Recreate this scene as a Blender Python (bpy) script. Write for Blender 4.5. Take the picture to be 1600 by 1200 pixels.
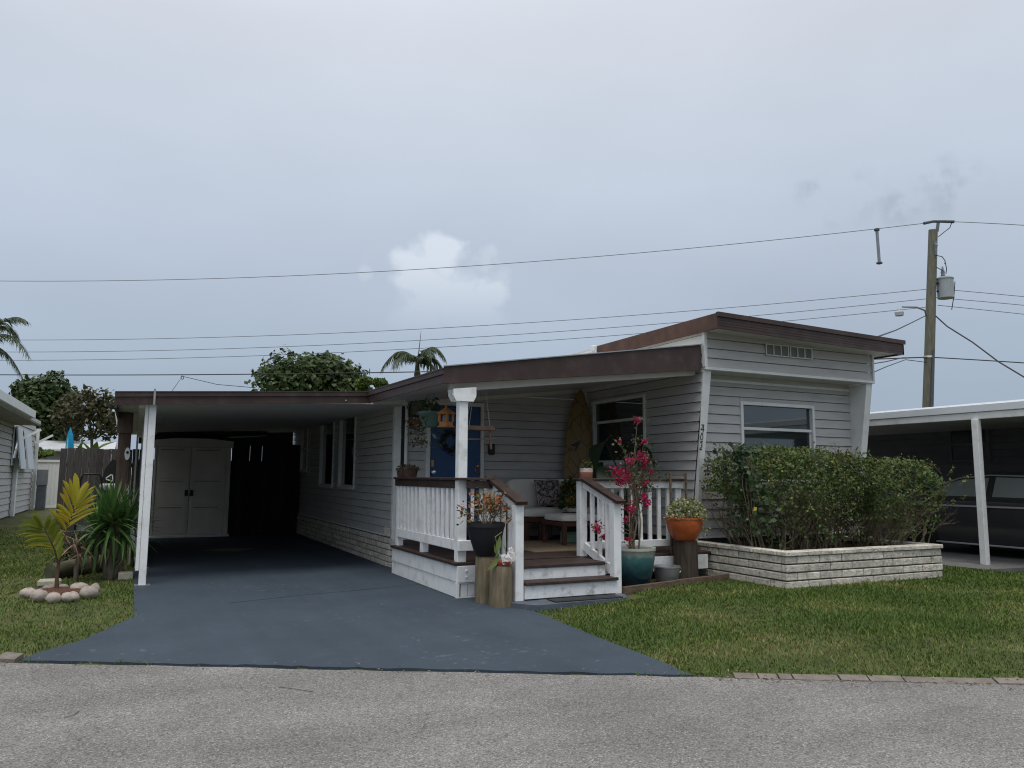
import bpy, math, random
import numpy as np
from mathutils import Vector, Matrix
random.seed(7); RNG = np.random.default_rng(7)
scene = bpy.context.scene
for o in list(bpy.data.objects): bpy.data.objects.remove(o)
COL = scene.collection
rad = math.radians

# ------------------------------------------------------------------ camera
CAM_H = 1.40
F_PX = 1202.0
def _cd(px, py): return np.array([(px-800)/F_PX, -(py-600)/F_PX, -1.0])
_a = _cd(3300, 760); _a /= np.linalg.norm(_a)
_b = _cd(185, 741); _b -= _a*(_a@_b); _b /= np.linalg.norm(_b)
ROT = np.stack([_a, _b, np.cross(_a, _b)])
cam_data = bpy.data.cameras.new('camera')
cam = bpy.data.objects.new('camera', cam_data); COL.objects.link(cam)
cam_data.sensor_width = 36; cam_data.lens = 36*F_PX/1600
cam_data.clip_start = 0.05; cam_data.clip_end = 3000
M4 = Matrix([[*map(float, ROT[i]), 0.0] for i in range(3)] + [[0, 0, 0, 1]])
M4.translation = (0, 0, CAM_H)
cam.matrix_world = M4
scene.camera = cam
scene.cycles.filter_width = 1.15
scene.render.resolution_x = 1024; scene.render.resolution_y = 768

# ------------------------------------------------------------------ sky, sun, exposure
SUN_EL, SUN_AZ = 70, 205          # azimuth clockwise from +Y
world = bpy.data.worlds.new('World'); scene.world = world; world.use_nodes = True
nt = world.node_tree; nt.nodes.clear()
def wn(t, **k):
    n = nt.nodes.new(t)
    for a, v in k.items(): setattr(n, a, v)
    return n
L = nt.links.new
sky = wn('ShaderNodeTexSky', sky_type='NISHITA', sun_disc=False)
sky.sun_elevation = rad(SUN_EL); sky.sun_rotation = rad(SUN_AZ); sky.air_density = 1.5; sky.dust_density = 3
skys = wn('ShaderNodeVectorMath', operation='SCALE'); skys.inputs['Scale'].default_value = 0.10
L(sky.outputs[0], skys.inputs[0])
geo = wn('ShaderNodeTexCoord')
sep = wn('ShaderNodeSeparateXYZ'); L(geo.outputs['Generated'], sep.inputs[0])
# overcast sheet: brightness rises towards the zenith (overcast luminance law)
ramp = wn('ShaderNodeValToRGB')
er = ramp.color_ramp
stops = [(0.0, (.335, .415, .52)), (0.10, (.34, .42, .525)), (0.22, (.42, .49, .595)), (0.36, (.525, .59, .69)), (0.52, (.635, .675, .75)), (0.75, (.95, .98, 1.03)), (1.0, (1.25, 1.27, 1.3))]
er.elements[0].position = stops[0][0]; er.elements[0].color = (*stops[0][1], 1)
er.elements[1].position = stops[-1][0]; er.elements[1].color = (*stops[-1][1], 1)
for p, c in stops[1:-1]:
    e = er.elements.new(p); e.color = (*c, 1)
L(sep.outputs['Z'], ramp.inputs[0])
# soft cloud mottling over the whole dome
mp = wn('ShaderNodeMapping'); mp.inputs['Scale'].default_value = (1.3, 1.3, 3.2); L(geo.outputs['Generated'], mp.inputs[0])
nz = wn('ShaderNodeTexNoise'); nz.inputs['Scale'].default_value = 1.5; nz.inputs['Detail'].default_value = 5; nz.inputs['Roughness'].default_value = .45
L(mp.outputs[0], nz.inputs['Vector'])
mr = wn('ShaderNodeMapRange'); mr.inputs['From Min'].default_value = .3; mr.inputs['From Max'].default_value = .7
mr.inputs['To Min'].default_value = .92; mr.inputs['To Max'].default_value = 1.07; L(nz.outputs['Fac'], mr.inputs['Value'])
mot = wn('ShaderNodeVectorMath', operation='SCALE'); L(ramp.outputs[0], mot.inputs[0]); L(mr.outputs[0], mot.inputs['Scale'])
# cumulus heads rising behind the veil: lobes at fixed directions with noise-broken edges
nz2 = wn('ShaderNodeTexNoise'); nz2.inputs['Scale'].default_value = 22; nz2.inputs['Detail'].default_value = 7; nz2.inputs['Roughness'].default_value = .55
L(geo.outputs['Generated'], nz2.inputs['Vector'])
nzs = wn('ShaderNodeVectorMath', operation='SUBTRACT'); L(nz2.outputs['Color'], nzs.inputs[0]); nzs.inputs[1].default_value = (.5, .5, .5)
nzm = wn('ShaderNodeVectorMath', operation='SCALE'); L(nzs.outputs[0], nzm.inputs[0]); nzm.inputs['Scale'].default_value = .062
warp = wn('ShaderNodeVectorMath', operation='ADD'); L(geo.outputs['Generated'], warp.inputs[0]); L(nzm.outputs[0], warp.inputs[1])
def direction(px, py):
    v = ROT @ _cd(px, py); return v/np.linalg.norm(v)
cum = None
for px, py, r in [(690, 400, 46), (712, 392, 30), (656, 418, 44), (640, 440, 30), (672, 455, 56), (715, 468, 62), (765, 462, 40), (782, 440, 24), (655, 495, 56), (740, 500, 62), (1378, 625, 40), (572, 418, 22), (760, 408, 22)]:
    dn = wn('ShaderNodeVectorMath', operation='DISTANCE'); L(warp.outputs[0], dn.inputs[0]); dn.inputs[1].default_value = direction(px, py)
    q = wn('ShaderNodeMapRange', interpolation_type='SMOOTHSTEP'); q.inputs['From Min'].default_value = r/F_PX*1.0; q.inputs['From Max'].default_value = r/F_PX*.42
    q.inputs['To Min'].default_value = 0; q.inputs['To Max'].default_value = .9 if r > 28 else .3
    L(dn.outputs['Value'], q.inputs['Value'])
    if cum is None: cum = q.outputs[0]
    else:
        mx = wn('ShaderNodeMath', operation='MAXIMUM'); L(cum, mx.inputs[0]); L(q.outputs[0], mx.inputs[1]); cum = mx.outputs[0]
fade = wn('ShaderNodeMapRange', interpolation_type='SMOOTHSTEP'); fade.inputs['From Min'].default_value = .17; fade.inputs['From Max'].default_value = .29
L(sep.outputs['Z'], fade.inputs['Value'])
cf = wn('ShaderNodeMath', operation='MULTIPLY'); L(cum, cf.inputs[0]); L(fade.outputs[0], cf.inputs[1])
cmix = wn('ShaderNodeMix', data_type='RGBA'); L(cf.outputs[0], cmix.inputs['Factor']); L(mot.outputs[0], cmix.inputs['A']); cmix.inputs['B'].default_value = (.66, .72, .80, 1)
# thin dark scud near the pole, torn by noise
scud = None
for px, py, rr_ in [(1480, 305, 60), (1415, 322, 48), (1330, 312, 55), (1290, 300, 40)]:
    dn = wn('ShaderNodeVectorMath', operation='DISTANCE'); L(warp.outputs[0], dn.inputs[0]); dn.inputs[1].default_value = direction(px, py)
    q = wn('ShaderNodeMapRange', interpolation_type='SMOOTHSTEP'); q.inputs['From Min'].default_value = rr_/F_PX; q.inputs['From Max'].default_value = 0; q.inputs['To Min'].default_value = 0; q.inputs['To Max'].default_value = 1; L(dn.outputs['Value'], q.inputs['Value'])
    if scud is None: scud = q.outputs[0]
    else:
        mx = wn('ShaderNodeMath', operation='MAXIMUM'); L(scud, mx.inputs[0]); L(q.outputs[0], mx.inputs[1]); scud = mx.outputs[0]
nzw = wn('ShaderNodeMapRange', interpolation_type='SMOOTHSTEP'); nzw.inputs['From Min'].default_value = .45; nzw.inputs['From Max'].default_value = .62; nzw.inputs['To Max'].default_value = .8; L(nz2.outputs['Fac'], nzw.inputs['Value'])
sm = wn('ShaderNodeMath', operation='MULTIPLY'); L(scud, sm.inputs[0]); L(nzw.outputs[0], sm.inputs[1])
smx = wn('ShaderNodeMix', data_type='RGBA'); L(sm.outputs[0], smx.inputs['Factor']); L(cmix.outputs['Result'], smx.inputs['A']); smx.inputs['B'].default_value = (.36, .42, .50, 1)
smix = wn('ShaderNodeMix', data_type='RGBA'); smix.inputs['Factor'].default_value = .93
L(skys.outputs[0], smix.inputs['A']); L(smx.outputs['Result'], smix.inputs['B'])
bg = wn('ShaderNodeBackground'); bg.inputs['Strength'].default_value = 1.05; L(smix.outputs['Result'], bg.inputs[0])
wo = wn('ShaderNodeOutputWorld'); L(bg.outputs[0], wo.inputs[0])

sun_d = bpy.data.lights.new('sun', 'SUN'); sun_d.energy = 1.5; sun_d.angle = rad(25); sun_d.color = (1, .97, .92)
sun = bpy.data.objects.new('sun', sun_d); COL.objects.link(sun); sun.location = (0, -10, 20)
sd = Vector((math.sin(rad(SUN_AZ))*math.cos(rad(SUN_EL)), math.cos(rad(SUN_AZ))*math.cos(rad(SUN_EL)), math.sin(rad(SUN_EL))))
sun.rotation_euler = (-sd).to_track_quat('-Z', 'Y').to_euler()
vs = scene.view_settings
vs.view_transform = 'Standard'; vs.look = 'None'; vs.exposure = 0.08; vs.gamma = 1; vs.use_curve_mapping = False

# ------------------------------------------------------------------ photo pixel -> position on a known plane
CV = np.array([0, 0, CAM_H])
def ray(px, py): return ROT @ _cd(px, py)
def GZ(px, py, z=0): r = ray(px, py); return CV + r*((z-CAM_H)/r[2])
def GX(px, py, x): r = ray(px, py); return CV + r*(x/r[0])
def GY(px, py, y): r = ray(px, py); return CV + r*(y/r[1])
def GD(px, py, d): return CV + ray(px, py)*d

# ------------------------------------------------------------------ materials
MATS = {}
def mat(name, col, rough=.6, var=.12, scale=6, spec=.35, metal=0, bump=0, bscale=None, dirt=None, stretch=(1, 1, 1), island=0, coat=0):
    """procedural material: base colour broken by two noises, optional relief, wear patches and per-piece tint"""
    if name in MATS: return MATS[name]
    m = bpy.data.materials.new(name); m.use_nodes = True
    n = m.node_tree; n.nodes.clear(); lk = n.links.new
    out = n.nodes.new('ShaderNodeOutputMaterial'); b = n.nodes.new('ShaderNodeBsdfPrincipled'); lk(b.outputs[0], out.inputs[0])
    tc = n.nodes.new('ShaderNodeTexCoord'); mpn = n.nodes.new('ShaderNodeMapping'); mpn.inputs['Scale'].default_value = stretch
    g = n.nodes.new('ShaderNodeNewGeometry')
    lk(g.outputs['Position'], mpn.inputs[0])
    n1 = n.nodes.new('ShaderNodeTexNoise'); n1.inputs['Scale'].default_value = scale; n1.inputs['Detail'].default_value = 6; lk(mpn.outputs[0], n1.inputs['Vector'])
    r1 = n.nodes.new('ShaderNodeMapRange'); r1.inputs['From Min'].default_value = .3; r1.inputs['From Max'].default_value = .7
    r1.inputs['To Min'].default_value = 1-var; r1.inputs['To Max'].default_value = 1+var; lk(n1.outputs['Fac'], r1.inputs['Value'])
    sc = n.nodes.new('ShaderNodeVectorMath'); sc.operation = 'SCALE'; sc.inputs[0].default_value = col; lk(r1.outputs[0], sc.inputs['Scale'])
    last = sc.outputs[0]
    if island:
        r2 = n.nodes.new('ShaderNodeMapRange'); r2.inputs['To Min'].default_value = 1-island; r2.inputs['To Max'].default_value = 1+island
        oi = n.nodes.new('ShaderNodeObjectInfo'); ad = n.nodes.new('ShaderNodeMath'); ad.operation = 'ADD'; lk(oi.outputs['Random'], ad.inputs[0]); lk(g.outputs['Random Per Island'], ad.inputs[1])
        fr = n.nodes.new('ShaderNodeMath'); fr.operation = 'FRACT'; lk(ad.outputs[0], fr.inputs[0]); lk(fr.outputs[0], r2.inputs['Value'])
        s2 = n.nodes.new('ShaderNodeVectorMath'); s2.operation = 'SCALE'; lk(last, s2.inputs[0]); lk(r2.outputs[0], s2.inputs['Scale']); last = s2.outputs[0]
    if dirt:
        dcol, amount, dscale = dirt
        n2 = n.nodes.new('ShaderNodeTexNoise'); n2.inputs['Scale'].default_value = dscale; n2.inputs['Detail'].default_value = 8; n2.inputs['Roughness'].default_value = .65; lk(mpn.outputs[0], n2.inputs['Vector'])
        r3 = n.nodes.new('ShaderNodeMapRange'); r3.inputs['From Min'].default_value = .52; r3.inputs['From Max'].default_value = .72; r3.inputs['To Max'].default_value = amount; lk(n2.outputs['Fac'], r3.inputs['Value'])
        mx = n.nodes.new('ShaderNodeMix'); mx.data_type = 'RGBA'; lk(r3.outputs[0], mx.inputs['Factor']); lk(last, mx.inputs['A']); mx.inputs['B'].default_value = (*dcol, 1); last = mx.outputs['Result']
    lk(last, b.inputs['Base Color'])
    b.inputs['Roughness'].default_value = rough; b.inputs['Metallic'].default_value = metal; b.inputs['Specular IOR Level'].default_value = spec; b.inputs['Coat Weight'].default_value = coat
    if bump:
        n3 = n.nodes.new('ShaderNodeTexNoise'); n3.inputs['Scale'].default_value = bscale or scale*4; n3.inputs['Detail'].default_value = 8; lk(mpn.outputs[0], n3.inputs['Vector'])
        bp = n.nodes.new('ShaderNodeBump'); bp.inputs['Strength'].default_value = bump; bp.inputs['Distance'].default_value = .02; lk(n3.outputs['Fac'], bp.inputs['Height']); lk(bp.outputs[0], b.inputs['Normal'])
    MATS[name] = m; return m

def leafmat(name, cols, rough=.5, trans=.25, spec=.3):
    """leaf: each leaf takes its own tone from the ramp, with some light passing through"""
    if name in MATS: return MATS[name]
    m = bpy.data.materials.new(name); m.use_nodes = True
    n = m.node_tree; n.nodes.clear(); lk = n.links.new
    out = n.nodes.new('ShaderNodeOutputMaterial'); b = n.nodes.new('ShaderNodeBsdfPrincipled')
    g = n.nodes.new('ShaderNodeNewGeometry'); oi = n.nodes.new('ShaderNodeObjectInfo')
    ad = n.nodes.new('ShaderNodeMath'); ad.operation = 'ADD'; lk(g.outputs['Random Per Island'], ad.inputs[0]); lk(oi.outputs['Random'], ad.inputs[1])
    fr = n.nodes.new('ShaderNodeMath'); fr.operation = 'FRACT'; lk(ad.outputs[0], fr.inputs[0])
    cr = n.nodes.new('ShaderNodeValToRGB'); e = cr.color_ramp; e.interpolation = 'LINEAR'
    for i, (p, c) in enumerate(cols):
        el = e.elements[i] if i < 2 else e.elements.new(p)
        el.position = p; el.color = (*c, 1)
    lk(fr.outputs[0], cr.inputs[0]); lk(cr.outputs[0], b.inputs['Base Color'])
    b.inputs['Roughness'].default_value = rough; b.inputs['Specular IOR Level'].default_value = spec
    tr = n.nodes.new('ShaderNodeBsdfTranslucent'); lk(cr.outputs[0], tr.inputs['Color'])
    ms = n.nodes.new('ShaderNodeMixShader'); ms.inputs[0].default_value = trans; lk(b.outputs[0], ms.inputs[1]); lk(tr.outputs[0], ms.inputs[2]); lk(ms.outputs[0], out.inputs[0])
    MATS[name] = m; return m

# ------------------------------------------------------------------ mesh building
def rotz(a): c, s = math.cos(a), math.sin(a); return np.array([[c, -s, 0], [s, c, 0], [0, 0, 1.0]])
class MB:
    def __init__(s): s.v = []; s.f = []; s.smooth = False
    def add(s, v, f):
        o = len(s.v); s.v += [tuple(map(float, p)) for p in v]; s.f += [tuple(i+o for i in q) for q in f]; return s
    def box(s, x0, x1, y0, y1, z0, z1, c=0.0):
        if c <= 0:
            v = [(x, y, z) for z in (z0, z1) for y in (y0, y1) for x in (x0, x1)]
            return s.add(v, [(0, 2, 3, 1), (4, 5, 7, 6), (0, 1, 5, 4), (2, 6, 7, 3), (0, 4, 6, 2), (1, 3, 7, 5)])
        c = min(c, (x1-x0)*.45, (y1-y0)*.45, (z1-z0)*.45)
        lo, hi = (x0, y0, z0), (x1, y1, z1); V = []; idx = {}
        for a in range(8):
            sgn = [(a >> k) & 1 for k in range(3)]
            for ax in range(3):
                p = []
                for k in range(3):
                    base = hi[k] if sgn[k] else lo[k]
                    p.append(base if k == ax else base + (-c if sgn[k] else c))
                idx[a, ax] = len(V); V.append(p)
        Fs = []
        for ax in range(3):
            k1, k2 = [(1, 2), (2, 0), (0, 1)][ax]
            for side in (0, 1):
                q = []
                for d1, d2 in ((0, 0), (1, 0), (1, 1), (0, 1)): q.append(idx[(side << ax) | (d1 << k1) | (d2 << k2), ax])
                Fs.append(tuple(q if side else q[::-1]))
        for ax in range(3):
            k1, k2 = [(1, 2), (2, 0), (0, 1)][ax]
            for d1 in (0, 1):
                for d2 in (0, 1):
                    a0 = (d1 << k1) | (d2 << k2); a1 = a0 | (1 << ax)
                    q = (idx[a0, k1], idx[a1, k1], idx[a1, k2], idx[a0, k2])
                    Fs.append(q if d1 != d2 else q[::-1])
        for a in range(8):
            q = (idx[a, 0], idx[a, 1], idx[a, 2]); sg = bin(a).count('1')
            Fs.append(q if sg % 2 else q[::-1])
        return s.add(V, Fs)
    def hexa(s, p):  # 8 points: bottom 4 ccw, top 4 ccw
        return s.add(p, [(3, 2, 1, 0), (4, 5, 6, 7), (0, 1, 5, 4), (1, 2, 6, 5), (2, 3, 7, 6), (3, 0, 4, 7)])
    def prism(s, poly, axis, a0, a1):
        n = len(poly); V = []
        for a in (a0, a1):
            for u, w in poly:
                V.append({'x': (a, u, w), 'y': (u, a, w), 'z': (u, w, a)}[axis])
        return s.add(V, [tuple(range(n))[::-1], tuple(range(n, 2*n))] + [(i, (i+1) % n, (i+1) % n+n, i+n) for i in range(n)])
    def bar(s, p, q, w, h=None, up=(0, 0, 1)):
        p, q = np.array(p, float), np.array(q, float); h = h or w; d = q-p; d /= np.linalg.norm(d)
        u = np.array(up, float)
        if abs(d@u) > .99: u = np.array((0, 1.0, 0))
        sd_ = np.cross(d, u); sd_ /= np.linalg.norm(sd_); u = np.cross(sd_, d)
        V = []
        for e in (p, q):
            for a, b in ((-1, -1), (1, -1), (1, 1), (-1, 1)): V.append(e+sd_*a*w/2+u*b*h/2)
        return s.add(V, [(0, 1, 2, 3), (7, 6, 5, 4), (0, 4, 5, 1), (1, 5, 6, 2), (2, 6, 7, 3), (3, 7, 4, 0)])
    def tube(s, pts, r, n=8, cap=True):
        pts = [np.array(p, float) for p in pts]; rr = r if hasattr(r, '__len__') else [r]*len(pts)
        o = len(s.v); ref = np.array((.31, .17, .93)); V = []
        for i, p in enumerate(pts):
            d = pts[min(i+1, len(pts)-1)]-pts[max(i-1, 0)]; d /= (np.linalg.norm(d)+1e-9)
            if abs(d@ref) > .98: ref = np.array((.9, .1, .2))
            a = np.cross(d, ref); a /= np.linalg.norm(a); b = np.cross(d, a)
            for k in range(n):
                t = 2*math.pi*k/n; V.append(p+(a*math.cos(t)+b*math.sin(t))*rr[i])
        Fs = [(i*n+k, i*n+(k+1) % n, (i+1)*n+(k+1) % n, (i+1)*n+k) for i in range(len(pts)-1) for k in range(n)]
        if cap: Fs += [tuple(range(n))[::-1], tuple(range((len(pts)-1)*n, len(pts)*n))]
        return s.add(V, Fs)
    def lathe(s, prof, c=(0, 0, 0), n=24, wob=0):
        V = []; Fs = []
        for r, z in prof:
            for k in range(n):
                t = 2*math.pi*k/n; w = 1+wob*math.sin(3*t+1)+wob*.6*math.sin(5*t); V.append((c[0]+r*w*math.cos(t), c[1]+r*w*math.sin(t), c[2]+z))
        m = len(prof)
        Fs = [(i*n+k, i*n+(k+1) % n, (i+1)*n+(k+1) % n, (i+1)*n+k) for i in range(m-1) for k in range(n)]
        Fs += [tuple(range(n))[::-1], tuple(range((m-1)*n, m*n))]
        return s.add(V, Fs)
    def quad(s, *p): return s.add(p, [tuple(range(len(p)))])
    def build(s, name, m, parent=None, smooth=False, **props):
        me = bpy.data.meshes.new(name); me.from_pydata(s.v, [], s.f); me.update()
        if smooth:
            me.polygons.foreach_set('use_smooth', [True]*len(me.polygons))
            try: me.set_sharp_from_angle(angle=rad(42))
            except Exception: pass
        return link(name, me, m, parent, **props)
def link(name, me, m=None, parent=None, loc=None, **props):
    o = bpy.data.objects.new(name, me); COL.objects.link(o)
    if m is not None and not me.materials: me.materials.append(m)
    if parent is not None:
        o.parent = parent; o.matrix_parent_inverse = Matrix.Translation(-parent.location) if parent.type == 'EMPTY' else Matrix.Identity(4)
    if loc is not None: o.location = loc
    for k, v in props.items(): o[k] = v
    return o
def thing(name, label, cat, loc=(0, 0, 0), group=None):
    o = bpy.data.objects.new(name, None); COL.objects.link(o); o.empty_display_size = .1
    o.location = tuple(map(float, loc)); o['label'] = label; o['category'] = cat
    if group: o['group'] = group
    return o
def tag(o, label, cat, group=None):
    o['label'] = label; o['category'] = cat
    if group: o['group'] = group
    return o
def from_np(name, V, Fc, m, parent=None, smooth=False, **props):
    me = bpy.data.meshes.new(name); nv, nf, k = len(V), len(Fc), Fc.shape[1]
    me.vertices.add(nv); me.vertices.foreach_set('co', V.astype(np.float32).ravel())
    me.loops.add(nf*k); me.loops.foreach_set('vertex_index', Fc.astype(np.int32).ravel())
    me.polygons.add(nf); me.polygons.foreach_set('loop_start', np.arange(nf, dtype=np.int32)*k); me.polygons.foreach_set('loop_total', np.full(nf, k, dtype=np.int32))
    if smooth: me.polygons.foreach_set('use_smooth', np.ones(nf, dtype=bool))
    me.update(calc_edges=True); me.validate()
    return link(name, me, m, parent, **props)
def leaves_np(C, N, size, aspect=.5, fold=.25, dirs=None):
    """leaf cards with a folded midrib: C centres, N normals, one island (two quads) per leaf"""
    n = len(C); N = N/np.linalg.norm(N, axis=1, keepdims=True)
    T = RNG.normal(size=(n, 3)) if dirs is None else dirs.copy()
    T -= N*(T*N).sum(1, keepdims=True); T /= np.linalg.norm(T, axis=1, keepdims=True)+1e-9
    B = np.cross(N, T); sz = (size*RNG.uniform(.6, 1.35, n))[:, None]; w = sz*aspect
    tip = C+T*sz*.55; base = C-T*sz*.45; mid = C-N*sz*fold*.3
    l = C+B*w*.5+N*sz*fold*.15; r = C-B*w*.5+N*sz*fold*.15
    V = np.stack([base, l, tip, r], 1).reshape(-1, 3)
    i = np.arange(n)[:, None]*4
    return V, np.concatenate([i+[[0, 1, 2]], i+[[0, 2, 3]]], 1).reshape(-1, 3)

# ------------------------------------------------------------------ shared materials
m_siding = mat('vinyl_siding', (.455, .442, .432), .6, .05, 3, stretch=(1, 1, 5), bump=.08, bscale=60, dirt=((.20, .195, .185), .35, 1.6), island=.03)
m_white = mat('white_paint', (.78, .79, .79), .5, .05, 8, dirt=((.40, .37, .31), .5, 6), bump=.05, bscale=70)
m_trim = mat('white_trim', (.70, .71, .70), .45, .05, 5, dirt=((.42, .41, .37), .4, 4))
m_brown = mat('brown_fascia', (.050, .030, .027), .5, .2, 3, dirt=((.10, .085, .075), .4, 6), spec=.3)
m_brownwood = mat('brown_stained_wood', (.040, .025, .021), .6, .3, 9, stretch=(1, 1, 1), bump=.15, bscale=60, dirt=((.10, .075, .06), .4, 12))
m_ceiling = mat('ceiling_paint', (.60, .59, .57), .6, .06, 2, dirt=((.3, .28, .24), .4, 2))
m_brick = mat('pale_split_stone', (.56, .52, .45), .85, .22, 14, bump=.8, bscale=40, dirt=((.15, .135, .11), .85, 15), island=.16)
m_mortar = mat('dark_mortar', (.07, .065, .06), .9, .3, 20)
m_conc = mat('concrete', (.30, .29, .27), .9, .15, 5, bump=.2, bscale=80, dirt=((.16, .15, .13), .6, 3))
m_glass = mat('dark_window_glass', (.014, .022, .026), .03, .1, 1, spec=1.0, coat=.6)
m_black = mat('black_plastic', (.015, .015, .016), .5, .2, 6)
m_metal = mat('galvanised_metal', (.36, .37, .38), .45, .15, 10, metal=.7, dirt=((.2, .2, .19), .5, 8))
m_steel = mat('polished_metal', (.6, .6, .6), .25, .05, 10, metal=1)
m_soil = mat('garden_soil', (.055, .036, .026), .95, .5, 30, bump=.8, bscale=60)
m_mulch = mat('reddish_mulch', (.10, .045, .030), .95, .5, 40, bump=.9, bscale=70)
m_log = mat('weathered_log', (.17, .135, .085), .85, .35, 5, stretch=(5, 5, .7), bump=.6, bscale=14, dirt=((.07, .075, .045), .7, 3))
m_timber = mat('old_timber', (.12, .085, .06), .85, .3, 6, stretch=(1, 6, 6), bump=.4, bscale=20)
m_fence = mat('weathered_fence_wood', (.075, .066, .063), .85, .35, 4, stretch=(9, 9, .8), bump=.4, bscale=16, island=.22)
m_darkfence = mat('dark_stained_fence', (.030, .026, .024), .85, .35, 4, stretch=(9, 9, .8), bump=.3, bscale=16, island=.25)
m_bark = mat('grey_bark', (.12, .10, .08), .9, .3, 12, bump=.6, bscale=30)
m_twig = mat('twig', (.16, .125, .085), .85, .3, 14)
m_cushion = mat('off_white_cushion', (.68, .65, .60), .9, .08, 5, bump=.1, bscale=150)
m_sofawood = mat('dark_red_brown_wood', (.075, .032, .022), .55, .25, 8)
m_terra = mat('terracotta', (.30, .11, .06), .8, .15, 9, dirt=((.36, .22, .16), .5, 8))
m_wire = mat('wire_sheath', (.03, .032, .035), .6, .1, 2)
m_alu = mat('bare_wire', (.11, .115, .12), .5, .1, 2)

# ------------------------------------------------------------------ ground, road, driveway
def struct(o): o['kind'] = 'structure'; return o
def rd(p): return np.array(p[:2])
road_a, road_b = rd(GZ(40, 1036)), rd(GZ(1600, 1069))          # edge between road and lots
rdir = (road_b-road_a)/np.linalg.norm(road_b-road_a); rnorm = np.array((-rdir[1], rdir[0]))
if rnorm[1] < 0: rnorm = -rnorm

def lawn_h(x, y):
    """lawn surface: crown in front of the planter, falling to the road and to the driveway"""
    x = np.asarray(x, float); y = np.asarray(y, float)
    dr = (x-road_a[0])*rnorm[0]+(y-road_a[1])*rnorm[1]
    a = np.clip(dr/1.4, 0, 1); b = np.clip((x-3.9+(y-7.3)*.0)/2.4, 0, 1)
    right = .085*a*a*(3-2*a)*b*b*(3-2*b)
    und = .008*np.sin(2.1*x+.7)*np.sin(1.7*y)
    return (.012*a+right+und*a)*np.clip((11.6-x)/.5, .1, 1)

DRIVE_L = [(-.84+.12, 7.02), tuple(rd(GZ(130, 1003))), tuple(rd(GZ(210, 966))), (.05, 10.9), (.05, 24)]
DRIVE_R = [tuple(rd(GZ(1083, 1056))), tuple(rd(GZ(950, 1005))), tuple(rd(GZ(835, 958))), (3.62, 7.72), (3.75, 8.6), (3.75, 24)]

# far ground
def ground_mesh():
    xs = np.concatenate([np.array([-1500, -400, -120, -50, -25, -14]), np.arange(-9, 17.01, .25), np.array([22, 35, 70, 150, 500, 1500])])
    ys = np.concatenate([np.array([-1500, -300, -60, -20, -8]), np.arange(-3, 22.01, .25), np.array([28, 40, 60, 100, 200, 600, 2000])])
    X, Y = np.meshgrid(xs, ys); Z = lawn_h(X, Y)
    inx = (X > -9.1) & (X < 17.1) & (Y > -3.1) & (Y < 22.1); Z = np.where(inx, Z, .012)
    dr = (X-road_a[0])*rnorm[0]+(Y-road_a[1])*rnorm[1]
    Z = np.where(dr < 0.02, -.03, Z-.012)
    # under the driveway the soil lies lower than the slab
    ind = (X > .0) & (X < 3.75) & (Y > 7.5) & (Y < 24); Z = np.where(ind, -.02, Z)
    V = np.stack([X, Y, Z], -1).reshape(-1, 3); nx, ny = len(xs), len(ys)
    i = (np.arange(ny-1)[:, None]*nx+np.arange(nx-1)[None]).ravel()
    return V, np.stack([i, i+1, i+nx+1, i+nx], 1)
def lawn_material():
    m = mat('lawn_soil_and_thatch', (.075, .085, .028), .95, .35, 3.2, bump=.8, bscale=90, dirt=((.15, .125, .06), .75, 1.3))
    return m
V, Fq = ground_mesh()
struct(from_np('ground', V, Fq, lawn_material(), smooth=True))

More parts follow.
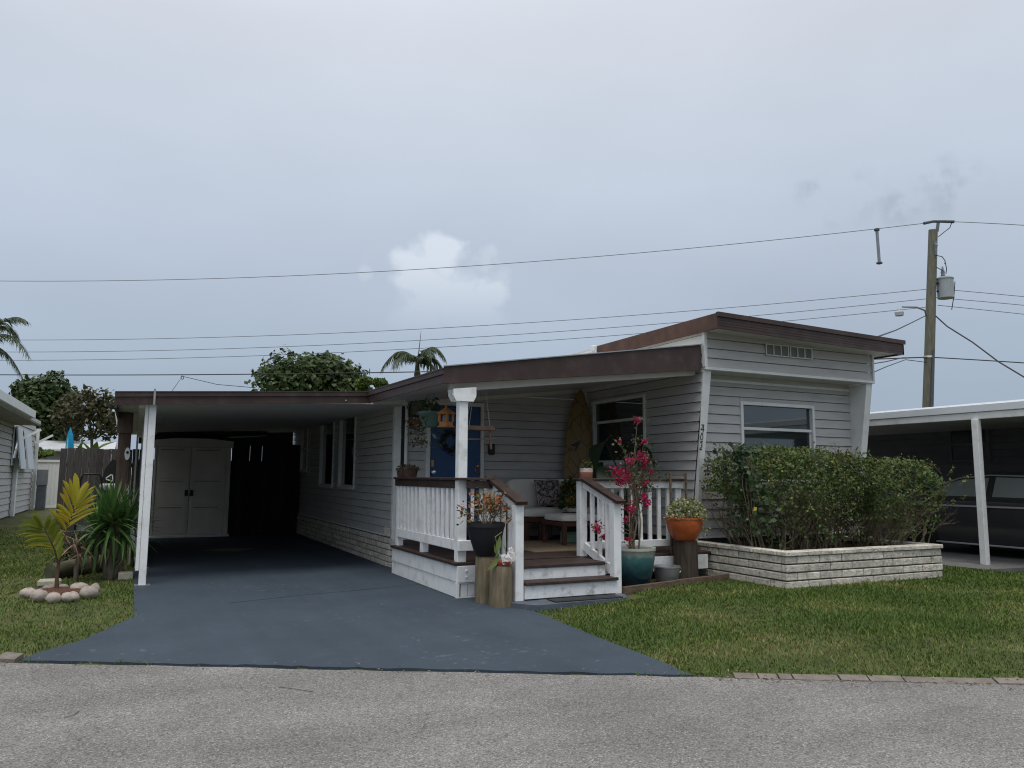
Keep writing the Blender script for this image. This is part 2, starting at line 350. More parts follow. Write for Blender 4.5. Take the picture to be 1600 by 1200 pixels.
def asphalt():
    m = bpy.data.materials.new('worn_asphalt'); m.use_nodes = True; n = m.node_tree; lk = n.links.new; b = n.nodes['Principled BSDF']
    g = n.nodes.new('ShaderNodeNewGeometry')
    vo = n.nodes.new('ShaderNodeTexVoronoi'); vo.inputs['Scale'].default_value = 120; lk(g.outputs['Position'], vo.inputs['Vector'])
    cr = n.nodes.new('ShaderNodeValToRGB'); e = cr.color_ramp
    e.elements[0].position = 0; e.elements[0].color = (.11, .105, .10, 1); e.elements[1].position = 1; e.elements[1].color = (.40, .385, .365, 1)
    for p, c in ((.25, .185), (.6, .225), (.88, .27)):
        q = e.elements.new(p); q.color = (c*1.03, c*.985, c*.94, 1)
    sp = n.nodes.new('ShaderNodeSeparateColor'); lk(vo.outputs['Color'], sp.inputs[0]); lk(sp.outputs[0], cr.inputs[0])
    # binder between the stones
    dk = n.nodes.new('ShaderNodeMapRange'); dk.inputs['From Min'].default_value = .35; dk.inputs['From Max'].default_value = .75; dk.inputs['To Min'].default_value = 1; dk.inputs['To Max'].default_value = .78
    lk(vo.outputs['Distance'], dk.inputs['Value'])
    big = n.nodes.new('ShaderNodeTexNoise'); big.inputs['Scale'].default_value = .9; big.inputs['Detail'].default_value = 7; big.inputs['Roughness'].default_value = .6; lk(g.outputs['Position'], big.inputs['Vector'])
    br = n.nodes.new('ShaderNodeMapRange'); br.inputs['From Min'].default_value = .3; br.inputs['From Max'].default_value = .7; br.inputs['To Min'].default_value = .80; br.inputs['To Max'].default_value = 1.16; lk(big.outputs['Fac'], br.inputs['Value'])
    spn = n.nodes.new('ShaderNodeTexNoise'); spn.inputs['Scale'].default_value = 6; spn.inputs['Detail'].default_value = 3; lk(g.outputs['Position'], spn.inputs['Vector'])
    spr = n.nodes.new('ShaderNodeMapRange'); spr.inputs['From Min'].default_value = .72; spr.inputs['From Max'].default_value = .77; spr.inputs['To Min'].default_value = 1; spr.inputs['To Max'].default_value = .55; lk(spn.outputs['Fac'], spr.inputs['Value'])
    mu = n.nodes.new('ShaderNodeMath'); mu.operation = 'MULTIPLY'; lk(dk.outputs[0], mu.inputs[0]); lk(br.outputs[0], mu.inputs[1])
    mu2 = n.nodes.new('ShaderNodeMath'); mu2.operation = 'MULTIPLY'; lk(mu.outputs[0], mu2.inputs[0]); lk(spr.outputs[0], mu2.inputs[1])
    wv = n.nodes.new('ShaderNodeTexNoise'); wv.inputs['Scale'].default_value = 1; wv.inputs['Detail'].default_value = 6; wm = n.nodes.new('ShaderNodeMapping'); wm.inputs['Rotation'].default_value = (0, 0, -math.atan2(rdir[1], rdir[0])); wm.inputs['Scale'].default_value = (.12, 1.5, 1); lk(g.outputs['Position'], wm.inputs[0]); lk(wm.outputs[0], wv.inputs['Vector'])
    wr_ = n.nodes.new('ShaderNodeMapRange'); wr_.inputs['From Min'].default_value = .3; wr_.inputs['From Max'].default_value = .7; wr_.inputs['To Min'].default_value = .84; wr_.inputs['To Max'].default_value = 1.15; lk(wv.outputs['Fac'], wr_.inputs['Value'])
    cn = n.nodes.new('ShaderNodeTexNoise'); cn.inputs['Scale'].default_value = 3; cn.inputs['Detail'].default_value = 8; lk(g.outputs['Position'], cn.inputs['Vector']); cv = n.nodes.new('ShaderNodeVectorMath'); cv.operation = 'MULTIPLY_ADD'; lk(cn.outputs['Color'], cv.inputs[0]); cv.inputs[1].default_value = (.5, .5, .5); lk(g.outputs['Position'], cv.inputs[2])
    ck = n.nodes.new('ShaderNodeTexVoronoi'); ck.feature = 'DISTANCE_TO_EDGE'; ck.inputs['Scale'].default_value = .42; lk(cv.outputs[0], ck.inputs['Vector']); ckr = n.nodes.new('ShaderNodeMapRange'); ckr.inputs['From Min'].default_value = .001; ckr.inputs['From Max'].default_value = .006; ckr.inputs['To Min'].default_value = .86; ckr.inputs['To Max'].default_value = 1; lk(ck.outputs[0], ckr.inputs['Value'])
    m3 = n.nodes.new('ShaderNodeMath'); m3.operation = 'MULTIPLY'; lk(mu2.outputs[0], m3.inputs[0]); lk(wr_.outputs[0], m3.inputs[1]); m4 = n.nodes.new('ShaderNodeMath'); m4.operation = 'MULTIPLY'; lk(m3.outputs[0], m4.inputs[0]); lk(ckr.outputs[0], m4.inputs[1])
    sc = n.nodes.new('ShaderNodeVectorMath'); sc.operation = 'SCALE'; lk(cr.outputs[0], sc.inputs[0]); lk(m4.outputs[0], sc.inputs['Scale']); lk(sc.outputs[0], b.inputs['Base Color'])
    b.inputs['Roughness'].default_value = .9; b.inputs['Specular IOR Level'].default_value = .12
    bp = n.nodes.new('ShaderNodeBump'); bp.inputs['Strength'].default_value = .7; bp.inputs['Distance'].default_value = .006; bp.invert = True; lk(vo.outputs['Distance'], bp.inputs['Height']); lk(bp.outputs[0], b.inputs['Normal'])
    return m
def along(t, d): return tuple(road_a+rdir*t+rnorm*d)
mb = MB(); p = [along(-60, -9), along(60, -9), along(60, 0), along(-60, 0)]
# ragged near edge along the lots
N = 480; edge = [along(-60+120*i/N, 0) for i in range(N+1)]
top = [(x+random.uniform(-.012, .012), y+random.uniform(-.018, .018), 0) for x, y in edge]
far_ = [along(-60+120*i/N, -9) for i in range(N+1)]
for i in range(N):
    mb.quad((*far_[i], 0), (*far_[i+1], 0), top[i+1], top[i]); mb.quad(top[i], top[i+1], (top[i+1][0], top[i+1][1], -.05), (top[i][0], top[i][1], -.05))
struct(mb.build('road', asphalt()))

def driveway_material():
    """painted concrete: blotches, wear along the wheel tracks, scuffs and pale scuffed specks"""
    m = mat('slate_blue_drive_paint', (.050, .066, .085), .72, .10, 1.1, spec=.12, bump=.2, bscale=130, dirt=((.068, .079, .098), .35, 2.0)); n = m.node_tree; lk = n.links.new; b = n.nodes['Principled BSDF']
    src = b.inputs['Base Color'].links[0].from_socket; g = n.nodes.new('ShaderNodeNewGeometry'); mp_ = n.nodes.new('ShaderNodeMapping'); mp_.inputs['Scale'].default_value = (2.6, .22, 1); lk(g.outputs['Position'], mp_.inputs[0])
    n1 = n.nodes.new('ShaderNodeTexNoise'); n1.inputs['Scale'].default_value = 1.0; n1.inputs['Detail'].default_value = 9; n1.inputs['Roughness'].default_value = .62; lk(mp_.outputs[0], n1.inputs['Vector'])
    r1 = n.nodes.new('ShaderNodeMapRange'); r1.inputs['From Min'].default_value = .35; r1.inputs['From Max'].default_value = .7; r1.inputs['To Min'].default_value = .93; r1.inputs['To Max'].default_value = 1.08; lk(n1.outputs['Fac'], r1.inputs['Value'])
    sc = n.nodes.new('ShaderNodeVectorMath'); sc.operation = 'SCALE'; lk(src, sc.inputs[0]); lk(r1.outputs[0], sc.inputs['Scale'])
    n2 = n.nodes.new('ShaderNodeTexNoise'); n2.inputs['Scale'].default_value = 11; n2.inputs['Detail'].default_value = 6; n2.inputs['Roughness'].default_value = .7; lk(g.outputs['Position'], n2.inputs['Vector'])
    n3 = n.nodes.new('ShaderNodeTexNoise'); n3.inputs['Scale'].default_value = .55; lk(g.outputs['Position'], n3.inputs['Vector'])
    ad = n.nodes.new('ShaderNodeMath'); ad.operation = 'MULTIPLY_ADD'; lk(n3.outputs['Fac'], ad.inputs[0]); ad.inputs[1].default_value = .35; lk(n2.outputs['Fac'], ad.inputs[2])
    r2 = n.nodes.new('ShaderNodeMapRange'); r2.inputs['From Min'].default_value = .80; r2.inputs['From Max'].default_value = .92; r2.inputs['To Max'].default_value = .55; lk(ad.outputs[0], r2.inputs['Value'])
    mx = n.nodes.new('ShaderNodeMix'); mx.data_type = 'RGBA'; lk(r2.outputs[0], mx.inputs['Factor']); lk(sc.outputs[0], mx.inputs['A']); mx.inputs['B'].default_value = (.17, .18, .19, 1); lk(mx.outputs['Result'], b.inputs['Base Color'])
    return m
def offset_poly(L_, R_, z): return [(x, y, z) for x, y in L_]+[(x, y, z) for x, y in R_[::-1]]
mb = MB(); poly = [(x, y) for x, y in DRIVE_L][::-1]+[(x, y) for x, y in DRIVE_R]
# front lip follows the road edge with a ragged break
lip = []
a0, a1 = np.array(DRIVE_L[0]), np.array(DRIVE_R[0])
for i in range(1, 60): 
    q = a0+(a1-a0)*i/60; lip.append((q[0]+random.uniform(-.01, .01), q[1]+.02+random.uniform(-.018, .022)))
off = rnorm*.30
def shift_in(q, side): return (q[0]+off[0], q[1]+off[1])
lipL, lipR = tuple(DRIVE_L[0]), tuple(DRIVE_R[0]); lipz = [lipL]+lip+[lipR]
inn = []
aL, aR = np.array(DRIVE_L[0])+(np.array(DRIVE_L[1])-np.array(DRIVE_L[0]))*.3, np.array(DRIVE_R[0])+(np.array(DRIVE_R[1])-np.array(DRIVE_R[0]))*.3
for i in range(len(lipz)): inn.append(tuple(aL+(aR-aL)*i/(len(lipz)-1)))
for i in range(len(lipz)-1): mb.quad((*lipz[i], .003), (*lipz[i+1], .003), (*inn[i+1], .018), (*inn[i], .018)); mb.quad((*lipz[i], -.05), (*lipz[i+1], -.05), (*lipz[i+1], .003), (*lipz[i], .003))
poly = [tuple(q) for q in DRIVE_L[:0:-1]]+inn+[tuple(q) for q in DRIVE_R[1:]]
mb.prism(poly, 'z', -.06, .018)
drive = struct(mb.build('driveway', driveway_material()))
# crack line across the driveway, a saw joint that opened
mb = MB(); pts = [GZ(360, 942, .0195), GZ(470, 930, .0195), GZ(560, 922, .0195), GZ(655, 913, .0195)]
for a, b in zip(pts[:-1], pts[1:]):
    d = b-a
    for k in range(6):
        u, w = a+d*k/6, a+d*(k+1)/6; wd = .006+.008*random.random()
        mb.quad(u+[0, -wd, 0], w+[0, -wd, 0], w+[0, wd, 0], u+[0, wd, 0])
mb.build('joint', mat('open_joint', (.02, .023, .028), .9), drive)
mb = MB()
c = GZ(358, 859, .0196)
mb.add([c+[.42*math.cos(t)*(1+.25*math.sin(3*t)), .28*math.sin(t)*(1+.2*math.sin(4*t+1)), 0] for t in np.linspace(0, 6.28, 22)[:-1]], [tuple(range(21))])
mb.build('sand_patch', mat('sandy_stain', (.17, .15, .11), .95, .4, 30), drive)
# slab in front of the steps
mb = MB(); s_ = [GZ(803, 952, .0), GZ(845, 964, 0), GZ(975, 938, 0)]
mb.prism([(3.62, 7.66), (3.86, 7.33), (5.05, 7.40), (5.30, 7.95), (3.62, 7.95)], 'z', -.03, .062)
struct(mb.build('step_pad', mat('slate_pad_paint', (.085, .10, .125), .7, .15, 4, dirt=((.2, .2, .19), .6, 5))))
# neighbour's concrete
mb = MB(); mb.prism([(11.45, 7.45), (18, 6.9), (18, 20), (11.45, 20)], 'z', -.03, .07)
struct(mb.build('neighbour_driveway', mat('dark_stained_concrete', (.15, .15, .145), .9, .2, 4, bump=.2, bscale=60)))

# kerb: tilted blocks along the right lawn
kerb = struct(bpy.data.objects.new('kerb', None)); COL.objects.link(kerb)
t0 = float((rd(GZ(1143, 1055))-road_a)@rdir); t = t0; 
lens = [.17, .14, .10, .32, .20, .24, .62, .34, .6, .6, .6, .6]
for i, ln in enumerate(lens):
    mb = MB(); g = .006
    q = [along(t+g, -.02), along(t+ln-g, -.02), along(t+ln-g, .055), along(t+g, .055)]; zz = .012+random.uniform(-.004, .004)
    mb.hexa([(*c, -.04) for c in q]+[(q[0][0], q[0][1], zz-.006), (q[1][0], q[1][1], zz-.008), (*q[2], zz+.012), (*q[3], zz+.012)])
    mb.build('kerb_block', mat('kerb_stone', (.19, .165, .14), .9, .25, 9, bump=.6, bscale=60, dirt=((.14, .12, .10), .6, 8), island=.1), kerb); t += ln
# broken edging at the left corner
t = float((rd(GZ(2, 1036))-road_a)@rdir)-.9
for ln in (.5, .33, .19):
    mb = MB(); mb.hexa([(*along(t, .0), -.03), (*along(t+ln-.03, .0), -.03), (*along(t+ln-.04, .12), -.03), (*along(t, .12), -.03), (*along(t, .0), .03), (*along(t+ln-.03, .0), .025), (*along(t+ln-.04, .11), .045), (*along(t, .12), .05)])
    mb.build('kerb_block', MATS['kerb_stone'], kerb); t += ln

# ------------------------------------------------------------------ mobile home
XL, XR = 7.09, 10.47            # main body
YF, YB = 8.81, 8.44             # recessed lower front wall, overhanging upper front
XA, YA = 3.60, 11.58            # side addition: carport-side wall and its corner
YDW = 11.61                     # wall with the blue door
YEND = 20.4
home = thing('mobile_home', 'grey vinyl sided mobile home with brown flat roof and house number 403', 'house', (7.09, 11.6, 0))
def lap(parent, axis, face, out, a0, a1, z0, z1, pitch, holes=(), m=None):
    """lapped siding on the plane axis=face; a0,a1 are numbers or functions of z; every board is a piece"""
    f0 = a0 if callable(a0) else (lambda z: a0); f1 = a1 if callable(a1) else (lambda z: a1)
    z = z0
    while z < z1-.02:
        zt = min(z+pitch, z1); zc = (z+zt)/2
        cuts = sorted([(h[0], h[1]) for h in holes if h[2] < zt-.01 and h[3] > z+.01])
        for h in holes:
            for za, zb in (((h[3], zt-.009),) if z+.01 < h[3] < zt-.02 else ())+(((z, h[2]),) if z+.01 < h[2] < zt-.01 else ()):
                mb = MB(); d0, d1 = sorted((face-out*.012, face+out*.012))
                if axis == 'x': mb.box(d0, d1, h[0], h[1], za, zb)
                else: mb.box(h[0], h[1], d0, d1, za, zb)
                mb.build('siding_board', m or m_siding, parent)
        segs = []; cur = None; s0 = None
        for h in cuts: segs.append((s0, h[0])); s0 = h[1]
        segs.append((s0, None))
        for lo, hi in segs:
            b0, b1 = (f0(z) if lo is None else lo), (f1(z) if hi is None else hi)
            t0_, t1_ = (f0(zt) if lo is None else lo), (f1(zt) if hi is None else hi)
            if b1-b0 < .03: continue
            t0_ = min(t0_, t1_-.02)
            pr, pt = out*.021, out*.002; mb = MB()
            def P(a, d, zz): return (face+d, a, zz) if axis == 'x' else (a, face+d, zz)
            k = out*-.012
            pts = [P(b0, k, z), P(b1, k, z), P(b1, pr, z), P(b0, pr, z), P(t0_, k, zt-.007), P(t1_, k, zt-.007), P(t1_, pt, zt-.008), P(t0_, pt, zt-.008)]
            mb.hexa(pts); mb.build('siding_board', m or m_siding, parent)
        z += pitch
def window(parent, axis, face, out, a0, a1, z0, z1, rail=.5, w=.05, label=None, curtain=False):
    def bx(mb, aa, ab, d0, d1, za, zb, c=.004):
        lo, hi = sorted((face+out*d0, face+out*d1))
        if axis == 'x': mb.box(lo, hi, aa, ab, za, zb, c)
        else: mb.box(aa, ab, lo, hi, za, zb, c)
    mb = MB(); bx(mb, a0, a0+w, -.05, .035, z0, z1); bx(mb, a1-w, a1, -.05, .035, z0, z1)
    bx(mb, a0+w, a1-w, -.05, .034, z1-w, z1); bx(mb, a0+w, a1-w, -.05, .045, z0, z0+w)
    wn_ = mb.build('window', m_trim, parent)
    zr = z0+(z1-z0)*rail
    mb = MB(); bx(mb, a0+w+.002, a1-w-.002, -.045, .012, zr-.022, zr+.022); mb.build('sash_rail', m_trim, wn_)
    mb = MB(); bx(mb, a0+w+.001, a1-w-.001, -.045, -.03, zr+.02, z1-w-.001, 0); mb.build('pane', m_glass, wn_)
    mb = MB(); bx(mb, a0+w+.001, a1-w-.001, -.048, -.015, z0+w+.001, z0+w+.03); bx(mb, a0+w+.001, a0+w+.026, -.048, -.015, z0+w+.03, zr-.022); bx(mb, a1-w-.026, a1-w-.001, -.048, -.015, z0+w+.03, zr-.022); mb.build('sash', m_trim, wn_)
    mb = MB(); bx(mb, a0+w+.026, a1-w-.026, -.046, -.028, z0+w+.03, zr-.02, 0); mb.build('pane', m_glass, wn_)
    return wn_
# wall cores, hidden behind the boards
mb = MB(); mb.box(XL+.05, XR-.05, YF+.05, YEND, .45, 3.05); mb.box(XL+.045, XR-.045, YB+.05, 12.6, 3.0, 3.42)
mb.build('wall_core', mat('sheathing', (.10, .10, .10), .9), home)
mb = MB(); mb.box(XA+.05, XL+.048, YDW+.05, YEND+.01, .3, 2.62); mb.build('wall_core', MATS['sheathing'], home)
def fin_y(z): return 8.44+(3.0-z)/2.4*.36
# front, lower and upper
q0, q1 = GY(1155, 627, YF), GY(1270, 634, YF)
fw = (q0[0], q1[0], 1.30, q0[2])
lap(home, 'y', YF, -1, XL+.10, XR-.10, .55, 2.84, .137, [fw])
window(home, 'y', YF, -1, *fw, rail=.675)
lap(home, 'y', YB, -1, XL+.03, XR-.03, 2.945, 3.50, .137, [])
# carport-side addition wall and the wall with the door
w1 = (15.70, 16.98, 1.15, 2.545); w2 = (13.98, 15.22, 1.15, 2.545); w3 = (18.4, 19.2, 1.47, 2.58)
lap(home, 'x', XA, -1, YA+.09, YEND, .475, 2.585, .128, [w1, w2, w3])
for w in (w1, w2): 
    wd = window(home, 'x', XA, -1, *w, rail=.015)
window(home, 'x', XA, -1, *w3, rail=.5)
dl, dr_ = 4.10, 5.10; dz0, dz1 = .42, 2.60
lap(home, 'y', YDW, -1, lambda z: max(XA+.16, 3.19+(z-2.53)/.118), XL-.02, .42, 2.96, .137, [(dl, dr_, 0, dz1)])
# side wall of the main body, porch side, front end cut by the leaning fin
sw = (9.84, 11.40, 1.60, 2.70)
lap(home, 'x', XL, -1, lambda z: fin_y(min(z, 3.0))+.02, YDW-.004, .55, 3.0, .137, [sw])
window(home, 'x', XL, -1, *sw, rail=.66)
lap(home, 'x', XL, -1, YB+.03, 12.55, 3.0, 3.47, .137, [], m=mat('siding_painted_sunlit', (.62, .61, .56), .5, .05, 3, dirt=((.4, .38, .33), .3, 2)))  # same siding, mixed paler to paint in the light on these boards
# leaning fins that carry the overhang
for x0, x1 in ((XL-.004, XL+.125), (XR-.125, XR+.004)):
    mb = MB(); zb, zt = .50, 2.905
    mb.hexa([(x0, fin_y(zb), zb), (x1, fin_y(zb), zb), (x1, YF+.06, zb), (x0, YF-.13 if x0 < 8 else YF+.06, zb), (x0, fin_y(zt), zt), (x1, fin_y(zt), zt), (x1, YF+.06, zt), (x0, YF-.30 if x0 < 8 else YF+.06, zt)])
    fin = mb.build('fin', m_trim, home)
    if x0 < 8:
        # house number, read downwards: bars and the digits 4 0 3
        ink = mat('black_number_paint', (.008, .008, .008), .6, .1, 9)
        def on_fin(px, py):
            r = ray(px, py); # meet the sloped front of the fin: y = fin_y(z)
            k = .36/2.4; tt = (8.44+(3.0-CAM_H)*k)/(r[1]+k*r[2]); return CV+r*tt
        tilt = math.atan(.36/2.4)
        def glyph(ch, px, py, hpx, wf):
            cu = bpy.data.curves.new('digit', 'FONT'); cu.body = ch; cu.size = 1; cu.extrude = 0; cu.align_x = 'CENTER'
            tmp = bpy.data.objects.new('digit_tmp', cu); COL.objects.link(tmp); bpy.context.view_layer.update()
            me = bpy.data.meshes.new_from_object(tmp.evaluated_get(bpy.context.evaluated_depsgraph_get())); bpy.data.objects.remove(tmp)
            co = np.array([v.co[:] for v in me.vertices]); lo, hi = co.min(0), co.max(0); ctr = (lo+hi)/2; dd = np.linalg.norm(on_fin(px, py)-CV)
            H = hpx*dd/F_PX*.97; sc = H/(hi[1]-lo[1]); o3 = on_fin(px, py)
            up = np.array((0, -math.sin(tilt), math.cos(tilt))); nrm = np.array((0, -math.cos(tilt), -math.sin(tilt)))
            # the fin leans forward going up
            for v, c0 in zip(me.vertices, co): v.co = tuple(o3+np.array((1, 0, 0))*(c0[0]-ctr[0])*sc*wf+up*(c0[1]-ctr[1])*sc+nrm*.004)
            me.name = 'number_digit'; link('number_digit', me, ink, fin)
        def nbar(px, py, wpx, hpx):
            o3 = on_fin(px, py); k = np.linalg.norm(o3-CV)/F_PX; up = np.array((0, -math.sin(tilt), math.cos(tilt))); nrm = np.array((0, -math.cos(tilt), -math.sin(tilt))); ex = np.array((1, 0, 0))
            w_, h_ = wpx*k/2, hpx*k/2
            MB().quad(o3-ex*w_-up*h_+nrm*.004, o3+ex*w_-up*h_+nrm*.004, o3+ex*w_+up*h_+nrm*.004, o3-ex*w_+up*h_+nrm*.004).build('number_bar', ink, fin)
        nbar(1098, 664, 5.2, 1.6); glyph('4', 1097.4, 670, 11, 1.0); nbar(1096.8, 676.8, 4.6, 1.4); glyph('0', 1096.3, 682.8, 9.5, 1.0); nbar(1096, 689.4, 4.8, 1.5); glyph('3', 1095.3, 695.8, 10, 1.0); nbar(1094.4, 702.4, 5.2, 1.6)
# white trim lines
mb = MB(); mb.box(XL-.012, XR+.012, YB-.035, YB+.02, 2.905, 2.945, .004); mb.build('drip_trim', m_trim, home)
mb = MB(); mb.box(XL+.126, XR-.126, YF-.03, YF+.02, 2.80, 2.84, .003); mb.build('drip_trim', m_trim, home)
mb = MB(); mb.box(XL+.126, XR-.126, YB+.021, YF+.05, 2.906, 2.93); mb.build('soffit', m_ceiling, home)
for x in (XL, XR):
    mb = MB(); mb.box(x-.02, x+.03 if x < 8 else x+.02, YB-.03, YB+.03, 2.946, 3.50, .004); mb.build('corner_trim', m_trim, home)
mb = MB(); mb.box(XA-.025, XA+.085, YA-.01, YA+.085, .30, 2.60, .004); mb.build('corner_trim', m_trim, home)
mb = MB(); mb.tube([(3.765, YDW-.05, .43), (3.765, YDW-.05, 2.60)], .028, 10); mb.build('downpipe', m_trim, home, smooth=True)
mb = MB(); mb.box(XL-.05, XL-.018, YDW-.045, YDW-.018, .42, 3.05, .003); mb.build('corner_trim', m_trim, home)
mb = MB(); mb.box(XA-.035, XA-.019, YA+.1, YEND, 2.54, 2.60); mb.build('frieze_trim', m_siding, home)
mb = MB(); mb.box(XA-.03, XA-.018, YA+.1, YEND, .463, .486); mb.build('starter_trim', m_trim, home)
mb = MB(); mb.box(XL+.13, XR-.13, YF-.03, YF-.01, .55, .572); mb.build('starter_trim', m_trim, home)
# louvre vents under the front eave
va, vb = GY(1193, 536, YB), GY(1268, 563, YB)
vw = (vb[0]-va[0])/2
for k in range(2):
    x0 = va[0]+k*vw+.01; x1 = x0+vw-.025; z0, z1 = 3.19, 3.365
    mb = MB(); mb.box(x0, x1, YB-.024, YB-.019, z0, z1); vent = mb.build('vent', mat('vent_screen', (.17, .18, .165), .8, .2, 60), home)
    mb = MB()
    for j in range(4): xx = x0+(x1-x0-.016)*j/3; mb.box(xx, xx+.016, YB-.04, YB-.0245, z0, z1, .003)
    mb.box(x0+.016, x1-.016, YB-.04, YB-.0245, z0, z0+.014, .002); mb.box(x0+.016, x1-.016, YB-.04, YB-.0245, z1-.014, z1, .002)
    mb.build('vent_bar', m_trim, vent)
mb = MB(); mb.box(XL+.03, XR-.03, YF+.02, YEND, -.02, .56); mb.build('underskirt', m_mortar, home)
mb = MB(); mb.box(XL+.126, XR-.126, YF-.012, YF+.049, 2.84, 2.906); mb.build('soffit', m_siding, home)
# raised front roof: slab, two-step fascia
RL, RR, RYF, RYB = 7.02, 10.73, 8.05, 11.1
def rz(x): return 3.645-(x-RL)*.024
mb = MB(); e = .03
mb.hexa([(RL+e, RYF+e, rz(RL)-.20), (RR-e, RYF+e, rz(RR)-.20), (RR-e, 12.6, rz(RR)-.20), (RL+e, 12.6, rz(RL)-.20), (RL+e, RYF+e, rz(RL)-.012), (RR-e, RYF+e, rz(RR)-.012), (RR-e, 12.6, rz(RR)-.012), (RL+e, 12.6, rz(RL)-.012)])
roof = mb.build('roof', m_ceiling, home)
def fas(mb, p, q, nrm, t, b, th):
    p, q, n_ = np.array(p, float), np.array(q, float), np.array(nrm, float); up = np.array((0, 0, 1.0))
    mb.hexa([p-up*b, q-up*b, q-up*b-n_*th, p-up*b-n_*th, p-up*t, q-up*t, q-up*t-n_*th, p-up*t-n_*th])
mb = MB(); A, Bp, Cp = (RL, RYF, rz(RL)), (RR, RYF, rz(RR)), (RR, 12.6, rz(RR)); Dp = (RL, RYB, rz(RL))
fas(mb, A, Bp, (0, -1, 0), .062, .222, .028); fas(mb, (RL-.02, RYF-.02, rz(RL)+.006), (RR+.02, RYF-.02, rz(RR)+.006), (0, -1, 0), 0, .064, .05)
for k in range(3): fas(mb, (RL+.002, RYF-.004, rz(RL)-.10-.035*k), (RR-.002, RYF-.004, rz(RR)-.10-.035*k), (0, -1, 0), 0, .006, .0035)
mb.build('fascia', m_brown, roof)
mb = MB(); fas(mb, Bp, Cp, (1, 0, 0), .062, .222, .028); fas(mb, (RR+.02, RYF+.031, rz(RR)+.006), (RR+.02, 12.6, rz(RR)+.006), (1, 0, 0), 0, .064, .05); mb.build('fascia', m_brown, roof)
mb = MB(); fas(mb, (RL, 11.15, rz(RL)), (RL, RYF+.03, rz(RL)), (-1, 0, 0), .0, .215, .028)
mb.build('fascia', mat('rusty_brown_fascia', (.085, .042, .028), .6, .3, 4, dirt=((.13, .065, .035), .6, 5)), roof)
mb = MB(); mb.box(7.0, 7.06, 11.16, 12.6, 3.44, 3.58, .004); mb.build('rear_fascia', m_trim, home)
mb = MB(); mb.box(6.96, 7.03, 11.17, 11.27, 3.56, 3.66, .01); mb.build('roof_vent', m_trim, home)
# stone skirt under the carport-side wall
def stone(parent, x0, x1, y0, y1, z0, z1):
    mb = MB(); j = lambda a: a+random.uniform(-.004, .004)
    mb.box(j(x0), x1, y0, y1, z0, z1, .008); return mb.build('stone_brick', m_brick, parent)
sk = MB(); sk.box(XA-.005, XA+.15, YA+.02, YEND, -.02, .455); skirt = sk.build('skirt', m_mortar, home)
ch = .0905
for c_ in range(5):
    y = YA+(.0 if c_ % 2 else -.12)
    first = True
    while y < YEND-.05:
        ln = random.choice((.30, .36, .40)); y1 = min(y+ln, YEND)
        yy = max(y, YA-.012)
        if y1-yy > .05: stone(skirt, XA-.05, XA+.02, yy, y1-.010, .003+c_*ch, .003+(c_+1)*ch-.012)
        y = y1
for c_ in range(5): stone(skirt, XA+.025, XA+.16, YA-.012, YA+.06, .003+c_*ch, .003+(c_+1)*ch-.012)
stone(skirt, XA-.046, XA-.03, YA+.05, YA+.33, .475, .60)
# blue door
door_m = mat('navy_door_paint', (.014, .065, .18), .4, .08, 3)
mb = MB(); mb.box(dl+.075, dr_-.06, YDW-.008, YDW+.045, dz0+.02, dz1-.07, .004); door = mb.build('door', door_m, home)
mb = MB()
for x0, x1, z0, z1 in ((dl, dl+.07, dz0, dz1), (dr_-.055, dr_, dz0, dz1), (dl+.07, dr_-.055, dz1-.065, dz1)): mb.box(x0, x1, YDW-.045, YDW+.04, z0, z1, .005)
mb.build('door_frame', m_trim, home)
mb = MB(); mb.lathe([(.012, 0), (.03, .005), (.012, .02), (.012, .045), (.034, .06), (.03, .085), (.005, .09)], n=16)
me_k = mb.build('knob', m_steel, door, smooth=True); me_k.rotation_euler = (rad(90), 0, 0); kp = GY(675, 738, YDW); me_k.location = (kp[0], YDW-.008, kp[2])
mb = MB(); mb.box(-.03, .03, -.02, 0, -.06, .06, .008); ob = mb.build('deadbolt', mat('aged_brass', (.30, .22, .12), .4, .1, 9, metal=.8), door); kp = GY(675, 724, YDW); ob.location = (kp[0], YDW-.0085, kp[2])
mb = MB(); mb.tube([(.045*math.cos(t), -.018, .055*math.sin(t)) for t in np.linspace(.6, 5.6, 14)], .010, 6); mb.box(-.02, .02, -.03, 0, .03, .07, .006)
ob = mb.build('knocker', mat('copper', (.55, .22, .09), .35, .1, 9, metal=.8), door, smooth=True); kp = GY(745, 733, YDW); ob.location = (kp[0], YDW-.0085, kp[2])
# fittings on the wall
mb = MB(); kp = GY(766, 702, YDW); mb.box(kp[0]-.05, kp[0]+.05, YDW-.09, YDW-.015, kp[2]-.09, kp[2]+.09, .012); mb.box(kp[0]-.035, kp[0]+.035, YDW-.095, YDW-.0905, kp[2]+.02, kp[2]+.06)
tag(mb.build('wall_box', m_black), 'small black box on the grey wall right of the blue door', 'letter box')
kp = GY(648, 633, YDW); lamp = thing('wall_lantern', 'square black wall lantern with frosted shade left of the blue door', 'lantern', (kp[0], YDW-.1, kp[2]-.15))
mb = MB(); mb.box(kp[0]-.13, kp[0]+.13, YDW-.045, YDW-.015, kp[2]-.19, kp[2]+.17, .006); mb.build('back_plate', m_black, lamp)
mb = MB(); mb.box(kp[0]-.10, kp[0]+.10, YDW-.17, YDW-.046, kp[2]-.16, kp[2]+.06, .01); mb.build('shade', mat('smoky_glass', (.12, .12, .105), .3, .2, 4), lamp)
mb = MB(); mb.box(kp[0]-.11, kp[0]+.11, YDW-.185, YDW-.046, kp[2]+.061, kp[2]+.09, .006); mb.build('cap', m_black, lamp)

